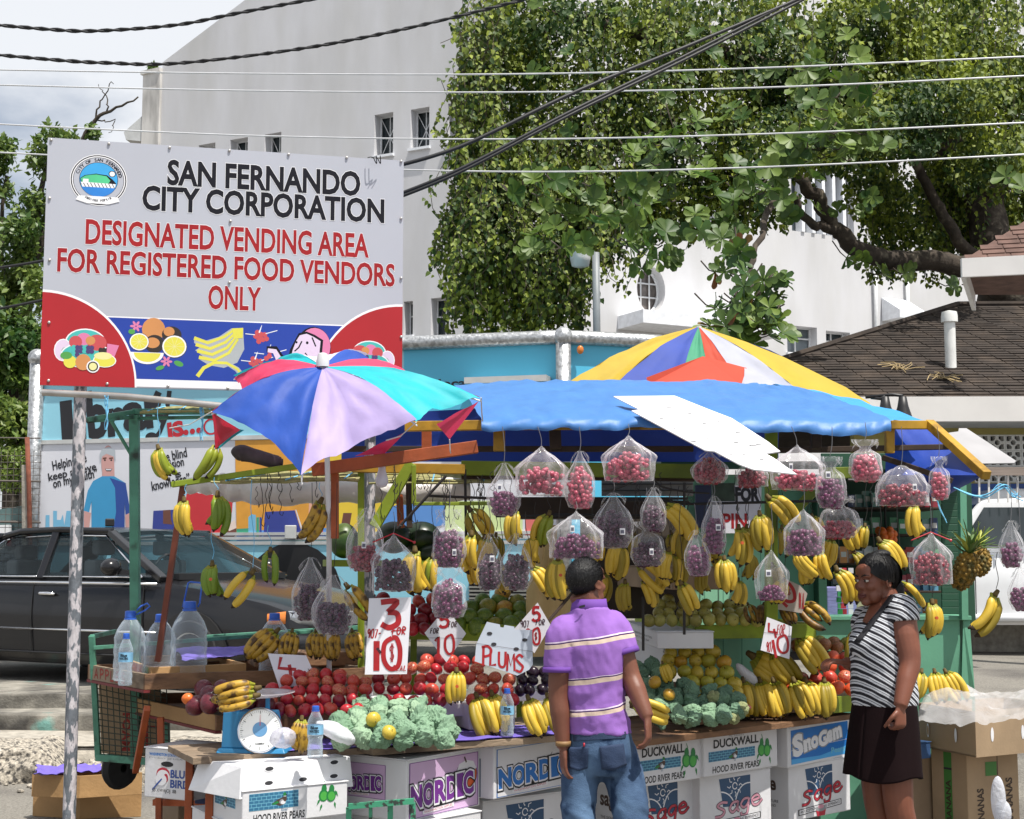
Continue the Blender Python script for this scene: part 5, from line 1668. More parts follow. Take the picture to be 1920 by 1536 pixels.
for i in range(8):
 a,b=P(*ft[i]),P(*ft[(i+1)%8])
 def fn(u,v,a=a,b=b,i=i):
  p=fa.lerp(a,v).lerp(fa.lerp(b,v),u)
  return p+V((0,0,.05*math.sin(math.pi*v)-.05*v*4*u*(1-u)))+V((0,-.02,.02))*fbm(u*3+i,v*4,i)*v
 mb=MB();mb.grid(fn,12,14);nm_,hx=fcol[i]
 build(mb,'canopy_panel',cloth_mat(nm_,hexc(hx),rough=.7,translucent=.25),umf,smooth=True)
for pts,hx,nm_ in(([(1212,708,8.8),(1318,668,9.2),(1400,690,9.0),(1390,722,8.8),(1215,722,8.8)],'d0573e','f_red'),([(1396,690,8.98),(1450,716,8.8),(1395,722,8.78)],'cfd0da','f_white')):
 mb=MB();q=[P(*p)for p in pts];mb.add(q,[tuple(range(len(q)))]);build(mb,'patch',cloth_mat(nm_,hexc(hx),rough=.7,translucent=.25),umf)
mb=MB();mb.tube([P(1310,1200,9.6),fa],.02,8);build(mb,'pole',m_rib,umf)
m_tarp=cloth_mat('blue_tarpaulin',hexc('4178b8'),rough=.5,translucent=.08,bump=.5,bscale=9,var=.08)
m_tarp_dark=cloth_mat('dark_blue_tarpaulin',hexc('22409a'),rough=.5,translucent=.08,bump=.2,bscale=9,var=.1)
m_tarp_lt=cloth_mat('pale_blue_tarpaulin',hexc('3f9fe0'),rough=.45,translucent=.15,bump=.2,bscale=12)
def lerp_line(line,t):
 n=len(line)-1;i=min(int(t*n),n-1);f=t*n-i
 a,b=line[i],line[i+1]
 return P(*(a[j]*(1-f)+b[j]*f for j in range(3)))
back=[(850,722,8.7),(980,714,8.7),(1120,713,8.7),(1300,714,8.7),(1420,720,8.6),(1490,726,8.4)]
front=[(903,786,7.15),(1050,784,7.1),(1200,783,7.1),(1370,788,7.1),(1540,790,7.1),(1668,786,7.15)]
drop=[20,21,21,20,21,21,18,16,19,23,24,23,24,26,25,22]
tarp=MB()
def ftarp(u,v):
 if v<=.82:
  w=v/.82
  p=lerp_line(back,u).lerp(lerp_line(front,u),w)
  p+=V((0,0,.02*math.sin(math.pi*w)+.014*fbm(u*5,w*3,2)-.008*math.sin(math.pi*w)*abs(math.sin(u*9))))
  p+=V((0,0,.010*fbm(u*22,w*7,4)+.006*abs(fbm(u*11+w*3,w*4-u*5,9))+.006*math.exp(-((u*7%1-.5)/.05)**2)+.006*math.exp(-((w*3%1-.5)/.05)**2)+.004*math.sin(u*70+6*fbm(u*6,w*4,1))*w))
  return p
 w=(v-.82)/.18
 x=u*(len(drop)-1);i=min(int(x),len(drop)-2);d=drop[i]+(drop[i+1]-drop[i])*(x-i)
 p=lerp_line(front,u)+V((0,0,.012*fbm(u*22,7,4)+.014*fbm(u*5,3,2)))
 return p+V((0,-.03*math.sin(w*2)-.006*math.sin(u*83+3*w),-w*d*7.1/F*1.1))
tarp.grid(ftarp,90,40)
tp_o=build(tarp,'blue_tarpaulin',m_tarp,loc=P(1250,750,7.9),smooth=True)
props(tp_o,'sun bleached blue tarpaulin stretched over the middle of the stall roof','tarpaulin')
tarp=MB()
q=[P(1440,716,9.2),P(1590,745,9.0),P(1742,789,7.9),P(1668,790,7.6),P(1480,728,8.9)]
def ft2(u,v):
 a=q[0].lerp(q[1],u)if u<1 else q[1]
 top=[q[0],q[1],q[2]];bot=[q[4],V(q[4].lerp(q[3],.5)),q[3]]
 i=0 if u<.5 else 1;f=(u-.5*i)*2
 return top[i].lerp(top[i+1],f).lerp(bot[i].lerp(bot[i+1],f),v)+V((0,0,.012*fbm(u*8,v*3,6)))
tarp.grid(ft2,24,8)
props(build(tarp,'pale_tarpaulin',m_tarp_lt,loc=q[2],smooth=True),'narrow lighter blue tarpaulin over the right end of the roof','tarpaulin')
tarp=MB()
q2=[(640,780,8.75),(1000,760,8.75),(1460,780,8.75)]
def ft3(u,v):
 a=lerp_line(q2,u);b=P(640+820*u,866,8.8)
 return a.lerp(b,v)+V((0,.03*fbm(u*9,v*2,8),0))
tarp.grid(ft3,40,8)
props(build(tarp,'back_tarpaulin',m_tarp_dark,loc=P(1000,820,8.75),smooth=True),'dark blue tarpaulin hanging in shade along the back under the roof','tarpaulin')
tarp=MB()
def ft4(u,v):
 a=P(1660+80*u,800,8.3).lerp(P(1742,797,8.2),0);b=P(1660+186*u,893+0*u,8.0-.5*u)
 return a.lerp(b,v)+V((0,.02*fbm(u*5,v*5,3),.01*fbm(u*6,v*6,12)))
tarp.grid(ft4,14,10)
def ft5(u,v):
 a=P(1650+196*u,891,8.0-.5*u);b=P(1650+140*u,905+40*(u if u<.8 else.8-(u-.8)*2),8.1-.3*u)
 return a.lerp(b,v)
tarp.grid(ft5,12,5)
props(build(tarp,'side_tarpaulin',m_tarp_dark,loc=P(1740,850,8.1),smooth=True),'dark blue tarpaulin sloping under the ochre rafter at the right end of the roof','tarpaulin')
m_card_w=mat('white_carton',(.76,.76,.78),rough=.6,var=.04,scale=6,bump=.08,bscale=40)
m_card_g=mat('shade_grey_underside',(.33,.325,.335),rough=.8,var=.08)  # shade on the sheet's underside is put into this grey
m_slot=mat('slot_shadow',(.03,.03,.035),rough=.9)
def flatboard(name,label,pts,plane_pts,m,slots=(),cat='carton',th=.006):
 a,b,c=[P(*q)for q in plane_pts]
 n=(b-a).cross(c-a).normalized()
 if n.dot(CAM-a)<0:n=-n
 w=[PPL(px,py,a,n)for px,py in pts]
 t=thing(name,label,cat,sum(w,V())/len(w))
 mb=MB();mb.prism(w,-n*th);build(mb,'sheet',m,t)
 for sx,sy,l,an in slots:
  mb=MB();c0=PPL(sx,sy,a,n)+n*.0015
  ux=V((math.cos(an),0,math.sin(an)));ux=(ux-n*ux.dot(n)).normalized();uy=n.cross(ux)
  kk=(c0-CAM).length/F
  mb.add([c0+ux*(l*kk*x)+uy*(l*.28*kk*y)for x,y in((-.5,-.5),(.5,-.5),(.5,.5),(-.5,.5))],[(0,1,2,3)])
  build(mb,'hand_hole',m_slot,t)
 return t
flatboard('opened_carton','white carton lid opened flat, uppermost on the blue tarpaulin',[(1150,743),(1265,742),(1330,768),(1372,784),(1440,828),(1463,846),(1432,851),(1300,790),(1205,771)],[(1150,743,7.4),(1265,743,7.4),(1440,846,6.7)],m_card_w,[(1255,765,10,-.2),(1290,775,12,-.5),(1345,790,10,-.5),(1385,812,12,-.5),(1422,834,10,-.5)])
flatboard('opened_carton','white slotted carton sheet overhanging the front edge of the tarpaulin',[(1184,770),(1212,766),(1300,778),(1400,832),(1450,858),(1494,889),(1412,880),(1385,870),(1340,846),(1322,844)],[(1184,768,7.12),(1300,768,7.12),(1450,885,6.5)],m_card_w,[(1240,785,8,-.4),(1322,795,10,-.5),(1335,783,9,-.5),(1325,822,7,-.4),(1380,830,9,-.4),(1412,836,14,-.5),(1370,852,8,-.2),(1395,853,7,-.2),(1428,862,8,-.2),(1262,803,10,-.4),(1300,828,10,-.4)])
flatboard('opened_carton','carton sheet coloured shade grey, poking out past the ochre rafter at the right',[(1768,813),(1797,809),(1798,803),(1812,803),(1905,864),(1902,868),(1842,869)],[(1770,812,7.8),(1812,803,7.9),(1900,868,7.6)],m_card_g,[])
m_lime=mat('lime_green_timber',hexc('7d8f1c'),rough=.6,var=.22,scale=7,col2=hexc('5b6a18'),thr=.58,scale2=6,stretch=(.6,.6,.6),bump=.2,bscale=30)
m_rust_t=mat('orange_timber',hexc('9a4a22'),rough=.6,var=.25,scale=8,bump=.2,bscale=30)
m_ochre=mat('ochre_timber',hexc('a8801c'),rough=.6,var=.25,scale=8,col2=hexc('6b5012'),thr=.6,scale2=9)
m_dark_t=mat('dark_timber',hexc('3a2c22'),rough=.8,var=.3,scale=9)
m_iron=mat('black_iron',(.02,.018,.017),rough=.6)
frame_=thing('stall_frame','lime green, orange and ochre timber frame with iron rods holding the stall roof','market stall',V((.6,7.5,0)))
def beam(a,b,w,m,name='beam',h=None):
 mb=MB();mb.bar(P(*a),P(*b),w,h or w);return build(mb,name,m,frame_,bevel=.003)
def rod(a,b,r=.008,m=None):
 mb=MB();mb.tube([P(*a),P(*b)],r,6);return build(mb,'iron_rod',m or m_iron,frame_)
beam((677,868,7.35),(677,1580,7.5),.032,m_lime,'post');beam((702,988,7.3),(772,868,7.3),.055,m_lime,'brace');beam((660,877,7.32),(872,880,7.32),.05,m_ochre)
beam((865,878,7.6),(1302,884,7.6),.075,m_lime);beam((865,893,7.63),(1302,898,7.63),.03,m_dark_t);beam((776,872,7.25),(776,945,7.25),.022,m_lime,'post');beam((774,945,7.25),(932,944,7.25),.018,m_lime)
beam((1446,800,7.75),(1446,1176,7.75),.062,m_lime,'post');beam((1466,985,7.65),(1545,900,7.6),.05,m_lime,'brace');beam((1538,888,7.7),(1612,886,7.7),.06,m_lime)
beam((585,882,6.9),(895,838,6.95),.06,m_rust_t);beam((628,885,6.95),(628,1010,6.95),.035,m_rust_t,'post');beam((748,905,7.6),(752,990,7.6),.035,m_rust_t,'post');beam((766,892,7.5),(768,990,7.5),.03,m_dark_t,'post')
beam((936,786,7.3),(936,846,7.3),.06,m_ochre,'post');beam((800,798,7.4),(800,850,7.4),.05,m_rust_t,'post');beam((760,800,7.3),(942,797,7.25),.05,m_ochre);beam((600,842,7.5),(1300,842,7.45),.03,m_dark_t)
beam((940,800,7.25),(1668,798,7.25),.035,m_ochre);beam((1040,800,7.4),(1042,842,7.4),.06,m_dark_t,'post');beam((1530,800,7.6),(1530,842,7.6),.05,m_dark_t,'post')
beam((1668,797,7.55),(1745,797,7.6),.045,m_ochre);beam((1668,797,7.6),(1668,850,7.6),.045,m_ochre,'post');beam((1742,794,7.6),(1850,892,7.05),.045,m_ochre,'rafter');beam((1450,845,7.8),(1780,838,7.8),.03,m_dark_t);beam((1655,858,7.7),(1785,902,7.5),.03,m_dark_t)
for a,b in(((1130,938,7.5),(1292,941,7.5)),((1255,946,7.5),(1600,938,7.5)),((805,930,7.4),(935,935,7.4)),((1255,935,7.5),(1290,935,7.5)),((872,880,7.45),(874,1010,7.45)),((1283,905,7.5),(1283,1190,7.5)),((1206,1120,7.5),(1206,1220,7.5)),((745,992,7.2),(836,893,7.2)),((1040,965,7.6),(1260,968,7.6)),((930,968,7.6),(1060,967,7.6)),((1590,900,7.6),(1660,902,7.6))):
 rod(a,b)
wh=MB()
for i in range(52):
 px=RND.choice([RND.uniform(690,960),RND.uniform(700,900),RND.uniform(1180,1640),RND.uniform(480,640)])
 y0=RND.uniform(870,915);L_=RND.uniform(25,90);Y=RND.uniform(7.0,7.5)
 q=[P(px+RND.uniform(-4,4),y0+L_*j/6,Y)for j in range(7)]+[P(px+4,y0+L_+5,Y),P(px+6,y0+L_-2,Y)]
 wh.tube(smooth_pts(q,3),.0018,4)
props(build(wh,'wire_hooks',m_iron,frame_),kind='stuff')
mb=MB();mb.tube(smooth_pts([P(1130,920,7.2),P(1160,915,7.2),P(1215,893,7.2),P(1240,912,7.2),P(1285,922,7.2),P(1330,925,7.2)],6),.005,5);build(mb,'cable',m_iron,frame_)
bl=thing('light_bulb','pale unlit light bulb hanging beside the mottled right sign pole','bulb',P(716,880,7.0))
mb=MB();c=P(716,893,7.0);mb.lathe([(.004,.055),(.018,.05),(.018,.03),(.03,-.01),(.032,-.03),(.022,-.05),(.004,-.056)],c,14);build(mb,'globe',mat('pearl_glass',(.62,.60,.66),rough=.3),bl,smooth=True)
mb=MB();mb.lathe([(.016,.095),(.02,.09),(.02,.05),(.016,.045)],c,10);build(mb,'socket',m_iron,bl);mb=MB();mb.tube([P(716,862,7),c+V((0,0,.09))],.004,5);build(mb,'flex',m_iron,bl)
m_plastic=mat('milky_plastic',(.60,.57,.54),rough=.35,var=.18,scale=7,bump=.8,bscale=16)
mb=MB();pts=smooth_pts([P(352,912,7.7),P(400,908,7.6),P(440,918,7.6),P(520,925,7.6),P(640,922,7.6),P(760,922,7.65),P(880,918,7.7)],8)
mb.tube(pts,[.035+.028*min(1,i/10)+.008*math.sin(i*1.3)for i in range(len(pts))],12)
props(build(mb,'rolled_sheet',m_plastic,loc=P(600,923,7.6),smooth=True),'milky plastic sheet rolled up along the back of the left roof','plastic sheet')
m_cane=mat('split_cane',hexc('8f8a5a'),rough=.8,var=.4,scale=30)
def cane_mat(label,c0,c1,c2,c3,n,name='cane_mat'):
 a,b,c,d=[P(*q)for q in(c0,c1,c2,c3)]
 t=thing(name,label,'mat',(a+c)/2,'split cane mats on the stall roof')
 me=None
 for i in range(n):
  v=i/(n-1)
  p0,p1=a.lerp(d,v),b.lerp(c,v)
  mb=MB();q=[p0.lerp(p1,k/6)+V((0,0,.006*RND.uniform(-1,1)))for k in range(7)]
  mb.tube(q,.006,4);build(mb,'cane',m_cane,t)
 for u in(.1,.5,.9):
  mb=MB();mb.tube([a.lerp(b,u)+V((0,0,.008)),d.lerp(c,u)+V((0,0,.008))],.004,4);build(mb,'binding',m_twine,t)
cane_mat('split cane mat on the lime green bar under the umbrella',(395,905,6.9),(672,900,7.1),(690,880,8.4),(500,888,8.3),16)
cane_mat('split cane mat lying on the green cart frame, left of the umbrella',(262,774,7.2),(408,770,7.3),(400,762,8.2),(300,765,8.2),12)
cane_mat('split cane mat between the orange beam and the rolled sheet, behind the bulb',(690,905,7.4),(930,905,7.5),(940,888,8.6),(690,888,8.6),14)
mb=MB();mb.bar(P(322,909,6.95),P(560,874,6.95),.035,.028)
props(build(mb,'roof_bar',mats:=m_lime,loc=P(440,892,6.95),bevel=.003),'lime green bar slanting up from the leaning red stick to the umbrella','timber')
mb=MB();mb.bar(P(343,912,6.97),P(296,1240,7.1),.026,.026)
props(build(mb,'leaning_stick',mat('red_brown_stick',hexc('6a3424'),rough=.6,var=.2,scale=10),loc=P(296,1240,7.1)),'red brown stick leaning left under the lime green bar','timber')
mb=MB();q=smooth_pts([P(440,858,7.0),P(452,850,7.0),P(480,856,7.0),P(515,866,7.0),P(530,868,7.0)],5);mb.tube(q,[.02,.03,.036,.04,.042,.042,.042,.04,.038,.036,.036,.036,.035,.035,.034,.034,.034,.03,.028,.02,.02][:len(q)],9)
props(build(mb,'bundled_cloth',mat('dark_cloth_roll',(.06,.045,.05),rough=.8,var=.4,scale=12),loc=P(480,858,7),smooth=True),'dark bundled cloth tied under the blue umbrella panel','cloth')
m_teal=mat('teal_iron',hexc('4f8a74'),rough=.55,var=.2,scale=9,col2=hexc('27382f'),thr=.62,scale2=11,bump=.2,bscale=40)
cart=thing('wire_cart','teal iron cart with wire mesh sides, tall corner post and one black tyre','cart',P(250,1500,7.9))
def cb(a,b,w,m=m_teal,name='rail'):
 mb=MB();mb.bar(P(*a),P(*b),w,w);return build(mb,name,m,cart,bevel=.002)
cb((252,778,7.5),(255,1440,7.7),.047,name='tall_post');cb((164,787,7.2),(252,772,7.5),.024);cb((164,790,7.22),(250,782,7.48),.02);cb((250,772,7.5),(405,772,7.4),.03);cb((250,785,7.52),(405,782,7.42),.018);cb((208,788,7.35),(250,860,7.55),.014)
cb((172,1192,7.5),(184,1420,7.6),.028,name='post');cb((172,1194,7.5),(216,1184,8.0),.022);cb((174,1215,7.5),(640,1180,8.4),.02);cb((182,1420,7.6),(335,1432,7.45),.035);cb((312,1345,7.5),(314,1440,7.5),.03,name='post');cb((386,1195,8.2),(700,1175,8.6),.025)
mb=MB()
a0,a1,b0_,b1_=P(176,1255,7.55),P(312,1290,7.45),P(184,1418,7.6),P(318,1428,7.45)
for i in range(13):mb.tube([a0.lerp(a1,i/12),b0_.lerp(b1_,i/12)],.0028,4)
for i in range(15):mb.tube([a0.lerp(b0_,i/14),a1.lerp(b1_,i/14)],.0028,4)
props(build(mb,'side_mesh',mat('dark_green_wire',(.05,.06,.045),rough=.6),cart),kind='stuff')
mb=MB();mb.lathe([(.02,-.03),(.10,-.03),(.115,0),(.10,.03),(.02,.03)],P(225,1440,7.9),20,axis=(.8,-.6,0));build(mb,'tyre',m_tyre,cart,smooth=True,angle=40)
m_kraft=mat('brown_cardboard',(.36,.255,.155),rough=.85,var=.10,scale=5,bump=.08,bscale=60)
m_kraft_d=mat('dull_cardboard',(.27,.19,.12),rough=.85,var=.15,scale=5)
cs=thing('cardboard_sheet','brown cardboard sheet with red upside lettering standing inside the wire cart','cardboard',P(240,1420,7.68))
pl=PixPlane(P(240,1420,7.68),(0.12,-1,0.02))
mb=MB();mb.prism([pl.W(*q)for q in((184,1262),(300,1290),(306,1422),(190,1412))],-pl.n*.006);build(mb,'sheet',m_kraft,cs)
p_=pl.printer()
m_rprint=mat('faded_red_print',hexc('9c3a34'),rough=.8,var=.3,scale=20)
x,y=pl.L(231,1338);p_.text('FOAM L',x,y,14*7.68/F,m_rprint,rot=-90,bold=.04,w=88*7.68/F);x,y=pl.L(258,1336);p_.text('FOAM LID',x,y,7*7.68/F,m_rprint,rot=-90,bold=.02,w=78*7.68/F)
p_.line([pl.L(275,1340),pl.L(276,1415)],.012,m_rprint);p_.line([pl.L(270,1362),pl.L(298,1364)],.012,m_rprint);p_.line([pl.L(248,1338),pl.L(249,1412)],.006,m_rprint)
p_.build('lettering',cs)
m_tray=mat('weathered_plank',hexc('8c7a66'),rough=.85,var=.25,scale=5,bump=.4,bscale=26,col2=hexc('5f5044'),thr=.58,scale2=4,stretch=(1,1,3))
m_tray_b=mat('brown_plank',hexc('7a5a40'),rough=.8,var=.25,scale=5,bump=.4,bscale=26,col2=hexc('4a3426'),thr=.6,scale2=4,stretch=(1,1,3))
m_tray_y=mat('fresh_plank',hexc('a88458'),rough=.8,var=.18,scale=4,bump=.3,bscale=30)
m_redtrim=mat('dark_red_paint',hexc('6e1f22'),rough=.6,var=.2)
m_redpaint=mat('red_paint_scrawl',hexc('94382f'),rough=.8,var=.2)
def quad_from(fl,fr,bl,z):
 a,b,c=PZ(*fl,z),PZ(*fr,z),PZ(*bl,z)
 return a,b-a,c-a
def tray(name,label,fl,fr,bl,z,h,mats_,cat='tray',th=.018,trim=None,floor=True):
 o,u,w=quad_from(fl,fr,bl,z)
 t=thing(name,label,cat,o+u/2+w/2-V((0,0,h)))
 un,wn=u.normalized(),w.normalized()
 fm_,sm_=mats_ if isinstance(mats_,tuple)else(mats_,mats_)
 down=V((0,0,-h))
 for nm,oo,aa,bb_,m in(('front_board',o,u,wn*th,fm_),('back_board',o+w-wn*th,u,wn*th,fm_),('side_board',o+wn*th,un*th,w-wn*2*th,sm_),('side_board',o+u-un*th+wn*th,un*th,w-wn*2*th,sm_)):
  mb=MB();mb.obox(oo+down,aa,bb_,V((0,0,h)));build(mb,nm,m,t,bevel=.002)
 if floor:
  mb=MB();mb.obox(o+down+V((0,0,.004))+un*th+wn*th,u-un*2*th,w-wn*2*th,V((0,0,.012)));build(mb,'base_board',m_tray_b,t)
 if trim:
  mb=MB();mb.obox(o+down+V((0,0,-.014))-un*.004,un*.03,w,V((0,0,.013)));build(mb,'red_trim',trim,t)
 return t,o,u,w
t1,o1,u1_,w1=tray('wooden_tray','long weathered wooden tray with red scrawled letters, upper left of the stall',(272,1264),(700,1252),(165,1246),1.08,.075,(m_tray_b,m_tray),trim=m_redtrim)
wn_=w1.normalized();nn_=V((wn_.y,-wn_.x,0));nn_=nn_ if nn_.x<0 else-nn_
p_=Print(o1+w1-V((0,0,.075)),-wn_,V((0,0,1)),.0003,-.0008 if False else.001)
if p_.n.dot(nn_)<0:p_.n=nn_
hand(p_,'APPLES',.10,.012,.055,.05,.010,m_redpaint,.35);p_.build('scrawl',t1)
t2,o2,u2_,w2_=tray('wooden_tray','lower left wooden tray with a bare side board and dark red edge, holding dark fruit',(406,1342),(700,1335),(216,1301),.90,.07,(m_tray_b,m_tray_y),trim=m_redtrim)
for fl,fr,bl,z,h,lab in(((283,1252),(462,1244),(224,1232),1.10,.05,'shallow brown crate with a torn fruit label inside the upper left tray'),):
 t3,*_=tray('fruit_crate',lab,fl,fr,bl,z,h,(m_tray_y,m_tray_y),cat='crate')
 pl=PixPlane(PZ(*fl,z),(-.86,-.5,0));p_=Print(PZ(*bl,z)-V((0,0,.048)),(PZ(*fl,z)-PZ(*bl,z)).normalized(),V((0,0,1)),.0003,.001)
 L_=(PZ(*fl,z)-PZ(*bl,z)).length
 p_.rect(L_*.05,.004,L_*.35,.040,mat('torn_label',hexc('8a6a4a'),rough=.8,var=.5,scale=30));p_.rect(L_*.45,.004,L_*.3,.040,mat('label_orange',hexc('b05a3c'),rough=.8,var=.4,scale=30));p_.rect(L_*.8,.004,L_*.14,.04,mat('label_green',hexc('7c8a4a'),rough=.8,var=.5,scale=40))
 p_.build('label',t3)
def flat_table(name,label,fl,fr,z,depth,th,m,legs=(),edge=None,cat='table'):
 a,b=PZ(*fl,z),PZ(*fr,z)
 u=b-a;un=u.normalized();wn=V((-un.y,un.x,0));wn=wn if wn.y>0 else-wn
 t=thing(name,label,cat,(a+b)/2+wn*depth/2-V((0,0,z)))
 k=4
 for i in range(k):
  mb=MB();mb.obox(a+wn*(depth*i/k+.001)-V((0,0,th)),u,wn*(depth/k-.003),V((0,0,th-.002*(i%2))));build(mb,'plank',m,t,bevel=.002)
 for x,y in legs:
  p=a+un*x+wn*y
  mb=MB();mb.bar(p-V((0,0,z)),p-V((0,0,th+.001)),.035,.035);build(mb,'leg',m_rust_t,t,bevel=.003)
 return t,a,u,un,wn
T1,TA,TU1,TUn1,TWn1=flat_table('market_table','left market table of worn planks with the scale and the water bottle on it',(362,1421),(892,1389),.775,.48,.03,m_tray,[(.09,.05),(.09,.42),(1.25,.42)])
T2,TA2,*_r2=flat_table('market_table','middle market table of planks behind the purple shirted man',(700,1404),(1175,1370),.79,.8,.03,m_tray,[(.1,.7),(1.2,.7)])
T3,TA3,TU3,TUn3,TWn3=flat_table('market_table','right market table of brown planks above the pear cartons',(1160,1394),(1606,1338),.75,.8,.03,m_tray_b,[(.1,.7),(1.8,.7)])
tray('wooden_tray','shallow brown tray corner jutting over the right table, full of green wrapped fruit',(1302,1350),(1412,1332),(1180,1318),.80,.03,(m_tray_b,m_tray_b),th=.014)
def shelf(label,fl,fr,bl,z,h):
 return tray('lime_shelf',label,fl,fr,bl,z,h,(m_lime,m_lime),cat='shelf',th=.02)
shelf('lime green shelf tray holding the mangoes behind the price signs',(765,1168),(985,1172),(760,1158),1.28,.09)
shelf('lime green shelf tray holding pale pears, left of the green kiosk panel',(1303,1172),(1530,1170),(1190,1150),1.27,.075)
shelf('small lime green shelf under the pile of red fruit at the right',(1548,1308),(1606,1303),(1548,1290),.86,.09)
for a,b,lab in(((276,1328,6.9),(254,1446,7.3),'slanting red leg behind the lower left tray'),((301,1345,7.0),(302,1400,7.0),'short upright red leg beside the wire cart'),((298,1478,7.2),(298,1600,7.2),'front red leg under the white carton with the bird')):
 mb=MB();mb.bar(P(*a),P(*b),.03,.03);props(build(mb,'stand_leg',m_rust_t,loc=P(*b),bevel=.003),lab,'timber')
mb=MB();mb.obox(P(288,1498,7.3)-V((0,.02,.03)),P(415,1500,7.1)-P(288,1498,7.3),V((0.1,.45,0)),V((0,0,.03)));props(build(mb,'low_shelf',m_rust_t,loc=P(340,1500,7.2)),'low red brown shelf under the carton with the bird','shelf')
st=thing('iron_stool','chipped teal iron stool in front of the purple carton','stool',P(715,1700,6.1))
m_chip=mat('chipped_teal',hexc('3d8f6e'),rough=.5,var=.2,col2=(.03,.04,.035),thr=.56,scale2=40,soft=.03)
for a,b in(((654,1512,6.1),(776,1502,6.1)),((654,1514,6.12),(654,1720,6.1)),((774,1505,6.12),(778,1720,6.1)),((695,1512,6.12),(694,1720,6.12)),((732,1510,6.12),(730,1720,6.12))):
 mb=MB();mb.bar(P(*a),P(*b),.022 if a[1]!=1512 or b[0]>700 else.014,.022);build(mb,'bar',m_chip,st)
ck=PZ(62,1528,0)
def ground_crate(label,fl,fr,bl,z,h):
 return tray('wooden_crate',label,fl,fr,bl,z,h,(m_tray_y,m_tray_y),cat='crate',th=.012)
ground_crate('lower of two stacked fresh wood crates on the asphalt by the pole',(150,1490),(266,1486),(62,1485),.155,.15)
ground_crate('upper of two stacked fresh wood crates, topped with purple paper',(62+88,1455),(267,1448),(60,1452),.30,.135)
m_purple=mat('purple_tissue',hexc('6c5cb4'),rough=.7,var=.15,scale=9,bump=.3,bscale=30)
def paper(label,corners,name='purple_paper',m=m_purple,amp=.012,n=18):
 a,b,c,d=[V(q)for q in corners]
 mb=MB()
 def fn(u,v):
  p=a.lerp(b,u).lerp(d.lerp(c,u),v)
  e=1+.08*fbm(u*3,v*3,a.x)
  return p+V((0,0,amp*(1.2*fbm(u*4+a.x,v*4,2)+.8*fbm(u*9,v*9,5))))+V((.02*fbm(v*5,1,a.y),.02*fbm(u*5,2,a.y),0))
 mb.grid(fn,n,n);mb.grid(lambda u,v:fn(u,v)-V((0,0,.003)),n,n,flip=True)
 o=build(mb,name,m,loc=(a+c)/2,smooth=True);props(o,label,'paper');return o
paper('crumpled purple tissue paper spread on the stacked crates',[PZ(66,1453,.315),PZ(205,1444,.315),PZ(178,1432,.33),PZ(70,1436,.33)],amp=.02)
paper('folded purple paper draped over the upper left tray',[PZ(350,1240,1.11),PZ(525,1219,1.125),PZ(490,1212,1.14),PZ(322,1214,1.14)],amp=.012)
paper('purple paper spread under the green wrapped fruit on the left table',[TA+TUn1*.36+V((0,0,.006))-TWn1*.02,TA+TUn1*1.28+V((0,0,.006))-TWn1*.02,TA+TUn1*1.28+TWn1*.36+V((0,0,.006)),TA+TUn1*.36+TWn1*.36+V((0,0,.006))],amp=.006)
paper('purple paper under the row of bananas on the middle table',[PZ(705,1400,.80),PZ(1112,1370,.80),PZ(1100,1352,.80),PZ(720,1375,.80)],amp=.006)
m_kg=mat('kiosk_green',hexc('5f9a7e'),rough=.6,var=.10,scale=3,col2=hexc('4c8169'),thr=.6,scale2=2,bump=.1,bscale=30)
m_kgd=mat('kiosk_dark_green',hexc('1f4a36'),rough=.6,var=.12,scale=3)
m_mint=mat('mint_wall',hexc('8cc8a6'),rough=.65,var=.08,scale=3)
kiosk=thing('green_kiosk','green painted wooden kiosk with stocked shelves standing behind the right of the stall','kiosk',V((2.3,9.3,gz(2.3,9))))
def kpanel(px0,px1,py0,py1,Y,th,m,name):
 a,b=P(px0,py0,Y),P(px1,py1,Y)
 mb=MB();mb.obox((a.x,Y,b.z),(b.x-a.x,0,0),(0,th,0),(0,0,a.z-b.z));return build(mb,name,m,kiosk,bevel=.003)
kz=gz(2,9)
kpanel(1530,1812,1160,1560,9.0,.03,m_kg,'counter_front');kpanel(1526,1822,1155,1163,8.97,.40,m_kg,'counter_top')
a=P(1792,1163,9.0);b_=P(1826,1292,9.0)
mb=MB();mb.prism([P(1806,1162,8.99),P(1818,1162,8.99),P(1828,1300,8.95),P(1828,1420,8.95),P(1800,1420,8.95)],V((.02,.5,0)));build(mb,'side_brace',m_kg,kiosk,bevel=.004)
mb=MB();mb.prism([P(1800,900,8.9),P(1812,900,8.9),P(1816,1162,8.9),P(1804,1162,8.9)],V((0,.06,0)));build(mb,'corner_post',m_kg,kiosk)
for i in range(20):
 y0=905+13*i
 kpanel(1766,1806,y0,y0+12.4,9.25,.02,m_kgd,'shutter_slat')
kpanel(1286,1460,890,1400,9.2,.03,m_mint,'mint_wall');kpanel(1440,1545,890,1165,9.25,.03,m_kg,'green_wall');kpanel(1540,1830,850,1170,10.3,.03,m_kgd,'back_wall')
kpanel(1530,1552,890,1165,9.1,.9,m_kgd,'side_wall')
mb=MB();mb.obox(P(1240,880,9.0),(P(1830,880,9).x-P(1240,880,9).x,0,0),(0,1.5,.1),(0,0,.05));build(mb,'roof_board',m_kgd,kiosk)
for i in range(1,5):
 px=1286+35*i;mb=MB();mb.bar(P(px,892,9.17),P(px,1390,9.17),.006,.004);build(mb,'board_joint',m_kg,kiosk)
for py in(905,955,1010,1062,1110):
 kpanel(1552,1770,py+46,py+50,9.75,.5,m_dark_t,'shelf_board')
kpanel(1556,1562,900,1162,9.72,.03,m_iron,'shelf_upright');kpanel(1660,1665,900,1162,9.74,.03,m_iron,'shelf_upright')
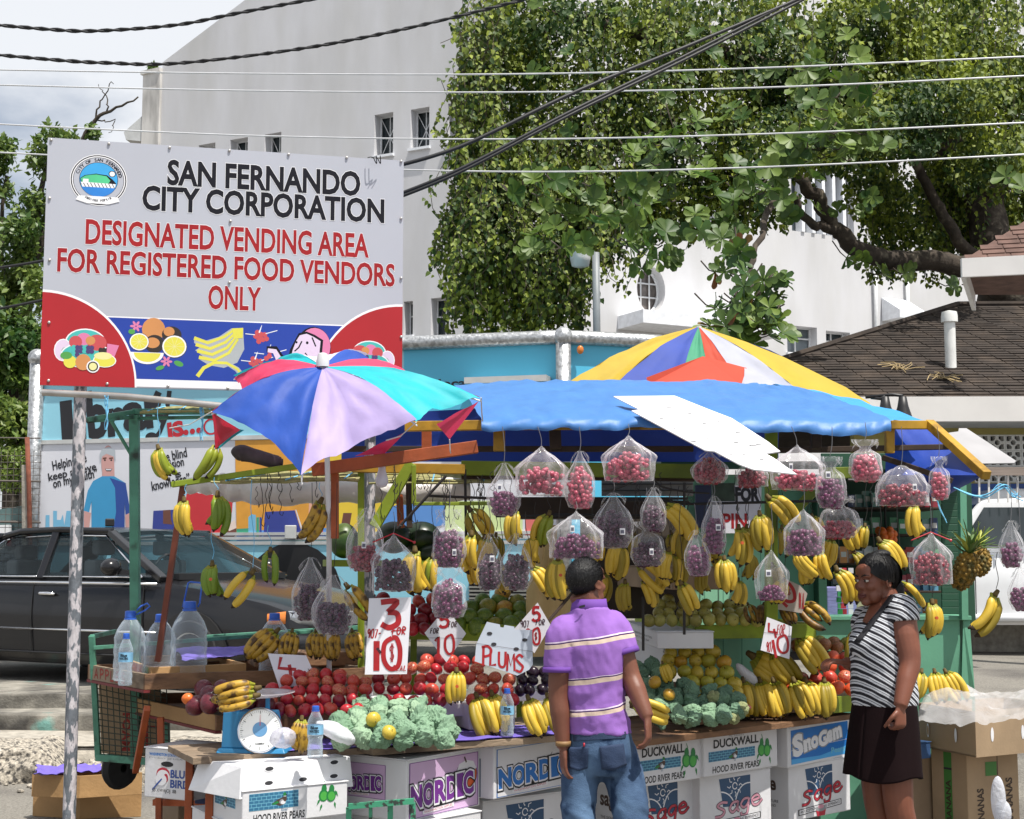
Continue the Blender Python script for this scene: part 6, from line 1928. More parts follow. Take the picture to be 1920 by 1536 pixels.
pk_cols=['5f8f86','37597a','a8423a','c7ccd4','3f8a5a','6aa6c4','d28a3c','93303c','2b3f6a','8c8f3a','b9b1a4','4a6a5a']
pk_lab=['grey green','dull blue','brick red','pale','green','light blue','orange','crimson','navy','olive','cream','dark green']
pk_m=[mat('packet_%s'%l.replace(' ','_'),hexc(c),rough=.35,var=.12,scale=25)for c,l in zip(pk_cols,pk_lab)]
pk_white=mat('packet_label',(.7,.7,.68),rough=.5)
pk_me=[]
for m in pk_m:
 mb=MB();mb.obox((-.03,-.02,0),(.06,0,0),(0,.04,0),(0,0,.11))
 mb.add([(-.022,-.0215,.04),(.022,-.0215,.04),(.022,-.0215,.075),(-.022,-.0215,.075)],[(0,1,2,3)],1)
 pk_me.append(mesh_of(mb,'packet',[m,pk_white]))
rr_=random.Random(4)
for row,py in enumerate((951,1001,1056,1108,1156)):
 x=1566
 run=rr_.randrange(12);left=0
 while x<1764:
  if left==0:
   run=rr_.randrange(12);left=rr_.randint(1,3)
  if abs(x-1662)<8:x+=10;continue
  c=P(x,py,9.78+.12*rr_.random())
  o=place_copy(pk_me[run],'packet',None,(c.x,c.y,P(x,py,9.78).z),(0,0,rr_.uniform(-.15,.15)),(.75+.25*rr_.random(),1,.7+.35*rr_.random()))
  side_='left' if x<1662 else 'right'
  props(o,'small %s packet on the %s shelf of the green kiosk, %s of its upright'%(pk_lab[run],('top','second','middle','fourth','lowest')[row],side_),'packet','packets on the kiosk shelves')
  x+=15;left-=1
m_sach=[mat('sachet_red',hexc('a82f3c'),rough=.3),mat('sachet_green',hexc('2f7f4a'),rough=.3),mat('sachet_white',hexc('c4c4c8'),rough=.3)]
for px,ms,lab in((1583,0,'strip of red sachets hanging in the kiosk left of the woman'),(1594,2,'strip of pale sachets hanging in the kiosk left of the woman'),(1574,1,'strip of green sachets hanging in the kiosk left of the woman')):
 t=thing('sachet_strip',lab,'sachets',P(px,1065,9.05))
 for i in range(8):
  mb=MB();c=P(px+RND.uniform(-2,2),1070+11*i,9.05);mb.box(c,(.032,.006,.033),rz=RND.uniform(-.5,.5));build(mb,'sachet',m_sach[ms if RND.random()<.75 else 2],t)
mb=MB()
for i in range(26):mb.ell(P(1645+34*RND.random(),990+44*RND.random(),9.6+.1*RND.random()),.028,8,6)
props(props(build(mb,'orange_heap',mat('orange_peel',hexc('d0641c'),rough=.5,bump=.2,bscale=90),loc=P(1662,1030,9.65),smooth=True),'heap of oranges in the shade of the kiosk above the woman','oranges'),kind='stuff')
for px,py,w,h,c,lab in((1575,1190,70,60,'lav','lavender carton standing on the kiosk counter behind the woman'),(1618,1195,40,50,'paper','stack of papers standing on the kiosk counter'),(1648,1185,60,70,'aqua','pale turquoise bag standing on the kiosk counter beside the woman')):
 m_=mat('counter_'+c,hexc({'lav':'7f7fb0','paper':'9a9478','aqua':'7fa8a4'}[c]),rough=.7,var=.25,scale=18,stretch=(1,1,6))
 a=P(px-w*.4,1160,9.25);b2=P(px+w*.4,1160-h,9.25)
 mb=MB();mb.obox((a.x,9.2,a.z),(b2.x-a.x,0,0),(0,.14,0),(0,0,b2.z-a.z));o=build(mb,{'lav':'carton','paper':'paper_stack','aqua':'paper_bag'}[c],m_,bevel=.01 if c!='aqua' else.04,loc=((a.x+b2.x)/2,9.27,a.z));props(o,lab,{'lav':'carton','paper':'papers','aqua':'bag'}[c])
m_pw=mat('white_card',(.70,.69,.74),rough=.7,var=.05,scale=5)
m_rb=mat('red_brush_paint',hexc('a3141c'),rough=.5,var=.12,scale=20)
m_kb=mat('dark_brush_paint',hexc('3c1420'),rough=.5)
def card(name,label,pts,Y,n=(0,-1,0),th=.005,m=None):
 pl=PixPlane(P(*pts[-1],Y),n)
 w=[pl.W(*q)for q in pts]
 t=thing(name,label,'price sign',sum(w,V())/len(w))
 mb=MB();mb.prism(w,-pl.n*th);build(mb,'card',m or m_pw,t)
 return t,pl,pl.printer(.0002,.001)
def hp(pr,pl,s,x0,y0,x1,y1,wd,m,gap=.25,shear=0.0,curve=True):
 """fit brush lettering in a picture box"""
 a=pl.L(x0,y1);b=pl.L(x1,y0)
 n=len(s);cw=(b[0]-a[0])/(n+gap*(n-1))
 hand(pr,s,a[0],a[1],cw,b[1]-a[1],wd,m,gap,shear,curve)
HF=6.7/F
t,pl,pr=card('price_sign','white card painted 3 for 10 in big red figures, tallest of the price signs',[(692,1122),(771,1120),(763,1264),(684,1265)],6.72,(.1,-1,.05))
hp(pr,pl,['3s'],712,1128,748,1176,.026,m_rb);hp(pr,pl,'907-',688,1180,714,1196,.006,m_rb,shear=.3);hp(pr,pl,'FOR',734,1176,760,1190,.006,m_rb,shear=.2);pr.line([pl.L(733,1184),pl.L(760,1180)],.005,m_rb)
hp(pr,pl,'1',692,1202,720,1258,.028,m_rb);hp(pr,pl,'0',718,1196,752,1254,.022,m_rb);hp(pr,pl,'$',730,1208,740,1240,.004,m_rb);hp(pr,pl,'DEAL!',736,1248,768,1258,.005,m_rb,shear=.3)
pr.line([pl.L(707,1215),pl.L(714,1225)],.012,m_kb);pr.build('lettering',t)
t,pl,pr=card('price_sign','white diamond card painted for 10, hanging left of the plums sign',[(836,1140),(874,1188),(837,1242),(796,1187)],6.95)
hp(pr,pl,'5',823,1150,842,1176,.014,m_rb);hp(pr,pl,'FOR',840,1166,856,1176,.004,m_kb,shear=.3);hp(pr,pl,'FOR',806,1178,822,1188,.004,m_kb,shear=.3);hp(pr,pl,['1f'],812,1194,832,1236,.014,m_rb);hp(pr,pl,'0',834,1191,852,1226,.012,m_rb)
pr.line([pl.L(797,1196),pl.L(868,1197)],.0015,m_kb);pr.build('lettering',t)
t,pl,pr=card('price_sign','white diamond card painted 5 for 20 behind the plums sign',[(1008,1130),(1033,1173),(1002,1225),(962,1182)],7.1)
hp(pr,pl,'5',997,1139,1013,1164,.014,m_rb);hp(pr,pl,'907',976,1164,992,1176,.004,m_kb);hp(pr,pl,'FOR',1004,1162,1021,1172,.004,m_kb,shear=.2);hp(pr,pl,'2',984,1180,996,1204,.010,m_rb);hp(pr,pl,'0',998,1178,1013,1208,.011,m_rb);hp(pr,pl,'$',1002,1186,1008,1200,.003,m_rb)
pr.build('lettering',t)
t,pl,pr=card('price_sign','white notched carton lid painted PLUMS in red capitals',[(913,1166),(937,1171),(938,1176),(944,1177),(946,1172),(964,1175),(965,1181),(998,1181),(999,1246),(992,1256),(970,1267),(890,1240),(893,1208)],6.85,(-.05,-1,.12),m=mat('bluish_card',hexc('b4bcc8'),rough=.6,var=.05))
hp(pr,pl,'P',902,1212,922,1248,.012,m_rb);hp(pr,pl,'L',917,1218,932,1248,.011,m_rb);hp(pr,pl,'U',934,1222,950,1251,.011,m_rb);hp(pr,pl,'M',950,1226,966,1258,.010,m_rb);hp(pr,pl,'S',966,1228,982,1260,.011,m_rb)
for px,py in((918,1188),(984,1200),(926,1208),(968,1217)):
 q=pl.L(px,py);pr.ellipse(q[0],q[1],.013,.008,m_slot,10)
pr.line([pl.L(891,1206),pl.L(999,1222)],.0015,m_kb);pr.build('lettering',t)
t,pl,pr=card('price_sign','white card painted 4 for, leaning behind the left apples',[(502,1225),(512,1226),(574,1229),(597,1282),(524,1290)],6.95,(.1,-1,.3))
hp(pr,pl,'4',517,1232,558,1268,.016,m_rb,shear=.0);hp(pr,pl,'FOR',555,1259,586,1270,.006,m_rb);pr.build('lettering',t)
t,pl,pr=card('price_sign','white card painted 4 for 10 over the right banana pile',[(1438,1157),(1485,1175),(1480,1236),(1426,1219)],7.3,(-.1,-1,.1))
hp(pr,pl,'4',1440,1168,1460,1196,.011,m_rb,shear=-.1);hp(pr,pl,'FOR',1456,1172,1470,1190,.004,m_rb,shear=.6);hp(pr,pl,'907',1436,1204,1448,1222,.004,m_rb,shear=.6);hp(pr,pl,'1',1446,1200,1464,1234,.013,m_rb,shear=-.3);hp(pr,pl,'0',1458,1192,1478,1224,.012,m_rb)
pr.line([pl.L(1432,1186),pl.L(1482,1194)],.0015,m_kb);pr.build('lettering',t)
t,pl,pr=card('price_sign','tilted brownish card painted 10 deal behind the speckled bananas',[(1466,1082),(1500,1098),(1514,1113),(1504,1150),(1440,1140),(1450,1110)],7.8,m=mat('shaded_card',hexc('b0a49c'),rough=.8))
hp(pr,pl,'0',1466,1093,1494,1128,.018,m_rb,shear=-.3);hp(pr,pl,'1',1462,1112,1490,1138,.016,m_rb,shear=-.9);hp(pr,pl,'$',1474,1104,1484,1116,.003,m_rb);hp(pr,pl,'DEAL',1498,1112,1508,1142,.003,m_rb,shear=.3);pr.build('lettering',t)
t,pl,pr=card('notice_board','white board with black and red capitals on the mint wall of the kiosk',[(1335,906),(1428,914),(1426,1000),(1335,1000)],9.1,m=m_pw)
x,y=pl.L(1380,939);pr.text('FOR',x,y,24*9.1/F,m_ink,w=42*9.1/F,bold=.06);pr.rect(*pl.L(1336,940),42*9.1/F,34*9.1/F,mat('board_patch',hexc('3a4a3c'),rough=.6,var=.5,scale=12));x,y=pl.L(1356,990);pr.text('PIN',x,y,26*9.1/F,m_rb,w=44*9.1/F,bold=.03);pr.line([pl.L(1336,943),pl.L(1427,943)],.01,m_ink)
pr.build('lettering',t)
bt=MB();q0=P(1303,910,9.12);q1=P(1334,990,9.12);bt.obox((q0.x,9.1,q1.z),(q1.x-q0.x,0,0),(0,.03,0),(0,0,q0.z-q1.z));props(build(bt,'dark_poster',mat('dark_poster',hexc('2a3350'),rough=.5,var=.4,scale=4),loc=q1),'dark blue poster on the mint wall left of the white notice board','poster')
m_cw2=mat('white_carton_board',(.66,.66,.68),rough=.6,var=.06,scale=4,bump=.1,bscale=50,col2=(.58,.57,.55),thr=.62,scale2=3)
def carton(label,tl,tr,z,h,depth,mats_=None,lidgap=True,name='carton',mside=None):
 a,b=PZ(*tl,z),PZ(*tr,z)
 u=b-a;un=u.normalized();wn=V((-un.y,un.x,0));wn=wn if wn.y>0 else-wn
 t=thing(name,label,'carton',(a+b)/2+wn*depth/2-V((0,0,h)))
 mb=MB();mb.obox(a-V((0,0,h)),u,wn*depth,V((0,0,h)));build(mb,'box',mats_ or m_cw2,t,bevel=.006)
 if lidgap:
  mb=MB();mb.obox(a-un*.004-wn*.004-V((0,0,.0)),u+un*.008,wn*(depth+.008),V((0,0,.006)));build(mb,'flap',mats_ or m_cw2,t,bevel=.002)
 front=Print(a-V((0,0,h)),un,V((0,0,1)),.0002,.001)
 side=Print(a-V((0,0,h))+wn*depth,-wn,V((0,0,1)),.0002,.001)
 front.W_,front.H_,side.W_,side.H_=u.length,h,depth,h
 return t,front,side
I_=lambda n,h:mat('ink_'+n,hexc(h),rough=.5,var=.06)
i_black,i_green,i_gr2,i_teal,i_tealb,i_navy,i_red,i_pink,i_blue,i_lblue,i_purple,i_lil,i_or=I_('black','16181c'),I_('green','1f7a3c'),I_('pear','49a544'),I_('teal','2f6a8c'),I_('brick','6fb0c8'),I_('navy','2b4c6e'),I_('red','b02a3c'),I_('pink','c28a9a'),I_('blue','1f6cb8'),I_('lightblue','4aa0dc'),I_('purple','6c2a86'),I_('lilac','c8a9cc'),I_('orange','cf5a24')
i_brown,i_grey,i_white=I_('brown','4c3a30'),I_('grey','8a8d92'),I_('white','dcdce0')
def duck(p,x,y,s):
 """mallard emblem"""
 p.poly([(x-.62*s,y-.1*s),(x-.2*s,y+.12*s),(x+.12*s,y+.22*s),(x+.3*s,y+.05*s),(x+.2*s,y-.22*s),(x-.1*s,y-.3*s),(x-.4*s,y-.2*s)],i_brown)
 p.poly([(x-.7*s,y-.16*s),(x-.3*s,y+.02*s),(x-.15*s,y-.1*s),(x-.45*s,y-.2*s)],i_green)
 p.ellipse(x+.06*s,y-.06*s,.22*s,.16*s,i_grey,14);p.ellipse(x+.1*s,y-.1*s,.16*s,.12*s,i_white,12)
 p.ellipse(x+.22*s,y+.12*s,.13*s,.18*s,i_brown,12);p.ellipse(x+.2*s,y+.36*s,.11*s,.13*s,i_green,12);p.poly([(x+.28*s,y+.38*s),(x+.42*s,y+.33*s),(x+.27*s,y+.3*s)],i_black);p.line([(x+.12*s,y+.26*s),(x+.3*s,y+.25*s)],.03*s,i_white)
 p.line([(x,y-.28*s),(x-.02*s,y-.42*s)],.03*s,i_teal);p.line([(x+.1*s,y-.28*s),(x+.1*s,y-.42*s)],.03*s,i_teal)
def bricks(p,x,y,w,h,nr,nc):
 p.rect(x,y,w,h,i_brick_)
 for r_ in range(nr):
  for c in range(nc+1):
   x0=x+w*(c-(.5 if r_%2 else 0))/nc;x1=x0+w/nc*.9;x0,x1=max(x,x0),min(x+w,x1)
   if x1>x0:
    p.rect(x0,y+h*r_/nr+h*.02,x1-x0,h/nr*.8,i_teal)
i_brick_=i_tealb
def pears(p,x,y,s):
 for dx,dy,r_ in((-.22,0,1),(.2,-.04,1.0)):
  p.ellipse(x+dx*s,y+dy*s,.27*s*r_,.30*s*r_,i_green,16);p.ellipse(x+dx*s+.03*s,y+dy*s+.32*s,.15*s,.22*s,i_green,12);p.ellipse(x+dx*s+.02*s,y+dy*s-.02*s,.2*s,.22*s,i_gr2,14)
 p.line([(x-.1*s,y+.5*s),(x-.2*s,y+.72*s)],.035*s,i_green)
 for lx,ly,a in((.42,.2,-60),(-.42,-.15,-120),(.4,-.35,-80),(-.3,-.4,-110)):
  c,q=math.cos(rad(a)),math.sin(rad(a));p.poly([(x+lx*s,y+ly*s),(x+lx*s+.12*s*c-.06*s*q,y+ly*s+.12*s*q+.06*s*c),(x+lx*s+.36*s*c,y+ly*s+.36*s*q),(x+lx*s+.12*s*c+.06*s*q,y+ly*s+.12*s*q-.06*s*c)],i_green)
def duckwall(t,f,s):
 w,h=f.W_,f.H_
 f.text('DUCKWALL',w*.13,h*.66,h*.19,i_black,w=w*.60,bold=.03);f.text("Mt. Hood's",w*.33,h*.88,h*.05,i_grey,w=w*.2)
 bricks(f,w*.06,h*.34,w*.62,h*.24,4,11);duck(f,w*.40,h*.44,h*.36)
 f.text('HOOD RIVER PEARS',w*.11,h*.07,h*.15,i_black,w=w*.62,bold=.015,shear=.06);pears(f,w*.81,h*.46,h*.54)
 f.build('printed_front',t)
def sage(t,f,s,ink=None):
 w,h=f.W_,f.H_;ink=ink or i_red
 bx,by,bw,bh=w*.26,h*.40,w*.44,h*.52
 f.poly([(bx,by+bh*.98),(bx+bw,by+bh*1.02),(bx+bw,by),(bx+bw*.12,by+.02*h)],i_navy)
 f.line(bez([(bx+bw*.05,by+bh*.55),(bx+bw*.4,by+bh*.5),(bx+bw*.5,by)],8),.012*h+.003,i_white);f.line(bez([(bx+bw*.5,by+bh*.1),(bx+bw*.6,by+bh*.8),(bx+bw,by+bh*.75)],8),.012*h+.003,i_white)
 sx,sy=bx+bw*.5,by+bh*.70
 f.line(arcpts(sx,sy,.035*h*1.6,0,330,12),.018*h,i_white)
 for a in range(0,360,45):f.line([(sx+.10*h*math.cos(rad(a)),sy+.10*h*math.sin(rad(a))),(sx+.14*h*math.cos(rad(a+12)),sy+.14*h*math.sin(rad(a+12))),(sx+.19*h*math.cos(rad(a)),sy+.19*h*math.sin(rad(a)))],.020*h,i_white,w2=.004)
 gl={'s':[(.95,.95),(.5,1),(.2,.75),(.7,.4),(.5,.05),(.0,.0)],'a':[(.9,.75),(.4,.7),(.08,.3),(.35,.02),(.75,.3),(.9,.75),(.82,.2),(1.02,.06)],'g':[(.85,.75),(.4,.7),(.1,.35),(.4,.1),(.8,.4),(.88,.72),(.7,-.3),(.2,-.45),(.1,-.2)],'e':[(.1,.35),(.85,.5),(.6,.75),(.15,.5),(.25,.08),(.7,.05),(1.15,.4)]}
 for col,wd in((i_black,.062),(ink,.042)):
  f.top();x=w*.20
  for ch in 'sage':
   cw=w*.145*(1.25 if ch=='s' else 1);q=smooth_pts([V((x+a*cw,h*.26+b*h*.24+(x-w*.2)*.14,0))for a,b in gl[ch]],6)
   f.line([(p.x,p.y)for p in q],wd*h,col,same=True);x+=cw*1.06
 f.poly([(w*.14,h*.08),(w*.84,h*.15),(w*.84,h*.26),(w*.14,h*.19)],i_black);f.poly([(w*.155,h*.095),(w*.825,h*.163),(w*.825,h*.247),(w*.155,h*.177)],i_white)
 f.text('AN EXCEPTIONAL DINING EXPERIENCE',w*.17,h*.115,h*.05,i_black,w=w*.64,rot=math.degrees(math.atan2(.07*h,.7*w)),bold=.02)
 f.poly([(w*.44,h*.01),(w*.56,h*.01),(w*.58,h*.12),(w*.42,h*.12)],ink);f.ellipse(w*.5,h*.14,w*.08,h*.05,i_grey,12);f.ellipse(w*.5,h*.18,w*.05,h*.04,i_pink,10)
 s.text('THE SIGNATURE',s.W_*.3,h*.32,h*.05,i_black,w=s.W_*.5);s.text('DINING BRAND',s.W_*.35,h*.24,h*.05,i_black,w=s.W_*.4);s.text('sage',s.W_*.3,h*.55,h*.16,i_brown,w=s.W_*.45,bold=.03)
 f.build('printed_front',t);s.build('printed_side',t)
def nordic(f,w,h,col,field,apple):
 f.rect(w*.03,h*.03,w*.94,h*.92,col);f.rect(w*.04,h*.04,w*.92,h*.90,field)
 if apple:
  f.ellipse(w*.80,h*.58,w*.155,h*.25,i_black,20);f.ellipse(w*.80,h*.58,w*.145,h*.235,i_or,20);f.poly([(w*.66,h*.66),(w*.70,h*.6),(w*.74,h*.67),(w*.79,h*.6),(w*.84,h*.67),(w*.90,h*.6),(w*.94,h*.68),(w*.9,h*.80),(w*.8,h*.84),(w*.7,h*.79)],i_white);f.line([(w*.80,h*.80),(w*.77,h*.9)],.01,i_brown)
 f.poly([(w*.05,h*.56),(w*.2,h*.62),(w*.5,h*.63),(w*.8,h*.64),(w*.78,h*.57),(w*.4,h*.55),(w*.06,h*.5)],i_white)
 n='NORDIC';x=w*.06
 for i,ch in enumerate(n):
  cw=w*(.05 if ch=='I' else.135);hh=h*(.36 if i<3 else.38)
  f.text(ch,x,h*.19+i*h*.012,hh,i_black,w=cw,bold=.13,rot=2);f.text(ch,x,h*.20+i*h*.012,hh*.97,i_white,w=cw,bold=.09,rot=2);f.text(ch,x,h*.21+i*h*.012,hh*.93,col,w=cw*.95,bold=.05,rot=2);x+=cw+w*.022
 f.poly([(w*.2,h*.07),(w*.62,h*.10),(w*.62,h*.16),(w*.2,h*.13)],i_white);f.text('WASHINGTON APPLES',w*.22,h*.085,h*.04,i_red,w=w*.38,rot=2)
t,f,s=carton('white pear carton with a duck and green pears, partly hidden behind the man',(1186,1394),(1316,1378),.715,.22,.32);duckwall(t,f,s)
t,f,s=carton('white pear carton with a duck and green pears, in full view beside the blue one',(1319,1379),(1457,1361),.715,.215,.32);duckwall(t,f,s)
t,f,s=carton('blue and white carton with snowy lettering under the right end of the table',(1476,1366),(1593,1346),.70,.215,.34)
w,h=f.W_,f.H_;f.rect(w*.05,h*.07,w*.91,h*.86,i_blue);f.poly([(w*.05,h*.07),(w*.96,h*.07),(w*.96,h*.3),(w*.5,h*.16),(w*.05,h*.2)],i_lblue)
for ch,x,y,hh,cw,ro in(('S',.10,.26,.50,.13,6),('n',.26,.34,.26,.10,8),('o',.37,.38,.26,.10,8),('G',.49,.38,.36,.13,8),('e',.62,.46,.26,.09,8),('m',.72,.50,.26,.13,8)):
 f.text(ch,w*x,h*y,h*hh,i_grey,w=w*cw,bold=.10,rot=ro);f.text(ch,w*x,h*(y+.01),h*hh*.97,i_white,w=w*cw*.96,bold=.06,rot=ro)
f.text('Pears',w*.68,h*.16,h*.14,i_brick_,w=w*.22,bold=.02);f.line([(0,h*.42),(w,h*.46)],.002,i_white);f.build('printed_front',t)
t,f,s=carton('white carton with a pale red flowing word, beside the man below the duck carton',(1180,1468),(1307,1452),.49,.30,.32);sage(t,f,s)
t,f,s=carton('white carton with a flowing word, in the middle under the duck carton',(1312,1456),(1445,1440),.49,.30,.32);sage(t,f,s,i_pink)
t,f,s=carton('white dented carton with a flowing word, below the blue carton',(1478,1438),(1593,1420),.48,.30,.36);sage(t,f,s)
t,f,s=carton('white carton with a flowing pink word, left of the man at the bottom',(905,1505),(1066,1484),.46,.30,.36);sage(t,f,s,i_pink)
t,f,s=carton('white apple carton lettered in blue, left of the man',(926,1402),(1082,1378),.745,.24,.36)
nordic(f,f.W_,f.H_,i_blue,m_cw2,True);nordic(s,s.W_*.8,s.H_*.8,i_navy,i_grey,False);f.build('printed_front',t);s.build('printed_side',t)
t,f,s=carton('lilac apple carton lettered in purple behind the iron stool',(763,1427),(900,1403),.735,.265,.44)
nordic(f,f.W_,f.H_,i_purple,i_lil,True);s.text('GALA',s.W_*.3,s.H_*.16,s.H_*.07,i_grey,w=s.W_*.15);s2=Print(s.o+s.ux*s.W_*.12+V((0,0,s.H_*.3)),s.ux,s.uy,.0002,.0012);nordic(s2,s.W_*.62,s.H_*.62,i_purple,i_lil,False);s2.build('printed_side',t);f.build('printed_front',t);s.build('side_lettering',t)
carton('plain white carton under the lilac apple carton at the bottom edge',(770,1546),(902,1522),.465,.3,.44)
t,f,s=carton('open pear carton with a duck, wearing a flared white slotted lid',(455,1486),(652,1466),.655,.14,.34)
w,h=f.W_,f.H_;bricks(f,w*.06,h*.42,w*.46,h*.5,5,10);duck(f,w*.36,h*.64,h*.5);pears(f,w*.80,h*.66,h*.62);f.text('HOOD RIVER PEARS',w*.10,h*.08,h*.22,i_black,w=w*.48,bold=.015,shear=.05);f.text('River',w*.36,h*.33,h*.1,i_teal,w=w*.06)
bricks(s,s.W_*.2,s.H_*.45,s.W_*.6,s.H_*.4,5,4);duck(s,s.W_*.5,s.H_*.55,s.H_*.45);f.build('printed_front',t);s.build('printed_side',t)
a,b=PZ(452,1440,.752),PZ(655,1420,.752);u=b-a;un=u.normalized();wn=V((-un.y,un.x,0));wn=wn if wn.y>0 else-wn
lid=thing('white_cover','flared white slotted cover resting on the open pear carton under the scale','carton cover',a+u/2)
ring0=[a-un*.015-wn*.02+V((0,0,-.125)),b+un*.005-wn*.02+V((0,0,-.125)),b+un*.01+wn*.34+V((0,0,-.125)),a-un*.07+wn*.34+V((0,0,-.125))]
ring1=[a,b,b+wn*.34,a+wn*.34-un*.02]
mb=MB();mb.rings([ring0,ring1],caps=False);mb.add(ring1,[(0,1,2,3)]);build(mb,'lid_wall',m_card_w,lid,solid=.006)
lux,luy=(ring0[1]-ring0[0]).normalized(),(ring1[0]-ring0[0]).normalized()
LW_=(ring0[1]-ring0[0]).length;LH_=(ring1[0]-ring0[0]).length
def hole(o_,ux_,uy_,x,y,rx,ry,m,par,base=.004):
 lp=Print(o_,ux_,uy_,.0003,base);lp.ellipse(x,y,rx*1.25,ry*1.35,m_edge,14);lp.ellipse(x,y,rx,ry,m,14);lp.build('hand_hole',par)
for x,y in((.24,.42),(.54,.42),(.82,.42),(.24,.88),(.82,.88)):hole(ring0[0],lux,luy,LW_*x,LH_*y,.020,.009,m_slot,lid)
lsx=(ring0[0]-ring0[3]).normalized();LL=(ring0[0]-ring0[3]).length
for x,y in((.3,.6),(.75,.55),(.28,.25),(.6,.2)):hole(ring0[3],lsx,(ring1[3]-ring0[3]).normalized(),LL*x,LH_*y,.012,.010,m_slot,lid)
carton('plain white carton bearing the pear carton, at the bottom edge',(412,1540),(655,1518),.512,.3,.4)
t,f,s=carton('white pear carton with a red and blue bird emblem on the low red shelf',(272,1402),(361,1409),.745,.225,.30)
w,h=f.W_,f.H_;f.text('WASHINGTON STATE PEARS',w*.10,h*.86,h*.055,i_blue,w=w*.72,bold=.03);f.text('Product of USA',w*.1,h*.8,h*.03,i_grey,w=w*.7)
f.ellipse(w*.48,h*.70,w*.13,h*.055,i_black,14)
i_bb=I_('birdblue','2a4a94');f.text('BLUE',w*.56,h*.44,h*.15,i_bb,w=w*.38,bold=.03);f.text('BIRD',w*.56,h*.24,h*.15,i_bb,w=w*.38,bold=.03)
f.ellipse(w*.40,h*.50,w*.14,h*.13,i_red,18);f.ellipse(w*.40,h*.46,w*.13,h*.12,i_white,18);f.ellipse(w*.46,h*.42,w*.05,h*.09,i_red,12);f.ellipse(w*.36,h*.38,w*.12,h*.12,i_white,14)
for i in range(4):f.line([(w*(.18+.03*i),h*(.16+.035*i)),(w*(.32+.02*i),h*(.34+.02*i))],.006,i_bb)
f.text('35 XWAJOJ  88',w*.18,h*.13,h*.07,i_black,w=w*.5);f.build('printed_front',t)
t,f,s=carton('dark blue carton with gold capitals beside the scale, under the left table',(366,1418),(436,1420),.70,.22,.3,mats_=mat('navy_carton',hexc('1d2f5c'),rough=.6))
f.text('KLO',f.W_*.1,f.H_*.75,f.H_*.12,mat('gold_ink',hexc('a87c34'),rough=.5),w=f.W_*.5);f.build('lettering',t)
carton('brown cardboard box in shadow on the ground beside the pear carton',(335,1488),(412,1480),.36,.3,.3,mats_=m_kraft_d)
t=thing('banana_carton','open brown banana carton under clear plastic at the right edge','carton',PZ(1800,1470,.5))
a,b,c=PZ(1826,1334,.77),PZ(1990,1322,.77),PZ(1722,1318,.77)
h=.255;u=b-a;w_=c-a
for nm,o_,e in(('front_wall',a,u),('side_wall',a,w_),('back_wall',c,u),('far_wall',b,w_)):
 n_=e.cross(V((0,0,1))).normalized()
 mb=MB();mb.obox(o_-V((0,0,h)),e,n_*.008,V((0,0,h)));build(mb,nm,m_kraft,t)
mb=MB();mb.obox(a-V((0,0,h)),u,w_,V((0,0,.01)));build(mb,'base',m_kraft,t)
for x in(.13,.38):hole(a-V((0,0,h)),u.normalized(),V((0,0,1)),x,.12,.010,.030,m_edge,t,.010)
for x in(.10,.36):hole(c-V((0,0,h)),-w_.normalized(),V((0,0,1)),x,.105,.009,.030,m_edge if x>.2 else m_tray_y,t,.010)
t=thing('banana_carton','tall brown carton with green bands and upright letters below the open one','carton',PZ(1800,1560,.1))
a,b,c=PZ(1812,1412,.505),PZ(1908,1405,.505),PZ(1745,1403,.505)
mb=MB();mb.obox(a-V((0,0,.5)),b-a,c-a,V((0,0,.498)));build(mb,'box',m_kraft,t,bevel=.005)
un=(b-a).normalized();p_=Print(a-V((0,0,.5)),un,V((0,0,1)),.0004,.0015);w=(b-a).length
i_kg=I_('cartongreen','3f7a34');i_dk=I_('stencil','3a2a1e')
p_.rect(w*.35,.36,w*.22,.08,i_kg);p_.rect(w*.58,.05,.004,.44,m_slot);p_.text('BANANAS',w*.30,.05,w*.12,i_dk,rot=90,w=.24,bold=.03);p_.text('BANANAS',w*.86,.08,w*.12,i_dk,rot=90,w=.26,bold=.03)
p_.build('print',t)
wn=(a-c).normalized();p_=Print(c-V((0,0,.5)),wn,V((0,0,1)),.0004,.0015);w=(a-c).length
if p_.n.y>0:p_.n=-p_.n
p_.rect(w*.36,.06,w*.22,.43,i_kg);p_.rect(w*.36,.39,w*.22,.012,m_slot);p_.text('BANANA',w*.54,.09,w*.13,i_dk,rot=90,w=.24,bold=.03);p_.build('print',t)
mb=MB();cc=P(1872,1500,6.9);mb.ell(cc,(.035,.03,.11),14,10);mb.ell(cc+V((.02,0,-.06)),(.04,.03,.06),12,8)
film_w=film_mat('white_film',(.80,.82,.88),.55,.25,.9,26,.3)
props(build(mb,'crumpled_film',film_w,loc=cc,smooth=True),'crumpled white plastic bulging out of the slot of the tall brown carton','plastic')
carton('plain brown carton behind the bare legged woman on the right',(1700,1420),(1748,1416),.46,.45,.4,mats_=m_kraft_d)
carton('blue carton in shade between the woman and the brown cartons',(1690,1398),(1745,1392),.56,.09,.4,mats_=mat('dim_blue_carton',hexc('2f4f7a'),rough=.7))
film_c=film_mat('clear_sheet',(.86,.86,.88),.17,.14,.55,12,.35)
mb=MB()
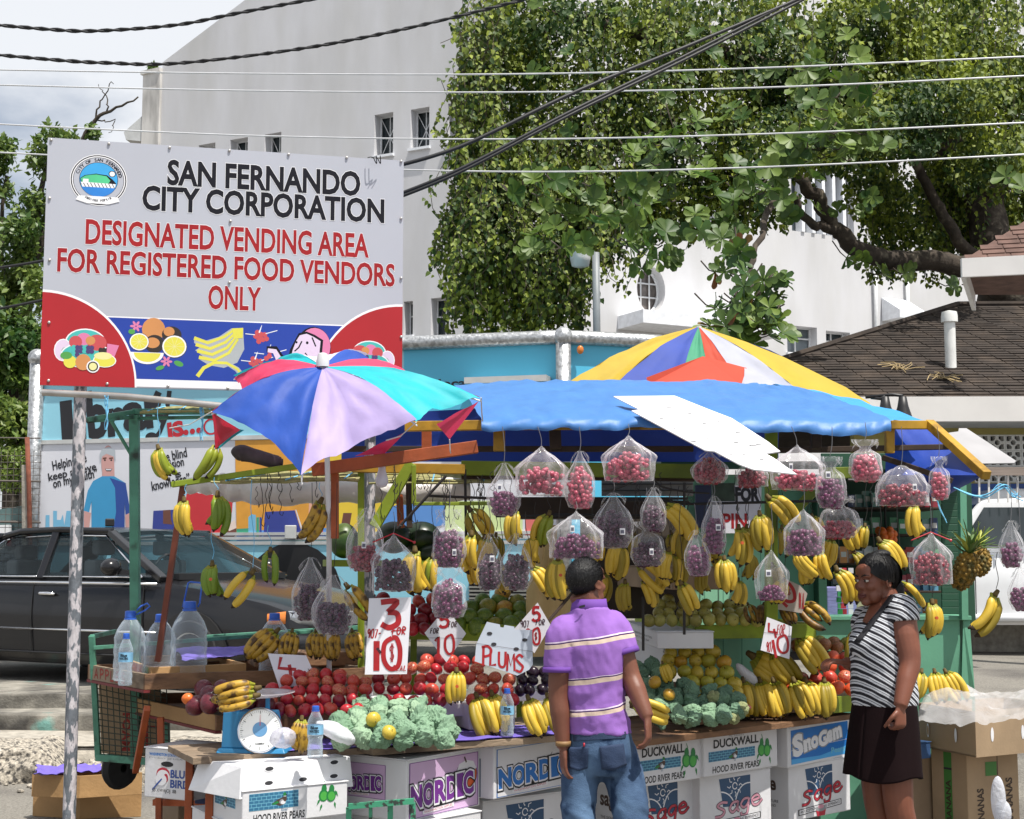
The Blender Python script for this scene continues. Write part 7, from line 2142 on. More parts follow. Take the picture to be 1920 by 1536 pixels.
def fs(u,v):
 q0=P(1718,1352,7.97).lerp(P(1745,1300,8.75),v);q1=P(1826,1370,7.93).lerp(P(1838,1300,8.75),v);q2=P(1990,1335,8.05).lerp(P(1985,1296,8.75),v)
 p=q0*(1-u)**2+q1*2*u*(1-u)+q2*u*u
 z=.085*math.sin(math.pi*min(1,v*1.05))*(.85+.55*math.cos((u-.27)*8.6))
 z+=.022*fbm(u*5,v*4,3)+.010*fbm(u*15,v*10,6)
 return p+V((.02*fbm(u*5,v*5,8),.03*fbm(u*4,v*4,2),z))
mb.grid(fs,60,34)
props(build(mb,'plastic_sheet',film_c,loc=PZ(1836,1340,.75),smooth=True),'clear crumpled plastic sheet billowing over the open brown carton','plastic sheet')
t,f,s=carton('white carton with a fine print flap behind the right shoulder of the man',(1178,1168),(1232,1186),1.24,.085,.3);f.text('KEEP REFRIGERATED',f.W_*.05,f.H_*.5,f.H_*.12,i_black,w=f.W_*.8);f.text('PRODUCT OF USA',f.W_*.05,f.H_*.25,f.H_*.12,i_black,w=f.W_*.7);f.build('print',t)
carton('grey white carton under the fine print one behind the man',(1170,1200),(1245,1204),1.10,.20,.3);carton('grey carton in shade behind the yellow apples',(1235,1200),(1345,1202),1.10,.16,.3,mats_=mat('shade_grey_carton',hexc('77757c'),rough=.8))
t,f,s=carton('carton with a dark printed panel under the hanging bananas right of the man',(1168,1100),(1236,1102),1.43,.16,.3,mats_=mat('tan_carton',hexc('a39a8a'),rough=.8));f.rect(f.W_*.12,f.H_*.1,f.W_*.52,f.H_*.7,i_navy);f.line([(f.W_*.2,f.H_*.6),(f.W_*.5,f.H_*.5)],.01,i_white);f.build('print',t)
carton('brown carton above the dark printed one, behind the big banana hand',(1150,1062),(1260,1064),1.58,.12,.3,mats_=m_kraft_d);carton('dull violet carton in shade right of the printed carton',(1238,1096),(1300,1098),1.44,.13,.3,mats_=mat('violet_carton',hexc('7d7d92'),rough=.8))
m_blk_tray=mat('black_tray',(.02,.02,.024),rough=.5)
tray('fruit_tray','black tray sheet propped behind the yellow apples',(1345,1215),(1425,1212),(1340,1200),1.06,.05,m_blk_tray,cat='tray',floor=False)
m_cream=cloth_mat('cream_cloth',hexc('c9b07a'),rough=.8,translucent=.2,bump=.2,bscale=14)
mb=MB()
prof=[(1000,1046,985),(1004,1042,1030),(998,1036,1075),(988,1062,1100),(986,1084,1130),(988,1090,1180),(990,1090,1230)]
def fcl(u,v):
 x=v*(len(prof)-1);i=min(int(x),len(prof)-2);f_=x-i
 l=prof[i][0]*(1-f_)+prof[i+1][0]*f_;r=prof[i][1]*(1-f_)+prof[i+1][1]*f_;y=prof[i][2]*(1-f_)+prof[i+1][2]*f_
 return P(l+(r-l)*u,y,7.75)+V((0,.04*math.sin(u*10+v*4)-.10*math.sin(math.pi*u),0))
mb.grid(fcl,24,24)
props(build(mb,'cream_cloth',m_cream,loc=P(1030,1100,7.75),smooth=True),'cream cloth hanging behind the bananas left of the man','cloth')
mb=MB();mb.bar(P(1082,1102,7.4),P(1022,1172,7.3),.02,.008);props(build(mb,'dark_strap',m_dark_t,loc=P(1050,1138,7.35)),'dark slanting strap across the cream cloth left of the man','strap')
kpanel(1128,1300,884,930,8.6,.03,mat('grey_siding',hexc('8d8880'),rough=.8,var=.1),'siding_board')
for i in range(4):kpanel(1128,1300,884+11.5*i,885.5+11.5*i,8.585,.01,m_iron,'siding_joint')
kpanel(968,1262,932,972,8.3,.25,m_dark_t,'dark_shelf_band')  # dark slab stands in for a band of cloth and shelf shadow
kpanel(1088,1300,974,1160,9.0,.03,mat('dark_interior_backing',(.05,.038,.028),rough=.9,var=.3,scale=4),'back_board')  # added dark panel; the interior's shade is put into its colour
flat_table('back_bench','plank bench bearing the stacked cartons behind the man',(1120,1296),(1370,1294),.895,.6,.03,m_tray_b,[(.05,.1),(.7,.1),(.05,.5),(.7,.5)],cat='bench')
for px,py,Y_ in((776,1185,8.2),(974,1186,8.2),(1330,1184,8.5)):
 a=P(px,py,Y_);mb=MB();mb.bar(V((a.x,a.y,0)),a,.035,.035);build(mb,'shelf_leg',m_lime,frame_,bevel=.002)
def rgb_mat(name,hx,hx2,rough=.35,thr=.5,sc=18,soft=.15,spec=.5,var=.15,coat=0.0):
 return mat(name,hexc(hx),rough=rough,var=var,scale=9,col2=hexc(hx2),thr=thr,scale2=sc,soft=soft,spec=spec,coat=coat)
m_stemb=mat('fruit_stem',(.06,.04,.02),rough=.9)
m_apples=[rgb_mat('red_apple_skin','9c1420','bc3038',sc=25),rgb_mat('streaked_apple_skin','ac2028','d07a50',thr=.58,sc=20),rgb_mat('blush_apple_skin','a82a30','d0b070',thr=.60,sc=11),rgb_mat('dark_apple_skin','70121e','8e1c2a',sc=25)]
def round_fruit(nm,m,dimple=.18,squash=.92,seed=0,n=14,k=10,stem=True):
 """unit-radius fruit with a dimple and a stem"""
 mb=MB();rr=random.Random(seed)
 prof=[]
 for i in range(k+1):
  t=math.pi*i/k
  r=math.sin(t)*(1+.06*math.sin(t)**2)
  z=math.cos(t)*squash
  z-=dimple*math.exp(-(r/.28)**2)*(1 if t<1.5 else-.7)
  if t>1.5:r*=1-.10*(t-1.5)
  prof.append((r,z))
 mb.lathe(prof,(0,0,0),n)
 if stem:mb.tube([(0,0,squash-dimple*1.1),(.06+.05*rr.random(),.03,squash+.16)],.05,5,mi=1)
 return mesh_of(mb,nm,[m,m_stemb],smooth=True)
AP=[round_fruit('apple',m,seed=i)for i,m in enumerate(m_apples)]
def pile(name,cat,label,group,meshes,weights,rows,r,jit=3.0,spacing=None,tilt=1.0,zs=1.0):
 """rows of (picture y, x0, x1, depth): every fruit is an object of its own"""
 n=0
 for ri,(py,x0,x1,Y)in enumerate(rows):
  sp_=spacing or 2*r*F/Y*.97
  x=x0+(sp_*.5 if ri%2 else 0)
  while x<=x1:
   c=P(x+RND.uniform(-jit,jit),py+RND.uniform(-jit,jit),Y+RND.uniform(-.02,.02))
   s_=r*RND.uniform(.92,1.07)
   ax=Euler((RND.gauss(0,.7)*tilt-.5,RND.gauss(0,.6)*tilt,RND.random()*6.28))
   o=place_copy(RND.choices(meshes,weights)[0],name,None,c,ax,(s_,s_,s_*zs))
   f3=(x-x0)/max(1,x1-x0)
   props(o,label+(', %s row %s'%(('front','second','third','fourth','fifth','sixth','top')[ri],'left' if f3<.34 else 'right' if f3>.66 else 'middle')if len(rows)>1 else ''),cat,group);n+=1
   x+=sp_
 return n
pile('apple','apple','red apple in the heap behind the scale','red apples on the lower left tray',AP,(4,3,2,2),[(1331,470,690,6.72),(1313,498,702,6.80),(1295,512,692,6.88),(1278,528,690,6.95),(1266,540,660,7.0)],.0325)
pile('apple','apple','red apple in the heap between two price signs','red apples in the middle heap',AP,(4,3,1,3),[(1313,725,850,6.90),(1292,700,862,6.98),(1272,712,862,7.05),(1254,735,872,7.12),(1240,800,900,7.18)],.033)
pile('apple','apple','streaked red apple under the plums sign','streaked apples under the plums sign',AP,(2,4,3,0),[(1314,884,962,6.94),(1292,888,970,7.0),(1272,880,966,7.06),(1254,880,915,7.1)],.033)
pile('apple','apple','dark red apple behind the tall price sign','dark apples on the back shelf',AP,(2,1,0,5),[(1182,690,862,7.75),(1163,696,862,7.82),(1145,690,858,7.88),(1128,770,850,7.95),(1122,690,720,7.95)],.040)
pile('apple','apple','orange red apple in the heap behind the hand of the woman','orange red apples at the right',[AP[1],AP[2],round_fruit('apple',rgb_mat('tomato_skin','b8321c','d8683a'),seed=9)],(2,2,3),[(1291,1488,1600,8.05),(1272,1490,1602,8.12),(1253,1530,1602,8.18),(1236,1545,1600,8.25)],.042)
m_plum=rgb_mat('plum_skin','140a16','2a1428',rough=.3)
pile('plum','plum','nearly black plum under the plums sign','black plums',[round_fruit('plum',m_plum,.08,.95,3)],(1,),[(1293,972,1032,7.05),(1278,968,1034,7.1),(1264,976,1036,7.16)],.030)
m_ya=[rgb_mat('yellow_apple_skin','b89c28','c8b44a',thr=.5,sc=15),rgb_mat('greenish_apple_skin','9a9c34','b8a83c',sc=14),rgb_mat('blushed_yellow_skin','c09a2c','c8823a',thr=.6,sc=8)]
YA=[round_fruit('yellow_apple',m,.2,.95,30+i)for i,m in enumerate(m_ya)]
pile('yellow_apple','apple','yellow apple behind the green wrapped fruit','yellow apples',YA,(5,2,1),[(1300,1300,1392,7.78),(1281,1284,1394,7.83),(1261,1256,1386,7.9),(1241,1238,1376,7.97),(1223,1258,1352,8.02),(1207,1302,1328,8.06)],.040,jit=2)
m_pr=[rgb_mat('pale_pear_skin','9a9442','b0a85a',sc=16),rgb_mat('shaded_pear_skin','85803a','9c9048',sc=16)]
pile('pale_fruit','fruit','pale fruit on the lime shelf right of the man','pale fruit on the lime shelf',[round_fruit('pale_fruit',m,.1,1.0,40+i)for i,m in enumerate(m_pr)],(1,1),[(1164,1215,1425,7.86),(1150,1222,1410,7.95),(1136,1236,1392,8.04),(1124,1240,1260,8.1)],.034,jit=2)
m_mg=[rgb_mat('green_mango_skin','4f6a1e','7a8a2a',thr=.55,sc=6),rgb_mat('orange_mango_skin','a8702a','b89a3a',thr=.5,sc=5),rgb_mat('olive_mango_skin','6a7424','9a8a34',thr=.5,sc=5)]
pile('mango','mango','green and orange mango on the lime shelf behind the plums sign','mangoes on the lime shelf',[round_fruit('mango',m,.04,1.12,50+i,stem=False)for i,m in enumerate(m_mg)],(3,2,2),[(1176,860,985,7.78),(1160,862,1000,7.84),(1143,850,1010,7.9),(1130,890,1000,7.98)],.048)
pile('mango','mango','single orange mango on top of the mango heap','topmost mango',[round_fruit('mango',m_mg[1],.04,1.05,60)],(1,),[(1109,940,941,8.0)],.042)
m_dm=rgb_mat('dark_mango_skin','4a1622','6a2430',sc=8)
pile('mango','mango','dull dark red mango left of the scale','dark red mangoes',[round_fruit('mango',m_dm,.05,1.15,61,stem=False)],(1,),[(1322,392,500,6.66),(1308,372,490,6.8),(1294,380,470,6.95),(1325,350,380,6.75)],.045)
pile('orange','orange','single bright orange at the left end of the dark mangoes','lone orange',[round_fruit('orange',rgb_mat('bright_orange_skin','c85a1c','d8742c'),.05,.97,62)],(1,),[(1308,354,355,6.72)],.030)
pile('mixed_fruit','fruit','brownish fruit behind the reaching hand','brownish fruit in the dark tray',[round_fruit('mixed_fruit',rgb_mat('russet_skin','7a3a26','9a6a3a',sc=9),.08,.95,63),round_fruit('mixed_fruit',m_mg[2],.05,1.0,64)],(2,1),[(1212,1495,1606,8.5),(1206,1500,1600,8.6)],.042)
tray('fruit_tray','black tray of brownish fruit on the lime shelf behind the reaching hand',(1480,1222),(1612,1220),(1480,1212),1.085,.05,m_blk_tray,cat='tray')
for lab,tl,tr,z,h,d,mm in(('low white carton tray holding the middle apples',(722,1322),(878,1318),.925,.065,.5,m_cw2),('low white carton tray holding the black plums',(966,1297),(1040,1295),.945,.05,.3,m_cw2),('low brown crate under the yellow apples',(1285,1308),(1398,1300),.885,.13,.4,m_kraft_d),('brown box under the overripe bananas on the upper left tray',(478,1226),(690,1222),1.145,.07,.3,m_tray_b),('brown box under the orange red apples at the right',(1478,1304),(1600,1296),.87,.1,.3,m_kraft_d),('pale box holding the streaked apples under the plums sign',(880,1322),(966,1319),.925,.12,.3,m_cw2),('dark box behind the lower tray apples',(690,1340),(730,1338),.90,.11,.4,m_kraft_d)):
 carton(lab,tl,tr,z,h,d,mats_=mm,lidgap=False)
m_tis=[mat('green_tissue',hexc('7f9f82'),rough=.75,var=.16,scale=7,bump=.5,bscale=26),mat('green_tissue_two',hexc('95b192'),rough=.75,var=.16,scale=7,bump=.5,bscale=26)]
m_tis2=[mat('dark_green_tissue',hexc('6e8e74'),rough=.75,var=.18,scale=7,bump=.5,bscale=30),mat('dark_green_tissue_two',hexc('83a384'),rough=.75,var=.18,scale=7,bump=.5,bscale=30)]
def wrapped(seed,m,n=30,k=20):
 rr=random.Random(seed);mb=MB();off=rr.random()*50
 fa_=rr.random()*6.28;fb_=fa_+rr.uniform(1.5,4)
 vs=[]
 for i in range(k+1):
  t=math.pi*i/k
  for j in range(n):
   a=2*math.pi*j/n
   d=V((math.sin(t)*math.cos(a),math.sin(t)*math.sin(a),math.cos(t)))
   r=.92+.18*fbm(d.x*1.7+off,d.y*1.7,d.z*1.7)+.20*abs(fbm(d.x*2.8+off,d.y*2.8,d.z*2.8))+.05*abs(fbm(d.x*8+off,d.y*8,d.z*8))
   r+=.55*max(0,math.cos(a-fa_))**14*math.sin(t)**10+.45*max(0,math.cos(a-fb_))**18*math.sin(t)**6
   r*=1+(.035*rr.uniform(-1,1)if 1<i<k-1 else 0)
   vs.append(d*r)
 fs_=[]
 for i in range(k):
  for j in range(n):
   a,b=i*n+j,i*n+(j+1)%n
   fs_.append((a,a+n,b+n,b))
 mb.add(vs,fs_)
 return mesh_of(mb,'wrapped_fruit',m)
m_tis.append(mat('grey_green_tissue',hexc('6c8c70'),rough=.8,var=.16,scale=7));m_tis2.append(mat('deep_green_tissue',hexc('5f7d66'),rough=.8,var=.18,scale=7))
WF=[wrapped(i,m_tis[i%3])for i in range(6)];WF2=[wrapped(20+i,m_tis2[i%3])for i in range(6)]
pile('wrapped_fruit','wrapped fruit','pale green tissue wrapped fruit on the left table','green wrapped fruit on the left table',WF,(1,)*6,[(1384,640,862,6.42),(1370,628,874,6.50),(1354,636,852,6.58),(1340,652,838,6.66),(1328,676,812,6.74)],.047,jit=4,tilt=2)
pile('wrapped_fruit','wrapped fruit','green tissue wrapped fruit on the right table','green wrapped fruit on the right table',WF2,(1,)*6,[(1346,1240,1382,7.42),(1332,1222,1396,7.5),(1316,1206,1392,7.58),(1300,1198,1376,7.66),(1283,1194,1300,7.72),(1266,1192,1256,7.78),(1250,1194,1234,7.84)],.042,jit=4,tilt=2)
pile('guava','fruit','bare yellow fruit among the left wrapped ones','bare yellow fruit among the wrapped',[round_fruit('guava',m_ya[0],.06,.95,70)],(1,),[(1375,728,729,6.36),(1342,775,776,6.52),(1352,700,701,6.48),(1336,812,813,6.6)],.034)
pile('guava','fruit','bare yellow fruit among the right wrapped ones','bare yellow fruit in the right tray',[round_fruit('guava',m_ya[2],.06,.95,71)],(1,),[(1305,1252,1253,7.52),(1322,1310,1311,7.48),(1280,1226,1227,7.62)],.032)
m_caul=mat('cauliflower',hexc('b8c08a'),rough=.8,var=.25,scale=30,bump=.9,bscale=60)
def caul(seed):
 mb=MB();rr=random.Random(seed)
 for i in range(26):
  a=rr.random()*6.28;t=math.acos(1-rr.random()*1.3);d=V((math.sin(t)*math.cos(a),math.sin(t)*math.sin(a),math.cos(t)))
  mb.ell(d*.75,.34,8,6)
 mb.ell((0,0,0),.85,10,8)
 return mesh_of(mb,'cauliflower',m_caul,smooth=True)
CF=[caul(1),caul(2)]
pile('cauliflower','vegetable','pale knobbly vegetable right of the wrapped fruit','pale knobbly vegetables',CF,(1,1),[(1345,1378,1402,7.45),(1330,1380,1396,7.5),(1306,1340,1352,7.56)],.036)
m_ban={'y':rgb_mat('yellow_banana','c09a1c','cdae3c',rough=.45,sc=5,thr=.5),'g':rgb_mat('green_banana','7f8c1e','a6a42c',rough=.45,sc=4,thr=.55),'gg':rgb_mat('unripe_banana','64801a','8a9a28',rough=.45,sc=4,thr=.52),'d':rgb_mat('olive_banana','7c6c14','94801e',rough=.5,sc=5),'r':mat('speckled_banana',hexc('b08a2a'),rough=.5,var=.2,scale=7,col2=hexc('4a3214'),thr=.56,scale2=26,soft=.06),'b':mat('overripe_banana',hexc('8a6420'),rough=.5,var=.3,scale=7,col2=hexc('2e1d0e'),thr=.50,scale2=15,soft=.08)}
m_btip=mat('banana_tip',hexc('2c1c0c'),rough=.8)
m_crown=mat('banana_crown',hexc('5a4a22'),rough=.8,var=.3,scale=40)
def finger(seed,m,L=.19,r=.0205,th0=.62,kap=1.25):
 rr=random.Random(seed);mb=MB();n=14
 L*=rr.uniform(.93,1.06)
 p=V((0,0,0));pts=[p.copy()];rs=[.006]
 for i in range(1,n+1):
  s=i/n
  th=th0-kap*s*(1 if s>.1 else.5)
  p=p+V((math.sin(th),0,-math.cos(th)))*(L/n)
  pts.append(p.copy())
  rr_w=min(1,(s/.22)**.8)*(1-max(0,(s-.80)/.20)**2*.72)
  rs.append(max(.0055,r*rr_w))
 mb.tube(pts[:3],rs[:3],6,mi=2,caps=False);mb.tube(pts[2:-1],rs[2:-1],6,caps=False);mb.tube([pts[-2],pts[-1],pts[-1]+(pts[-1]-pts[-2])*.35],[rs[-2],rs[-1],.005],6,mi=1)
 return mesh_of(mb,'banana',[m,m_btip,m_ban_neck],smooth=True)
m_ban_neck=mat('banana_neck',hexc('8a8a24'),rough=.5,var=.15)
FG={c:[finger(i,m)for i in range(3)]for c,m in m_ban.items()}
FS={c:[finger(i+5,m,.19,.0205,.95,.75)for i in range(2)]for c,m in m_ban.items()}
mb=MB();mb.lathe([(.006,.035),(.012,.03),(.015,.0),(.019,-.016),(.012,-.024)],(0,0,0),8);CROWN=mesh_of(mb,'stem',m_crown,smooth=True)
m_stk=mat('fruit_sticker',hexc('c4562c'),rough=.4)
mb=MB();mb.tube([(0,0,0),(.0012,0,.012)],.009,8);STK=mesh_of(mb,'sticker',m_stk)
def bananas(px,py0,py1,n,c,Y,label,roll=0.0,spread=1.1,group=None,hang=None,yaw=0.0,pitch=0.0,straight=False,sticker=False):
 """one hand of bananas: crown at the top of the picture box, fingers of their own"""
 a=P(px,py0,Y)
 size=(py1-py0)*Y/F
 t=thing('banana_hand',label,'bananas',a,group or('bananas hung from the stall roof' if hang else 'bananas laid out on the stall'))
 k=size/.175
 k=k/max(.5,math.cos(roll))if abs(roll)>.4 else k
 R0=Euler((pitch,roll+RND.uniform(-.06,.06),yaw)).to_matrix()
 prof=RND.choice((-1,1,0))if hang and n>=3 and not straight else 0
 base=-math.pi/2+prof*RND.uniform(.7,1.15)
 if prof:spread*=.62
 alt={'y':'yyyyd','g':'gggy','gg':'gggggg','d':'dddy','r':'r','b':'bbr'}[c]
 for j in range(n):
  f=0 if n==1 else(j/(n-1)-.5)*2
  ang=base+f*spread+RND.uniform(-.10,.10)
  lift=.10*abs(f)+RND.uniform(-.08,.08)
  M3=R0@Matrix.Rotation(ang,3,'Z')@Matrix.Rotation(-lift,3,'Y')
  cc=RND.choice(alt)if c!='gg' else 'gg'
  me=RND.choice((FS if straight else FG)[cc])
  o=place_copy(me,'banana',t,R0@V((f*.018*k,.004*abs(f),-.012*k)),M3.to_euler(),k*RND.uniform(.86,1.08))
 if n>=4:
  for j in range(max(2,n-3)):
   f=(j/max(1,n-4)-.5)*1.2 if n>4 else(j-.5)*.8
   M3=R0@Matrix.Rotation(base+f*spread,3,'Z')@Matrix.Rotation(.30+RND.uniform(-.1,.1),3,'Y')
   place_copy(RND.choice(FG[c]),'banana',t,R0@V((f*.012*k,.022*k,-.012*k)),M3.to_euler(),k*RND.uniform(.85,1.0))
 place_copy(CROWN,'stem',t,R0@V((0,0,-.004)),R0.to_euler(),(k*.8,k*.8,k*.6))
 if sticker:
  place_copy(STK,'sticker',t,R0@V((.004,-.068*k,-.085*k)),Euler((math.pi/2,0,0)),.9)
 if hang:
  b=P(hang[0],hang[1],Y+(hang[2]if len(hang)>2 else 0))
  mb=MB();q=[a+V((0,0,.02)),a.lerp(b,.35)+V((.008,0,0)),a.lerp(b,.7)-V((.006,0,0)),b]
  mb.tube(smooth_pts(q,4),.0017,4);build(mb,'string',m_twine if px<620 else m_iron,t)
 return t
B=bananas
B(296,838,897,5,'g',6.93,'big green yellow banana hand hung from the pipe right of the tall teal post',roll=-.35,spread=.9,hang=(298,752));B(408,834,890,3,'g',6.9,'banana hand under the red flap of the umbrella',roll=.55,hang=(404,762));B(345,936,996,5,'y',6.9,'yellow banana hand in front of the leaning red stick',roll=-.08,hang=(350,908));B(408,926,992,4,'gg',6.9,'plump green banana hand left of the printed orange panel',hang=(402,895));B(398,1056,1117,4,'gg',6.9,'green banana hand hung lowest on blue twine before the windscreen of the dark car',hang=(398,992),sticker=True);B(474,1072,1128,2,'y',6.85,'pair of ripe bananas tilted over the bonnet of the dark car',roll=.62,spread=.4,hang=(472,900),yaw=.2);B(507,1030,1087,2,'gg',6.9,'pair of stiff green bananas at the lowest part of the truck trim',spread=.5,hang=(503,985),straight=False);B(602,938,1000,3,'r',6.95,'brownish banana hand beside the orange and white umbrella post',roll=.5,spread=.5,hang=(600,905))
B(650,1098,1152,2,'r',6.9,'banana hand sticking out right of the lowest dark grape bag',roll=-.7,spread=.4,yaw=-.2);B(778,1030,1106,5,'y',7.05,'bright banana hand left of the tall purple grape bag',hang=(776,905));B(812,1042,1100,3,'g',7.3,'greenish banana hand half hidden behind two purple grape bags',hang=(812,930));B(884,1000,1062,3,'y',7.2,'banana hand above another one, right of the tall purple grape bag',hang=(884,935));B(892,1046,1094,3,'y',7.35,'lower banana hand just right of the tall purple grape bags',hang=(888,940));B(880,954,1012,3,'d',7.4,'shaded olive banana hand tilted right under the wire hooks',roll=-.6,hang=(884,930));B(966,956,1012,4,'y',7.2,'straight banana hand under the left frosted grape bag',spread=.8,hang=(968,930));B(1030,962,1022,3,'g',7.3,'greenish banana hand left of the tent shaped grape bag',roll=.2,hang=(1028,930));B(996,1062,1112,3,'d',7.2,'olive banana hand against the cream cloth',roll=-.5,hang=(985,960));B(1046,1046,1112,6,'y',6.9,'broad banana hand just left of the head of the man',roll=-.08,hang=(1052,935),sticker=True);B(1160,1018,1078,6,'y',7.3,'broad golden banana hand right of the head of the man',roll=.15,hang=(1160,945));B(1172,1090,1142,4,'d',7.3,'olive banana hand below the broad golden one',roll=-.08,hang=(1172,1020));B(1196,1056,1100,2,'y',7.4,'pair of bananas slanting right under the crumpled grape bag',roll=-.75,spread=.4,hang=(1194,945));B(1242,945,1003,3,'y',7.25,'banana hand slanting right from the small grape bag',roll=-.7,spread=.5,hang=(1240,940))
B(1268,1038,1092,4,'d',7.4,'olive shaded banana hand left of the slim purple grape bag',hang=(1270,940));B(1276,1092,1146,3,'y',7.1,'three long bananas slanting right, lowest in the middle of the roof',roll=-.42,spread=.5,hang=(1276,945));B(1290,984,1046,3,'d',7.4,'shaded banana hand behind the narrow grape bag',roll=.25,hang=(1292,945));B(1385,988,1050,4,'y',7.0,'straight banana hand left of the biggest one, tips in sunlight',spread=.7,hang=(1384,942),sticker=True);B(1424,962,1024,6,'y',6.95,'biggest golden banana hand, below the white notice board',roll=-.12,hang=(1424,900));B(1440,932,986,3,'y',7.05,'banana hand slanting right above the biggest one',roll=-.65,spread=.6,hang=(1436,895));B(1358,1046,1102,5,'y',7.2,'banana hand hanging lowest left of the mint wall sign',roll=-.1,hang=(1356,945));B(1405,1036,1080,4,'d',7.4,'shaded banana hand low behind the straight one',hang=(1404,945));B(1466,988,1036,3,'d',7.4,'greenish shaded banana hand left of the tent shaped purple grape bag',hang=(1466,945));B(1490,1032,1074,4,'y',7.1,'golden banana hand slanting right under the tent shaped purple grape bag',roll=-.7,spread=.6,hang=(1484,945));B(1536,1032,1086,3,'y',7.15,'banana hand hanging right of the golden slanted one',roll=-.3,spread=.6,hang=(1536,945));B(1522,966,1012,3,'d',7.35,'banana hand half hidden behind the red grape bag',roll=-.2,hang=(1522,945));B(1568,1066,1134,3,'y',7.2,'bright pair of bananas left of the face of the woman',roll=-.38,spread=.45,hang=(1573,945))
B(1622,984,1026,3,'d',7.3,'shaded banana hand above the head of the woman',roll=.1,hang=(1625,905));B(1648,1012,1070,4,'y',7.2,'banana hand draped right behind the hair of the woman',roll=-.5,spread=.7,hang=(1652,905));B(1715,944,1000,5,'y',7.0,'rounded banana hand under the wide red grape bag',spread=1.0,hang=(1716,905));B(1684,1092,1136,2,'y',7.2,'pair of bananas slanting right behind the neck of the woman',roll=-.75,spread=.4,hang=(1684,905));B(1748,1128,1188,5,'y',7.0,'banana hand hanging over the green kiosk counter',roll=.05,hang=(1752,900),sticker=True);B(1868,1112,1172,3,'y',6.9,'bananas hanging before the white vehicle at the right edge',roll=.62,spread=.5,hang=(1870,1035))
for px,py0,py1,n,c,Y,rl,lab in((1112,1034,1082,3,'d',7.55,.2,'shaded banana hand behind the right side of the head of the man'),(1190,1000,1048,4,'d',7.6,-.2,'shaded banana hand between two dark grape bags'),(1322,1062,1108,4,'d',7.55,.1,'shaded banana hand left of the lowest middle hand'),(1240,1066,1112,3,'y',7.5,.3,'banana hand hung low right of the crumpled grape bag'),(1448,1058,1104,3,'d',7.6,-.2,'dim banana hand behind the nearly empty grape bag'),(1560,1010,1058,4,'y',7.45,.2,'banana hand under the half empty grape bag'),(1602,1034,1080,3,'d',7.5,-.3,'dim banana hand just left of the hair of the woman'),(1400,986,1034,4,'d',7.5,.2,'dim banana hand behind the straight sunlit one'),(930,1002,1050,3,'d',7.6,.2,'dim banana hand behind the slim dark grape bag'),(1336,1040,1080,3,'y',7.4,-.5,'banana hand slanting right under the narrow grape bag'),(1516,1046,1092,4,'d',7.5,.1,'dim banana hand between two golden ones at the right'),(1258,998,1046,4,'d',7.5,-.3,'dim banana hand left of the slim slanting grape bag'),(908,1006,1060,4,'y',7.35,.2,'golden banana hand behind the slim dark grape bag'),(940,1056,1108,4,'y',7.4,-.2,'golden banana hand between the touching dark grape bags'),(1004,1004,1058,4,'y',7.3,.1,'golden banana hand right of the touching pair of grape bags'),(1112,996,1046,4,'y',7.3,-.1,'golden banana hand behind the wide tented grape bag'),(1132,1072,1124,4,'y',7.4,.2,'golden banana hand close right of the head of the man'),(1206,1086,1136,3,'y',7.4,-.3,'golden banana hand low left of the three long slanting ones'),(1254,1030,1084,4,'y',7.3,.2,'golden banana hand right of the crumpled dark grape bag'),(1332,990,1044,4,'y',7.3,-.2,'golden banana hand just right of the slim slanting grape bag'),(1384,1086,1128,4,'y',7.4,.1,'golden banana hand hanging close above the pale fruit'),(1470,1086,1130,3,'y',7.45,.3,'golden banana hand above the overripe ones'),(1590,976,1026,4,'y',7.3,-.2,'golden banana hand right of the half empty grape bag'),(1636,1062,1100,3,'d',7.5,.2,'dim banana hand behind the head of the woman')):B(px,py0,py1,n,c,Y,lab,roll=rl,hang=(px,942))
B(856,1256,1314,4,'y',6.84,'banana hand standing upright in front of the middle apples',spread=.7,sticker=True)
for px,py0,py1,n,lab in((893,1304,1374,5,'left of two big banana hands beside the water bottle on purple paper'),(922,1300,1370,4,'right of two big banana hands beside the water bottle on purple paper'),(990,1308,1374,5,'banana hand right of the water bottle on purple paper'),(1026,1304,1366,4,'banana hand beside the left elbow of the man')):B(px,py0,py1,n,'y',6.92,lab,roll=-.35,spread=.6,pitch=-.25)
for px,n,rl,lab in((1393,5,-.12,'first from the left'),(1424,5,-.28,'second from the left'),(1450,4,-.3,'third from the left'),(1488,4,-.35,'fourth from the left'),(1510,4,-.3,'fifth from the left'),(1545,5,-.1,'last at the right')):B(px,1275,1340,n,'y',7.98,'banana hand on the right table, %s of its row'%lab,roll=rl,spread=.6,pitch=-.2)
B(1408,1228,1276,5,'y',8.1,'banana hand lying on its side over the right red apples',roll=-1.05,spread=.8);B(1446,1222,1272,4,'y',8.05,'banana hand lying between two others on the right red apples',roll=-.7,spread=.7);B(1496,1192,1254,4,'y',8.0,'tall banana hand leaning right on the red apples',roll=-.55,spread=.7);B(1242,1242,1276,4,'y',7.65,'small banana hand among the green wrapped fruit at the right',roll=-.35,spread=.7);B(1186,1318,1352,3,'y',6.95,'bananas lying by the right hand of the man',roll=-1.2,spread=.5)
B(566,1346,1402,5,'r',6.36,'brown streaked banana hand standing beside the scale',spread=.7,roll=.05);B(484,1290,1328,4,'r',6.3,'ripe bananas lying across the pan of the scale',roll=1.35,spread=.5);B(482,1304,1340,3,'r',6.24,'lower ripe bananas on the pan of the scale',roll=1.45,spread=.4)
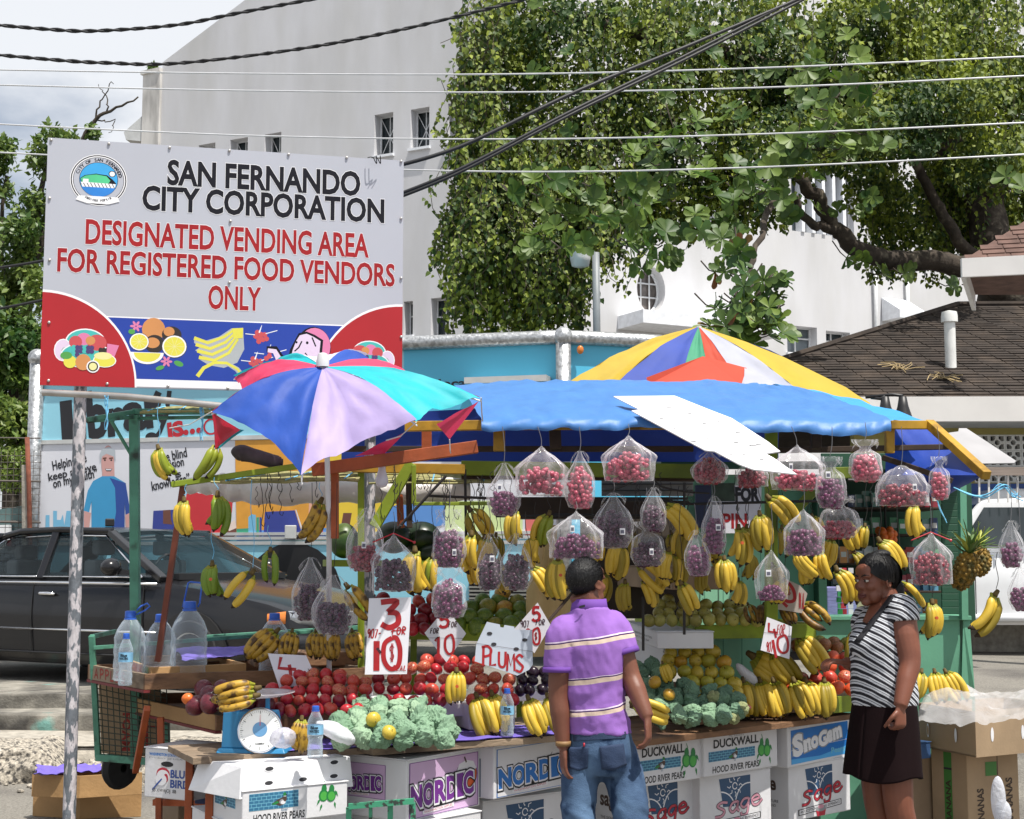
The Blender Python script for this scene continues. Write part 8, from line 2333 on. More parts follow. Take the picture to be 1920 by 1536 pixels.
for px,n,rl,lab in((520,4,.8,'leftmost'),(548,4,.1,'second from the left'),(592,4,-.1,'third from the left'),(622,5,-.1,'fourth from the left'),(660,4,-.2,'rightmost')):B(px,1182,1230,n,'r',7.15,'speckled banana hand on the upper left tray, %s of five'%lab,roll=rl,spread=.9,pitch=-.3)
for px,n,rl,lab in((1402,3,-.3,'leftmost'),(1432,4,.2,'second from the left'),(1468,4,-.4,'third from the left'),(1500,3,-.8,'rightmost')):B(px,1132,1170,n,'b',7.85,'overripe banana hand on the lime shelf, %s of four'%lab,roll=rl,spread=1.0,pitch=-.4)
for px,rl,lab in((1728,.3,'left'),(1752,-.1,'middle'),(1772,-.4,'right')):B(px,1258,1312,4,'y',8.4,'%s banana hand of three behind the plastic sheet'%lab,roll=rl,spread=.8,pitch=-.2)
B(1608,1178,1240,3,'y',7.6,'banana hand peeping out left of the blouse of the woman',roll=.2,spread=.6)
m_gr={'dark':rgb_mat('dark_grape','301028','4e1c3c',rough=.3,sc=40),'purple':rgb_mat('purple_grape','521640','702c58',rough=.3,sc=40),'pink':rgb_mat('pink_grape','96243e','bc5c70',rough=.28,sc=40),'red':rgb_mat('red_grape','6e1428','8e2a3c',rough=.28,sc=40)}
m_film=film_mat('bag_film',(.93,.93,.97),.06,.06,.9,13,.25)
m_label=mat('bag_label',(.72,.72,.74),rough=.5);m_lab2=mat('bag_barcode',(.10,.10,.14),rough=.5);m_zip=mat('red_zip',hexc('b02430'),rough=.4)
def grape_me(c,seed):
 mb=MB();mb.ell((0,0,0),(1,1,1.12),8,6);return mesh_of(mb,'grape',m_gr[c],smooth=True)
GM={c:grape_me(c,1)for c in m_gr}
def grape_bag(cx,y0,y1,w,kind,c,Y,label,fill=.6,hang=None,zipc=False,sx=0.0,single=False):
 top=P(cx,y0,Y);H=(y1-y0)*Y/F;Wd=w*Y/F
 t=thing('grape_bag',label,'grape bag',top,'grape bags hung from the stall roof')
 sd=RND.random()*60
 def half(s,v):
  if kind=='tent':
   wv=.5*Wd*(.22+.80*min(1,v*2.6)**.75)*(1-.12*max(0,v-.75))
   z=-H*(v+.0)-.26*H*abs(s)**1.3*(1-v)**1.5*.6
   dep=.32*Wd*(.08+.92*math.sin(math.pi*min(.72,v*.72)+.05))
  elif kind=='wide':
   wv=.5*Wd*(.45+.55*min(1,v*2.2)**.6)
   z=-H*v-.16*H*abs(s)**1.5*(1-v)
   dep=.24*Wd*(.05+.95*math.sin(math.pi*min(.7,v*.7)))
  elif kind=='knot':
   neck=math.exp(-((v-.22)/.10)**2)
   wv=.5*Wd*(.95-.62*neck)*(.75+.3*min(1,v*1.4))*(1-.25*max(0,v-.8)/.2)
   z=-H*v
   dep=.30*Wd*(.10+.90*sstep(.18,.55,v))*(1-.4*max(0,v-.85)/.15)
  else:
   wv=.5*Wd*(.10+.90*sstep(0,.6,v)**.8)*(1-.28*max(0,v-.82)/.18)
   z=-H*v
   dep=.34*Wd*(.08+.92*sstep(0,.65,v))*(1-.4*max(0,v-.85)/.15)
  return wv,z,dep
 mb=MB()
 n,m_=54,20
 def fn(u,v):
  a=2*math.pi*u;s=math.cos(a)
  wv,z,dep=half(s,v)
  cr=1+.15*math.sin(a*9+sd+2*v)*(1-v)**.9+.06*math.sin(a*17+sd)*(1-v)+.10*fbm(math.cos(a)*2+sd,math.sin(a)*2,v*2.5)
  return top+V((s*wv*cr+sx*Wd*v,math.sin(a)*dep*cr,z+.015*H*fbm(s*3+sd,v*3,math.sin(a))))
 mb.grid(fn,n,m_)
 def fb(u,v):
  a=2*math.pi*u;wv,z,dep=half(math.cos(a),1.0)
  return top+V((math.cos(a)*wv*(1-v)+sx*Wd,math.sin(a)*dep*(1-v),-H-.03*H*v))
 mb.grid(fb,n,2)
 if kind in('knot','gather'):
  for q in(-1,1):
   def fl(u,v,q=q):
    return top+V((q*Wd*(.05+.34*v)*(1 if kind=='knot' else.8),(u-.5)*Wd*.35*v+.03*fbm(u*3,v*3,sd),.06*H*v*q*.4-.14*H*v*v-.10*H*u*v))
   mb.grid(fl,6,6)
 bag=build(mb,'film',m_film,t,smooth=True)
 gr=.0125 if c in('pink','red')else.0115
 pts=[];tries=0;zlo=1-fill
 cap=105 if single else 150
 while len(pts)<cap and tries<3200:
  tries+=1
  v=zlo+(1-zlo)*RND.random()**.85*.98
  a=RND.random()*2*math.pi;q=RND.random()**.45
  wv,z,dep=half(math.cos(a)*q,min(1,v));
  prof=1.0 if v>zlo+.12 else.7
  p=V((math.cos(a)*q*(wv-gr)*prof*.95+sx*Wd*v,math.sin(a)*q*max(.004,dep-gr*.7)*prof*.95,z))
  if all((p-o_).length>gr*1.32 for o_ in pts):pts.append(p)
 if single:
  for p in pts:place_copy(GM[c],'grape',t,p,(RND.random()*3,RND.random()*3,0),gr*RND.uniform(.9,1.1))
 else:
  mb=MB()
  for p in pts:mb.ell(p,gr*RND.uniform(.9,1.1),7,5)
  o=build(mb,'grapes',m_gr[c],t,smooth=True,local=True);props(o,kind='stuff')
 if RND.random()<.55:hang_label=False
 else:hang_label=True
 lw=RND.uniform(.018,.026);lc=top+V((RND.uniform(-.2,.2)*Wd+sx*Wd*.6,-.33*Wd-.006,-H*RND.uniform(.35,.75)));
 mb=MB();mb.add([lc+V(q)for q in((-lw*.5,0,-.015),(lw*.5,.003,-.015),(lw*.5,.003,.015),(-lw*.5,0,.015))],[(0,1,2,3)]);mb.add([lc+V(q)for q in((-lw*.36,-.0006,-.010),(lw*.36,.002,-.010),(lw*.36,.002,.006),(-lw*.36,-.0006,.006))],[(0,1,2,3)],1)
 if hang_label:build(mb,'label',[m_label,m_lab2],t)
 if zipc:
  mb=MB();wv,z,dep=half(1,0.02);mb.tube([top+V((-.5*Wd,0,-.16*H)),top+V((0,0,0)),top+V((.5*Wd,0,-.16*H))],.003,5);mb.ell(top+V((.5*Wd,0,-.16*H)),.007,6,5);build(mb,'zip_strip',m_zip,t)
 if hang:
  b=P(hang[0],hang[1],Y+.02);mb=MB();mb.tube(smooth_pts([top,top.lerp(b,.4)+V((.006,0,0)),b],5),.0016,4);build(mb,'string',m_thin2 if cx>640 else m_iron,t)
 return t
G=grape_bag
G(582,1045,1160,66,'gather','dark',7.0,'dark grape bag at the far left, behind its neighbour',.55,(585,905));G(625,1078,1186,76,'gather','dark',6.85,'frosty dark grape bag with red dotted ties, lowest at the left',.5,(632,905));G(690,952,1068,66,'gather','red',6.8,'dull red grape bag hung high before the mottled pole',.36,(690,890),sx=-.12);G(738,1000,1106,78,'tent','dark',6.75,'dark grape bag with a tented red edged top right of the mottled pole',.55,(738,960),zipc=True);G(842,955,1062,62,'knot','purple',6.8,'tall packed purple grape bag with a white label and flap to its left',.62,(842,900));G(842,1064,1156,66,'knot','purple',6.75,'packed purple grape bag hanging directly below another',.74,None)
G(918,1000,1104,48,'gather','dark',6.85,'slim dark grape bag, left one of a touching pair',.62,(916,940));G(968,1000,1104,58,'gather','dark',6.85,'bluish dark grape bag, right one of a touching pair',.6,(965,935));G(945,868,966,60,'gather','purple',6.8,'purple grape bag left of the frosted pink one, just under the lime beam',.42,(942,800));G(1015,836,928,92,'tent','pink',6.75,'frosted pink grape bag, leftmost of the row under the tarpaulin edge',.58,(1008,800),single=True);G(1087,846,952,56,'gather','pink',6.78,'tall narrow grape bag of pink grapes left of the square topped one',.72,(1086,800),single=True);G(1178,816,902,92,'tent','pink',6.75,'pink grape bag with a square folded top beside the white carton sheet',.60,(1178,795),single=True);G(1080,958,1046,96,'tent','purple',6.72,'wide tented grape bag just above the head of the man',.50,(1080,940));G(1150,924,1026,74,'gather','dark',6.85,'big dark grape bag with a barcode label right of the wide tented one',.66,(1150,900))
G(1225,914,996,48,'gather','dark',6.9,'small dark grape bag hung from the looping cable',.55,(1224,893));G(1214,978,1060,64,'knot','dark',6.95,'crumpled dark grape bag under the small one',.5,(1212,915));G(1330,846,906,66,'gather','red',6.9,'grape bag tucked under the left part of the white carton sheet',.75,None);G(1410,866,912,60,'wide','red',6.9,'grape bag tucked under the middle of the white carton sheet',.8,None);G(1494,834,918,96,'tent','pink',6.9,'tent topped pink grape bag partly behind the tip of the white carton sheet',.40,(1484,800),single=True);G(1556,856,952,56,'knot','purple',6.75,'purple grape bag with a bright crumpled neck right of the carton sheet',.52,(1560,800));G(1622,824,902,62,'knot','pink',6.75,'pink grape bag with a folded top under the right end of the tarpaulin',.60,(1622,792),single=True);G(1690,872,948,98,'wide','red',6.72,'wide see through grape bag of red grapes in two groups',.52,(1690,800),single=True);G(1760,856,936,40,'knot','pink',6.8,'small narrow grape bag under the ochre rafter',.58,(1757,800),single=True)
G(1338,930,1036,44,'gather','purple',6.8,'narrow purple grape bag before the white notice board',.58,(1338,905));G(1304,994,1078,48,'gather','purple',6.78,'slim purple grape bag slanting right of the mint wall edge',.62,(1302,945),sx=.10);G(1506,954,1040,72,'tent','purple',6.75,'tented purple grape bag left of the half empty red one',.55,(1506,905));G(1572,930,1008,74,'knot','red',6.85,'half empty bag with a few red grapes and a wide loose top',.36,(1570,905),single=True);G(1446,1030,1122,58,'tent','purple',6.75,'nearly empty tented bag with a few grapes at the bottom',.24,(1446,945));G(1745,998,1094,74,'tent','red',6.75,'full red grape bag with a white label by the pineapples',.60,(1740,905),zipc=True);G(1895,976,1062,46,'gather','purple',6.85,'purple grape bag before the window of the white vehicle',.48,(1893,900));G(1912,1064,1142,44,'gather','purple',6.85,'purple grape bag at the right edge, below another one',.50,(1908,900))
m_pine=mat('pineapple_skin',hexc('8a6a20'),rough=.7,var=.3,scale=30,col2=hexc('4a4418'),thr=.55,scale2=18);m_pl=mat('pineapple_leaf',hexc('4f6a30'),rough=.5,var=.25,scale=8);m_pl2=mat('pineapple_leaf_pale',hexc('9aa03c'),rough=.5,var=.25,scale=8)
def pineapple(c,R,label,tilt,lean):
 t=thing('pineapple',label,'pineapple',c,'pineapples hung at the kiosk corner')
 mb=MB();mb.ell((0,0,0),(.052,.052,.075),18,12)
 for i in range(9):
  th=.45+2.3*i/8
  k=max(5,int(13*math.sin(th)))
  for j in range(k):
   a=2*math.pi*(j+.5*(i%2))/k
   d=V((.052*math.sin(th)*math.cos(a),.052*math.sin(th)*math.sin(a),.075*math.cos(th)))
   mb.ell(d,(.011,.011,.011),6,4)
 M3=Euler(tilt).to_matrix()
 mb.v=[tuple(M3@V(p))for p in mb.v]
 build(mb,'body',m_pine,t,smooth=True,local=True)
 for i in range(20):
  a=i*2.4;out=.25+.75*(i/20);L=R*RND.uniform(.7,1.1)
  d=V((math.cos(a)*out,math.sin(a)*out,1.25-.6*out)).normalized()
  q=[V((0,0,.07)),V((0,0,.07))+d*L*.5,V((0,0,.07))+d*L*.85+V((0,0,-.15*out*L))+V((d.x,d.y,0))*.02,V((0,0,.07))+d*L+V((d.x,d.y,-.5*out))*L*.3]
  mb=MB();mb.tube([M3@p+V(lean)*(k/3)**2 for k,p in enumerate(q)],[.010,.012,.007,.001],4,ry=[.003,.003,.002,.001]);build(mb,'leaf',m_pl if i%4 else m_pl2,t,local=True)
 return t
pineapple(P(1812,1065,7.0),.17,'front pineapple hanging at the kiosk corner',(.2,.15,0),(0,0,0));pineapple(P(1836,1052,7.1),.13,'right hand browner pineapple hanging behind the front one',(-.1,.5,1),(.0,0,0));pineapple(P(1806,1078,7.15),.12,'lowest pineapple, mostly behind the front one',(.3,-.3,2),(0,0,0))
for px,py in((1806,1010),(1838,1010)):
 pass
m_melon=rgb_mat('melon_rind','2f4a1e','5a6a34',rough=.4,sc=3,thr=.52,soft=.06);m_melon_d=rgb_mat('dark_melon_rind','12200e','1c2e14',rough=.35,sc=4)
for px,py,rx,ry,Y,m,lab in((645,1014,28,33,7.6,m_melon,'mottled watermelon on the lime bar left of the mottled pole'),(738,1008,34,30,7.8,m_melon_d,'dark watermelon behind the tented grape bag'),(790,1010,38,32,7.9,m_melon_d,'dark watermelon behind the slanting rods'),(806,1042,30,24,7.85,m_melon_d,'lowest dark watermelon left of the tall purple grapes')):
 c=P(px,py,Y);mb=MB();mb.ell(c,(rx*Y/F,rx*Y/F,ry*Y/F),22,16);props(build(mb,'watermelon',m,loc=c,smooth=True),lab,'watermelon')
mb=MB();mb.bar(P(612,1056,7.6),P(880,1058,7.8),.3,.035);props(build(mb,'melon_shelf',m_lime,loc=P(740,1057,7.7),bevel=.003),'lime green board carrying the watermelons','shelf')
m_sblue2=mat('scale_blue',hexc('2f7fae'),rough=.4,var=.08,scale=6)
scl=thing('weighing_scale','blue kitchen scale with a round white dial and a clear pan on the left table','scale',PZ(478,1410,.775))
so_=PZ(478,1410,.775);
mb=MB();mb.rings([[so_+V(q)for q in((-.165,-.05,0),(.145,-.07,0),(.165,.12,0),(-.145,.14,0))],[so_+V(q)for q in((-.155,-.04,.02),(.135,-.06,.02),(.155,.11,.02),(-.135,.13,.02))]]);build(mb,'base',m_sblue2,scl,bevel=.004)
mb=MB();mb.rings([[so_+V(q)for q in((-.145,-.03,.02),(.10,-.05,.02),(.12,.1,.02),(-.125,.12,.02))],[so_+V(q)for q in((-.145,.0,.175),(.075,-.01,.175),(.09,.1,.175),(-.125,.12,.175))]]);build(mb,'body',m_sblue2,scl,bevel=.006)
dn_=V((.10,-1,.22)).normalized();dc=so_+V((.03,-.055,.10))
mb=MB();mb.lathe([(.098,-.02),(.100,.0),(.096,.006),(.092,.006)],dc,36,axis=dn_);build(mb,'dial_rim',m_chrome,scl,smooth=True,angle=40)
mb=MB();mb.lathe([(.0,.003),(.093,.003)],dc,36,axis=dn_);build(mb,'dial',mat('dial_white',(.72,.74,.74),rough=.35),scl)
dp=PixPlane(dc,dn_);p_=Print(dc,dp.ux,dp.uy,.0002,.004)
for i in range(60):
 a=rad(90-6*i);r0=.078 if i%5 else.072;p_.line([(r0*math.cos(a),r0*math.sin(a)),(.085*math.cos(a),.085*math.sin(a))],.0014 if i%5 else.0024,i_grey if i%5 else i_black)
p_.ellipse(0,.004,.032,.032,mat('dial_hub',hexc('5f8fb8'),rough=.4),24);p_.line([(0,.02),(-.001,.068)],.004,i_red,w2=.001);p_.text('CAMRY',-.018,-.062,.008,i_black,w=.04,bold=.03);p_.build('dial_marks',scl)
mb=MB()
for x in(-.085,.045):mb.bar(so_+V((x,.05,.17)),so_+V((x,.05,.235)),.018,.018)
build(mb,'pan_support',m_sblue2,scl)
film_pan=film_mat('pan_plastic',(.62,.58,.60),.35,.12,.2,20,.1)
mb=MB();mb.lathe([(.01,.0),(.12,.004),(.17,.018),(.185,.022)],so_+V((-.02,.05,.235)),28);build(mb,'pan',film_pan,scl,smooth=True,solid=.003)
m_pet=film_mat('clear_bottle',(.72,.84,.95),.10,.05,.35,22,.15);m_cap=mat('blue_cap',hexc('2f62c8'),rough=.4);m_blab=mat('bottle_label',hexc('7fb6d8'),rough=.5,var=.15,scale=30)
def bottle(px,py0,base,Y,r,label,big=True,handle=False,lab_=False,group=None):
 top=P(px,py0,Y);z0=base;H=top.z-z0
 o=V((top.x,Y,z0));t=thing('water_bottle',label,'bottle',o,group)
 if big:
  prof=[(.02,0),(r*.9,.004)]+[(r*(.97+.03*math.cos(i*1.9)),H*(.03+.56*i/9))for i in range(10)]+[(r*.98,H*.62),(r*.80,H*.74),(r*.50,H*.85),(r*.30,H*.90),(r*.27,H*.93)]
  capz,capr=.91,r*.34
 else:
  prof=[(.01,0),(r*.9,.003),(r,H*.06),(r*.92,H*.12),(r,H*.18),(r*.86,H*.34),(r,H*.42),(r,H*.66),(r*.96,H*.72),(r*.5,H*.88),(r*.38,H*.91),(r*.38,H*.95)]
  capz,capr=.93,r*.44
 mb=MB();mb.lathe(prof,o,24);build(mb,'body',m_pet,t,smooth=True)
 mb=MB();mb.lathe([(capr,H*capz),(capr*1.04,H*(capz+.02)),(capr,H),(capr*.8,H*1.004),(.001,H*1.005)],o,18);mb.lathe([(capr*1.15,H*(capz-.03)),(capr*1.15,H*(capz-.005))],o,18);build(mb,'cap',m_cap,t,smooth=True,angle=35)
 if handle:
  hh=o+V((0,0,H*.98));mb=MB();mb.tube([hh+V(q)for q in((-.035,0,-.02),(-.01,0,.10),(.0,0,.105),(.05,0,.10),(.058,0,.09),(.05,0,.0),(.04,0,-.02))]if handle==1 else[hh+V(q)for q in((.03,0,-.01),(.07,0,.01),(.095,0,.03),(.08,0,.045),(.05,0,.03),(.03,0,.01))],.0045,6);build(mb,'handle',m_cap,t,smooth=True)
 if lab_:
  mb=MB();mb.lathe([(r*1.015,H*.46),(r*1.015,H*.64)],o,24);lo=build(mb,'label',m_blab,t,smooth=True)
  p_=Print(o+V((-r*.8,-r*1.03,H*.5)),V((1,0,0)),V((0,0,1)),.0002,.001);p_.text('Blue',r*.35,.016,.012,m_navy,w=r*.9,bold=.04);p_.text('WATERS',r*.2,.001,.011,m_navy,w=r*1.2,bold=.04);p_.build('lettering',t)
  mb=MB();mb.lathe([(.01,.004),(r*.88,.005),(r*.96,H*.06),(r*.88,H*.12),(r*.96,H*.18),(r*.82,H*.34),(r*.95,H*.44),(.005,H*.442)],o,20);build(mb,'water',film_mat('water_body',(.75,.85,.92),.12,.03,.5,40,.1),t,smooth=True)
 return t
bottle(245,1146,1.03,7.15,.078,'left big empty water bottle with its blue strap flipped sideways',handle=2);bottle(302,1152,1.03,7.2,.078,'middle big empty water bottle, without a handle');bottle(356,1128,1.03,7.25,.092,'biggest empty water bottle with a raised blue handle',handle=1);bottle(515,1150,1.05,7.35,.078,'clear bottle behind the speckled bananas',group=None);bottle(237,1188,1.02,7.0,.034,'small labelled water bottle in front of the big empty ones',big=False,lab_=True);bottle(592,1324,.785,6.22,.034,'small water bottle standing by the scale on the left table',big=False,lab_=True);bottle(951,1291,.80,6.85,.032,'small water bottle standing between the banana hands',big=False,lab_=True)
m_wbag=film_mat('white_bag_film',(.86,.86,.92),.75,.25,.8,22,.3)
def loose_bag(name,label,c,r,M3,m,seed):
 mb=MB();mb.ell((0,0,0),r,22,14,M3=M3)
 mb.v=[tuple(V(c)+V(p)*(1+.16*fbm(p[0]*14+seed,p[1]*14,p[2]*14)+.06*fbm(p[0]*45,p[1]*45,p[2]*45+seed)))for p in mb.v]
 props(build(mb,name,m,loc=c,smooth=True),label,'plastic bag')
loose_bag('white_bag','white plastic bag lying left of the pale green wrapped fruit',P(628,1372,6.4),(.10,.06,.035),Matrix.Rotation(-.45,3,'Y').inverted(),m_wbag,2);loose_bag('clear_bag','small clear knotted bag beside the scale',P(530,1384,6.32),(.055,.05,.045),Matrix.Identity(3),film_mat('grey_bag_film',(.7,.7,.8),.45,.15,.9,30,.2),5);loose_bag('white_bag','twisted white plastic bag beside the yellow apples',P(1402,1266,8.0),(.09,.03,.028),Matrix.Rotation(.75,3,'Y'),m_wbag,8);loose_bag('red_cloth','pink and red rag under the first banana hand on the right table',P(1388,1326,7.9),(.06,.04,.02),Matrix.Identity(3),mat('pink_rag',hexc('d07078'),rough=.8,var=.3,scale=20),9)
for k,(pts,lab)in enumerate((([(1788,914),(1820,928),(1850,930),(1880,912),(1900,925),(1912,930)],'upper frayed blue twine flying out at the right end of the roof'),([(1756,934),(1764,955),(1774,978)],'short blue twine dangling above the pineapples'))):
 mb=MB()
 for j in range(5 if k==0 else 2):mb.tube(smooth_pts([P(a+RND.uniform(-3,3)*(i/2),b+RND.uniform(-8,8)*(i/4),7.0+RND.uniform(-.02,.02))for i,(a,b)in enumerate(pts)],6),.0025,4)
 props(build(mb,'twine',m_twine,loc=P(*pts[0],7.0)),lab,'twine')
def skin_mat(name,hx,hx2):
 return mat(name,hexc(hx),rough=.48,var=.10,scale=9,col2=hexc(hx2),thr=.55,scale2=6,soft=.2,bump=.05,bscale=120,sss=.05)
def ering(c,rx,ry,ax,ay,n=24,p=2.0):
 out=[]
 for j in range(n):
  a=2*math.pi*j/n
  ca,sa=math.cos(a),math.sin(a)
  k=(abs(ca)**p+abs(sa)**p)**(-1/p)
  out.append(V(c)+ax*(rx*ca*k)+ay*(ry*sa*k))
 return out
def fused(mb,name,mats_,parent,voxel,smooth_it=6,wrinkle=None,sub=0):
 """grow one continuous skin over overlapping closed forms"""
 me=mesh_of(mb,name,mats_,True)
 o=bpy.data.objects.new(name,me);link(o)
 md=o.modifiers.new('fuse','REMESH');md.mode='VOXEL';md.voxel_size=voxel;md.use_smooth_shade=True
 md=o.modifiers.new('relax','SMOOTH');md.iterations=smooth_it;md.factor=.5
 m2=evaluated(o)
 bpy.data.objects.remove(o);bpy.data.meshes.remove(me)
 n=len(m2.vertices)
 co=np.empty(n*3);m2.vertices.foreach_get('co',co);co=co.reshape(-1,3)
 if wrinkle:
  no=np.empty(n*3);m2.vertices.foreach_get('normal',no);no=no.reshape(-1,3)
  d=np.array([wrinkle(V(p))for p in co]);co=co+no*d[:,None]
 off=np.array(OFF[parent.name]if parent else(0,0,0))
 m2.vertices.foreach_set('co',(co-off).ravel())
 m2.polygons.foreach_set('use_smooth',[True]*len(m2.polygons))
 m2.materials.clear()
 for q in(mats_ if isinstance(mats_,(list,tuple))else[mats_]):m2.materials.append(q)
 m2.name=name;m2.update()
 o=bpy.data.objects.new(name,m2);link(o)
 if parent:o.parent=parent;OFF[o.name]=OFF[parent.name]
 return o
def hand_geo(mb,wrist,d,palm_n,s=1.0,curl=.5,side=1):
 """palm, four fingers and thumb from the wrist along d; palm_n faces out of the back of the hand"""
 d=V(d).normalized();bn=(V(palm_n)-d*V(palm_n).dot(d)).normalized();sx=d.cross(bn).normalized()*side
 w=V(wrist)
 mb.rings([ering(w-d*.03*s,.024*s,.019*s,sx,bn,14),ering(w,.026*s,.018*s,sx,bn,14),ering(w+d*.04*s,.038*s,.015*s,sx,bn,14),ering(w+d*.085*s,.041*s,.013*s,sx,bn,14),ering(w+d*.097*s,.036*s,.009*s,sx,bn,14)])
 for i,(x,L)in enumerate(((-.030,.068),(-.010,.078),(.010,.073),(.029,.056))):
  p=w+d*.088*s+sx*x*s;q=[p];ang=.15*curl;seg=(.45,.31,.24)
  dd=d+sx*x*1.5
  for k in seg:
   ang+=curl*(.55 if k==.45 else.75)
   v_=(dd*math.cos(ang)-bn*math.sin(ang)).normalized()
   p=p+v_*L*k*s;q.append(p)
  mb.tube(smooth_pts(q,4),[.0098*s*(1-.25*j/12)for j in range(13)],8)
  mb.ell(q[-1],.0075*s,8,6)
 p=w+d*.03*s-sx*.030*s;q=[p,p+(d*.7-sx*.75-bn*.2)*.032*s,p+(d*.7-sx*.75-bn*.2)*.032*s+(d*.9-sx*.25-bn*.5*curl)*.032*s]
 q.append(q[-1]+(d*.9-sx*.0-bn*.7*curl)*.022*s)
 mb.tube(smooth_pts(q,4),[.014*s,.013*s,.0125*s,.012*s,.0115*s,.011*s,.011*s,.0105*s,.010*s,.0095*s,.009*s,.0085*s,.007*s],8)
def limb_geo(mb,pts,rs,n=16,flat=None):
 q=smooth_pts([V(p)for p in pts],6)
 k=len(pts);r=[]
 for i in range(len(q)):
  t=i/6;a=min(int(t),k-2);f=t-a
  r.append(rs[a]*(1-f)+rs[a+1]*f)
 mb.tube(q,r,n)
def head_geo(mb,c,fw,up,s=1.0,nose=1.0,ear=1.0):
 """skull, jaw, nose, lips, brow and ears around the head centre c; fw looks forward"""
 fw=V(fw).normalized();up=(V(up)-fw*V(up).dot(fw)).normalized();lf=up.cross(fw)
 M3=Matrix((fw,lf,up)).transposed()
 def e(x,y,z,rx,ry,rz,n=18,k=12):mb.ell(V(c)+M3@V((x,y,z))*s,(rx*s,ry*s,rz*s),n,k,M3=M3)
 e(-.018,0,.030,.096,.076,.086,24,16);e(.026,0,-.022,.066,.064,.088,20,14);e(.030,0,-.076,.050,.050,.036);e(.064,0,-.098,.022,.026,.020)
 e(.040,.040,-.070,.034,.022,.034);e(.040,-.040,-.070,.034,.022,.034);e(.060,.036,-.024,.030,.026,.024);e(.060,-.036,-.024,.030,.026,.024)
 e(.076,.026,.024,.020,.028,.011);e(.076,-.026,.024,.020,.028,.011);e(.066,0,.05,.03,.05,.035)
 e(.096,0,-.022,.017*nose,.012,.016);e(.090,.012,-.028,.012,.010,.010);e(.090,-.012,-.028,.012,.010,.010)
 mb.tube([V(c)+M3@V(q)*s for q in((.082,0,.02),(.092,0,.0),(.101,0,-.020))],[.009*s,.009*s,.011*s],8)
 e(.086,0,-.058,.014,.024,.0075,14,8);e(.083,0,-.071,.014,.021,.0085,14,8)
 for q in(1,-1):
  mb.lathe([(.001,-.008*s),(.017*s,-.007*s),(.026*s,.0),(.021*s,.006*s),(.012*s,.002*s),(.001,-.003*s)],V(c)+M3@V((-.012,q*.079,-.012))*s,16,axis=(lf*q*.95-fw*.25+up*.05))
 return M3
m_skin1=skin_mat('brown_skin','744836','64392a');m_skin2=skin_mat('dark_brown_skin','7a4936','683c2c')
m_hair=mat('black_hair',(.006,.0055,.006),rough=.5,spec=.35,var=.3,scale=60,bump=.5,bscale=150,stretch=(1,1,.35))
m_white_eye=mat('eye_white',(.55,.52,.48),rough=.3);m_iris=mat('dark_iris',(.02,.012,.01),rough=.2);m_lip=mat('lip',hexc('5a2c28'),rough=.45)
MY=6.15
man=thing('person','man seen from behind in a purple striped polo shirt and faded jeans','person',P(1118,1735,MY))
man.location.z=0;OFF[man.name]=V(man.location)
yaw=rad(-22)
ffw=V((math.sin(-yaw),math.cos(yaw),0));flf=V((-ffw.y,ffw.x,0));upv=V((0,0,1))
hip=P(1122,1392,MY);
hx=hip.x
def mz(py):return P(1100,py,MY).z
hc=P(1100,1093,MY+.02);hfw=V((.62,.78,.02)).normalized()
body=MB()
head_geo(body,hc,hfw,(0,0,1),.90)
nb=P(1106,1150,MY+.02)
limb_geo(body,[nb+V((0,0,-.08)),nb,hc+V((-.02,-.015,-.04))],[.085,.064,.060],16)
shL,shR=P(1056,1186,MY-.03),P(1152,1178,MY+.01)
def arm(sh,el,wr,r0=.052,r1=.043,r2=.040,r3=.027):
 limb_geo(body,[sh,sh.lerp(el,.55),el,el.lerp(wr,.35),wr],[r0,r0*.96,r1,r2*1.08,r3],14)
elL,wrL=P(1047,1300,MY-.03),P(1056,1402,MY-.05)
arm(shL,elL,wrL);hand_geo(body,wrL,(.02,-.03,-1),(-1,-.25,0),.92,.45,-1)
elR,wrR=P(1182,1268,MY-.02),P(1214,1346,MY-.10)
arm(shR,elR,wrR);hand_geo(body,wrR,(.03,-.12,-1),(1,-.35,0),.92,.7,1)
limb_geo(body,[P(1108,1330,MY),P(1106,1240,MY),P(1106,1180,MY)],[.075,.08,.07],16)
hipL,hipR=P(1092,1400,MY),P(1160,1400,MY+.02)
knL,anL=V((P(1085,1560,MY-.02).x,MY-.02,.44)),V((P(1075,1700,MY).x,MY+.02,.08))
knR,anR=V((P(1188,1545,MY-.10).x,MY-.08,.46)),V((P(1205,1700,MY-.3).x,MY-.34,.12))
for a,b,c_ in((hipL,knL,anL),(hipR,knR,anR)):limb_geo(body,[a,b,c_],[.055,.045,.035],12)
fused(body,'body',m_skin1,man,.0055,5)
for an,d in((anL,V((.1,1,0))),(anR,V((.3,1,-.25)))):
 sm_=MB();d=d.normalized();sm_.ell(an+d*.07-V((0,0,.04)),(.05,.13,.045),14,8,M3=Matrix.Rotation(math.atan2(-d.x,d.y),3,'Z'));build(sm_,'shoe',mat('grey_shoe',(.08,.08,.085),rough=.6),man,smooth=True)
M3h=Matrix((hfw,upv.cross(hfw),upv)).transposed()
hm=MB()
def hcap(u,v):
 a=2*math.pi*u
 low=-.12+.155*max(0,math.cos(a))**.8+.03*abs(math.sin(a))**6
 t=v*math.acos(max(-1,min(1,low/.098)))
 d=V((math.sin(t)*math.cos(a),math.sin(t)*math.sin(a),math.cos(t)))
 q=V((d.x*.100-.018-.003,d.y*.0800,d.z*.091+.029))
 q*=1+.012*fbm(d.x*16,d.y*16,d.z*16)
 return hc+M3h@q*.90
hm.grid(hcap,48,22)
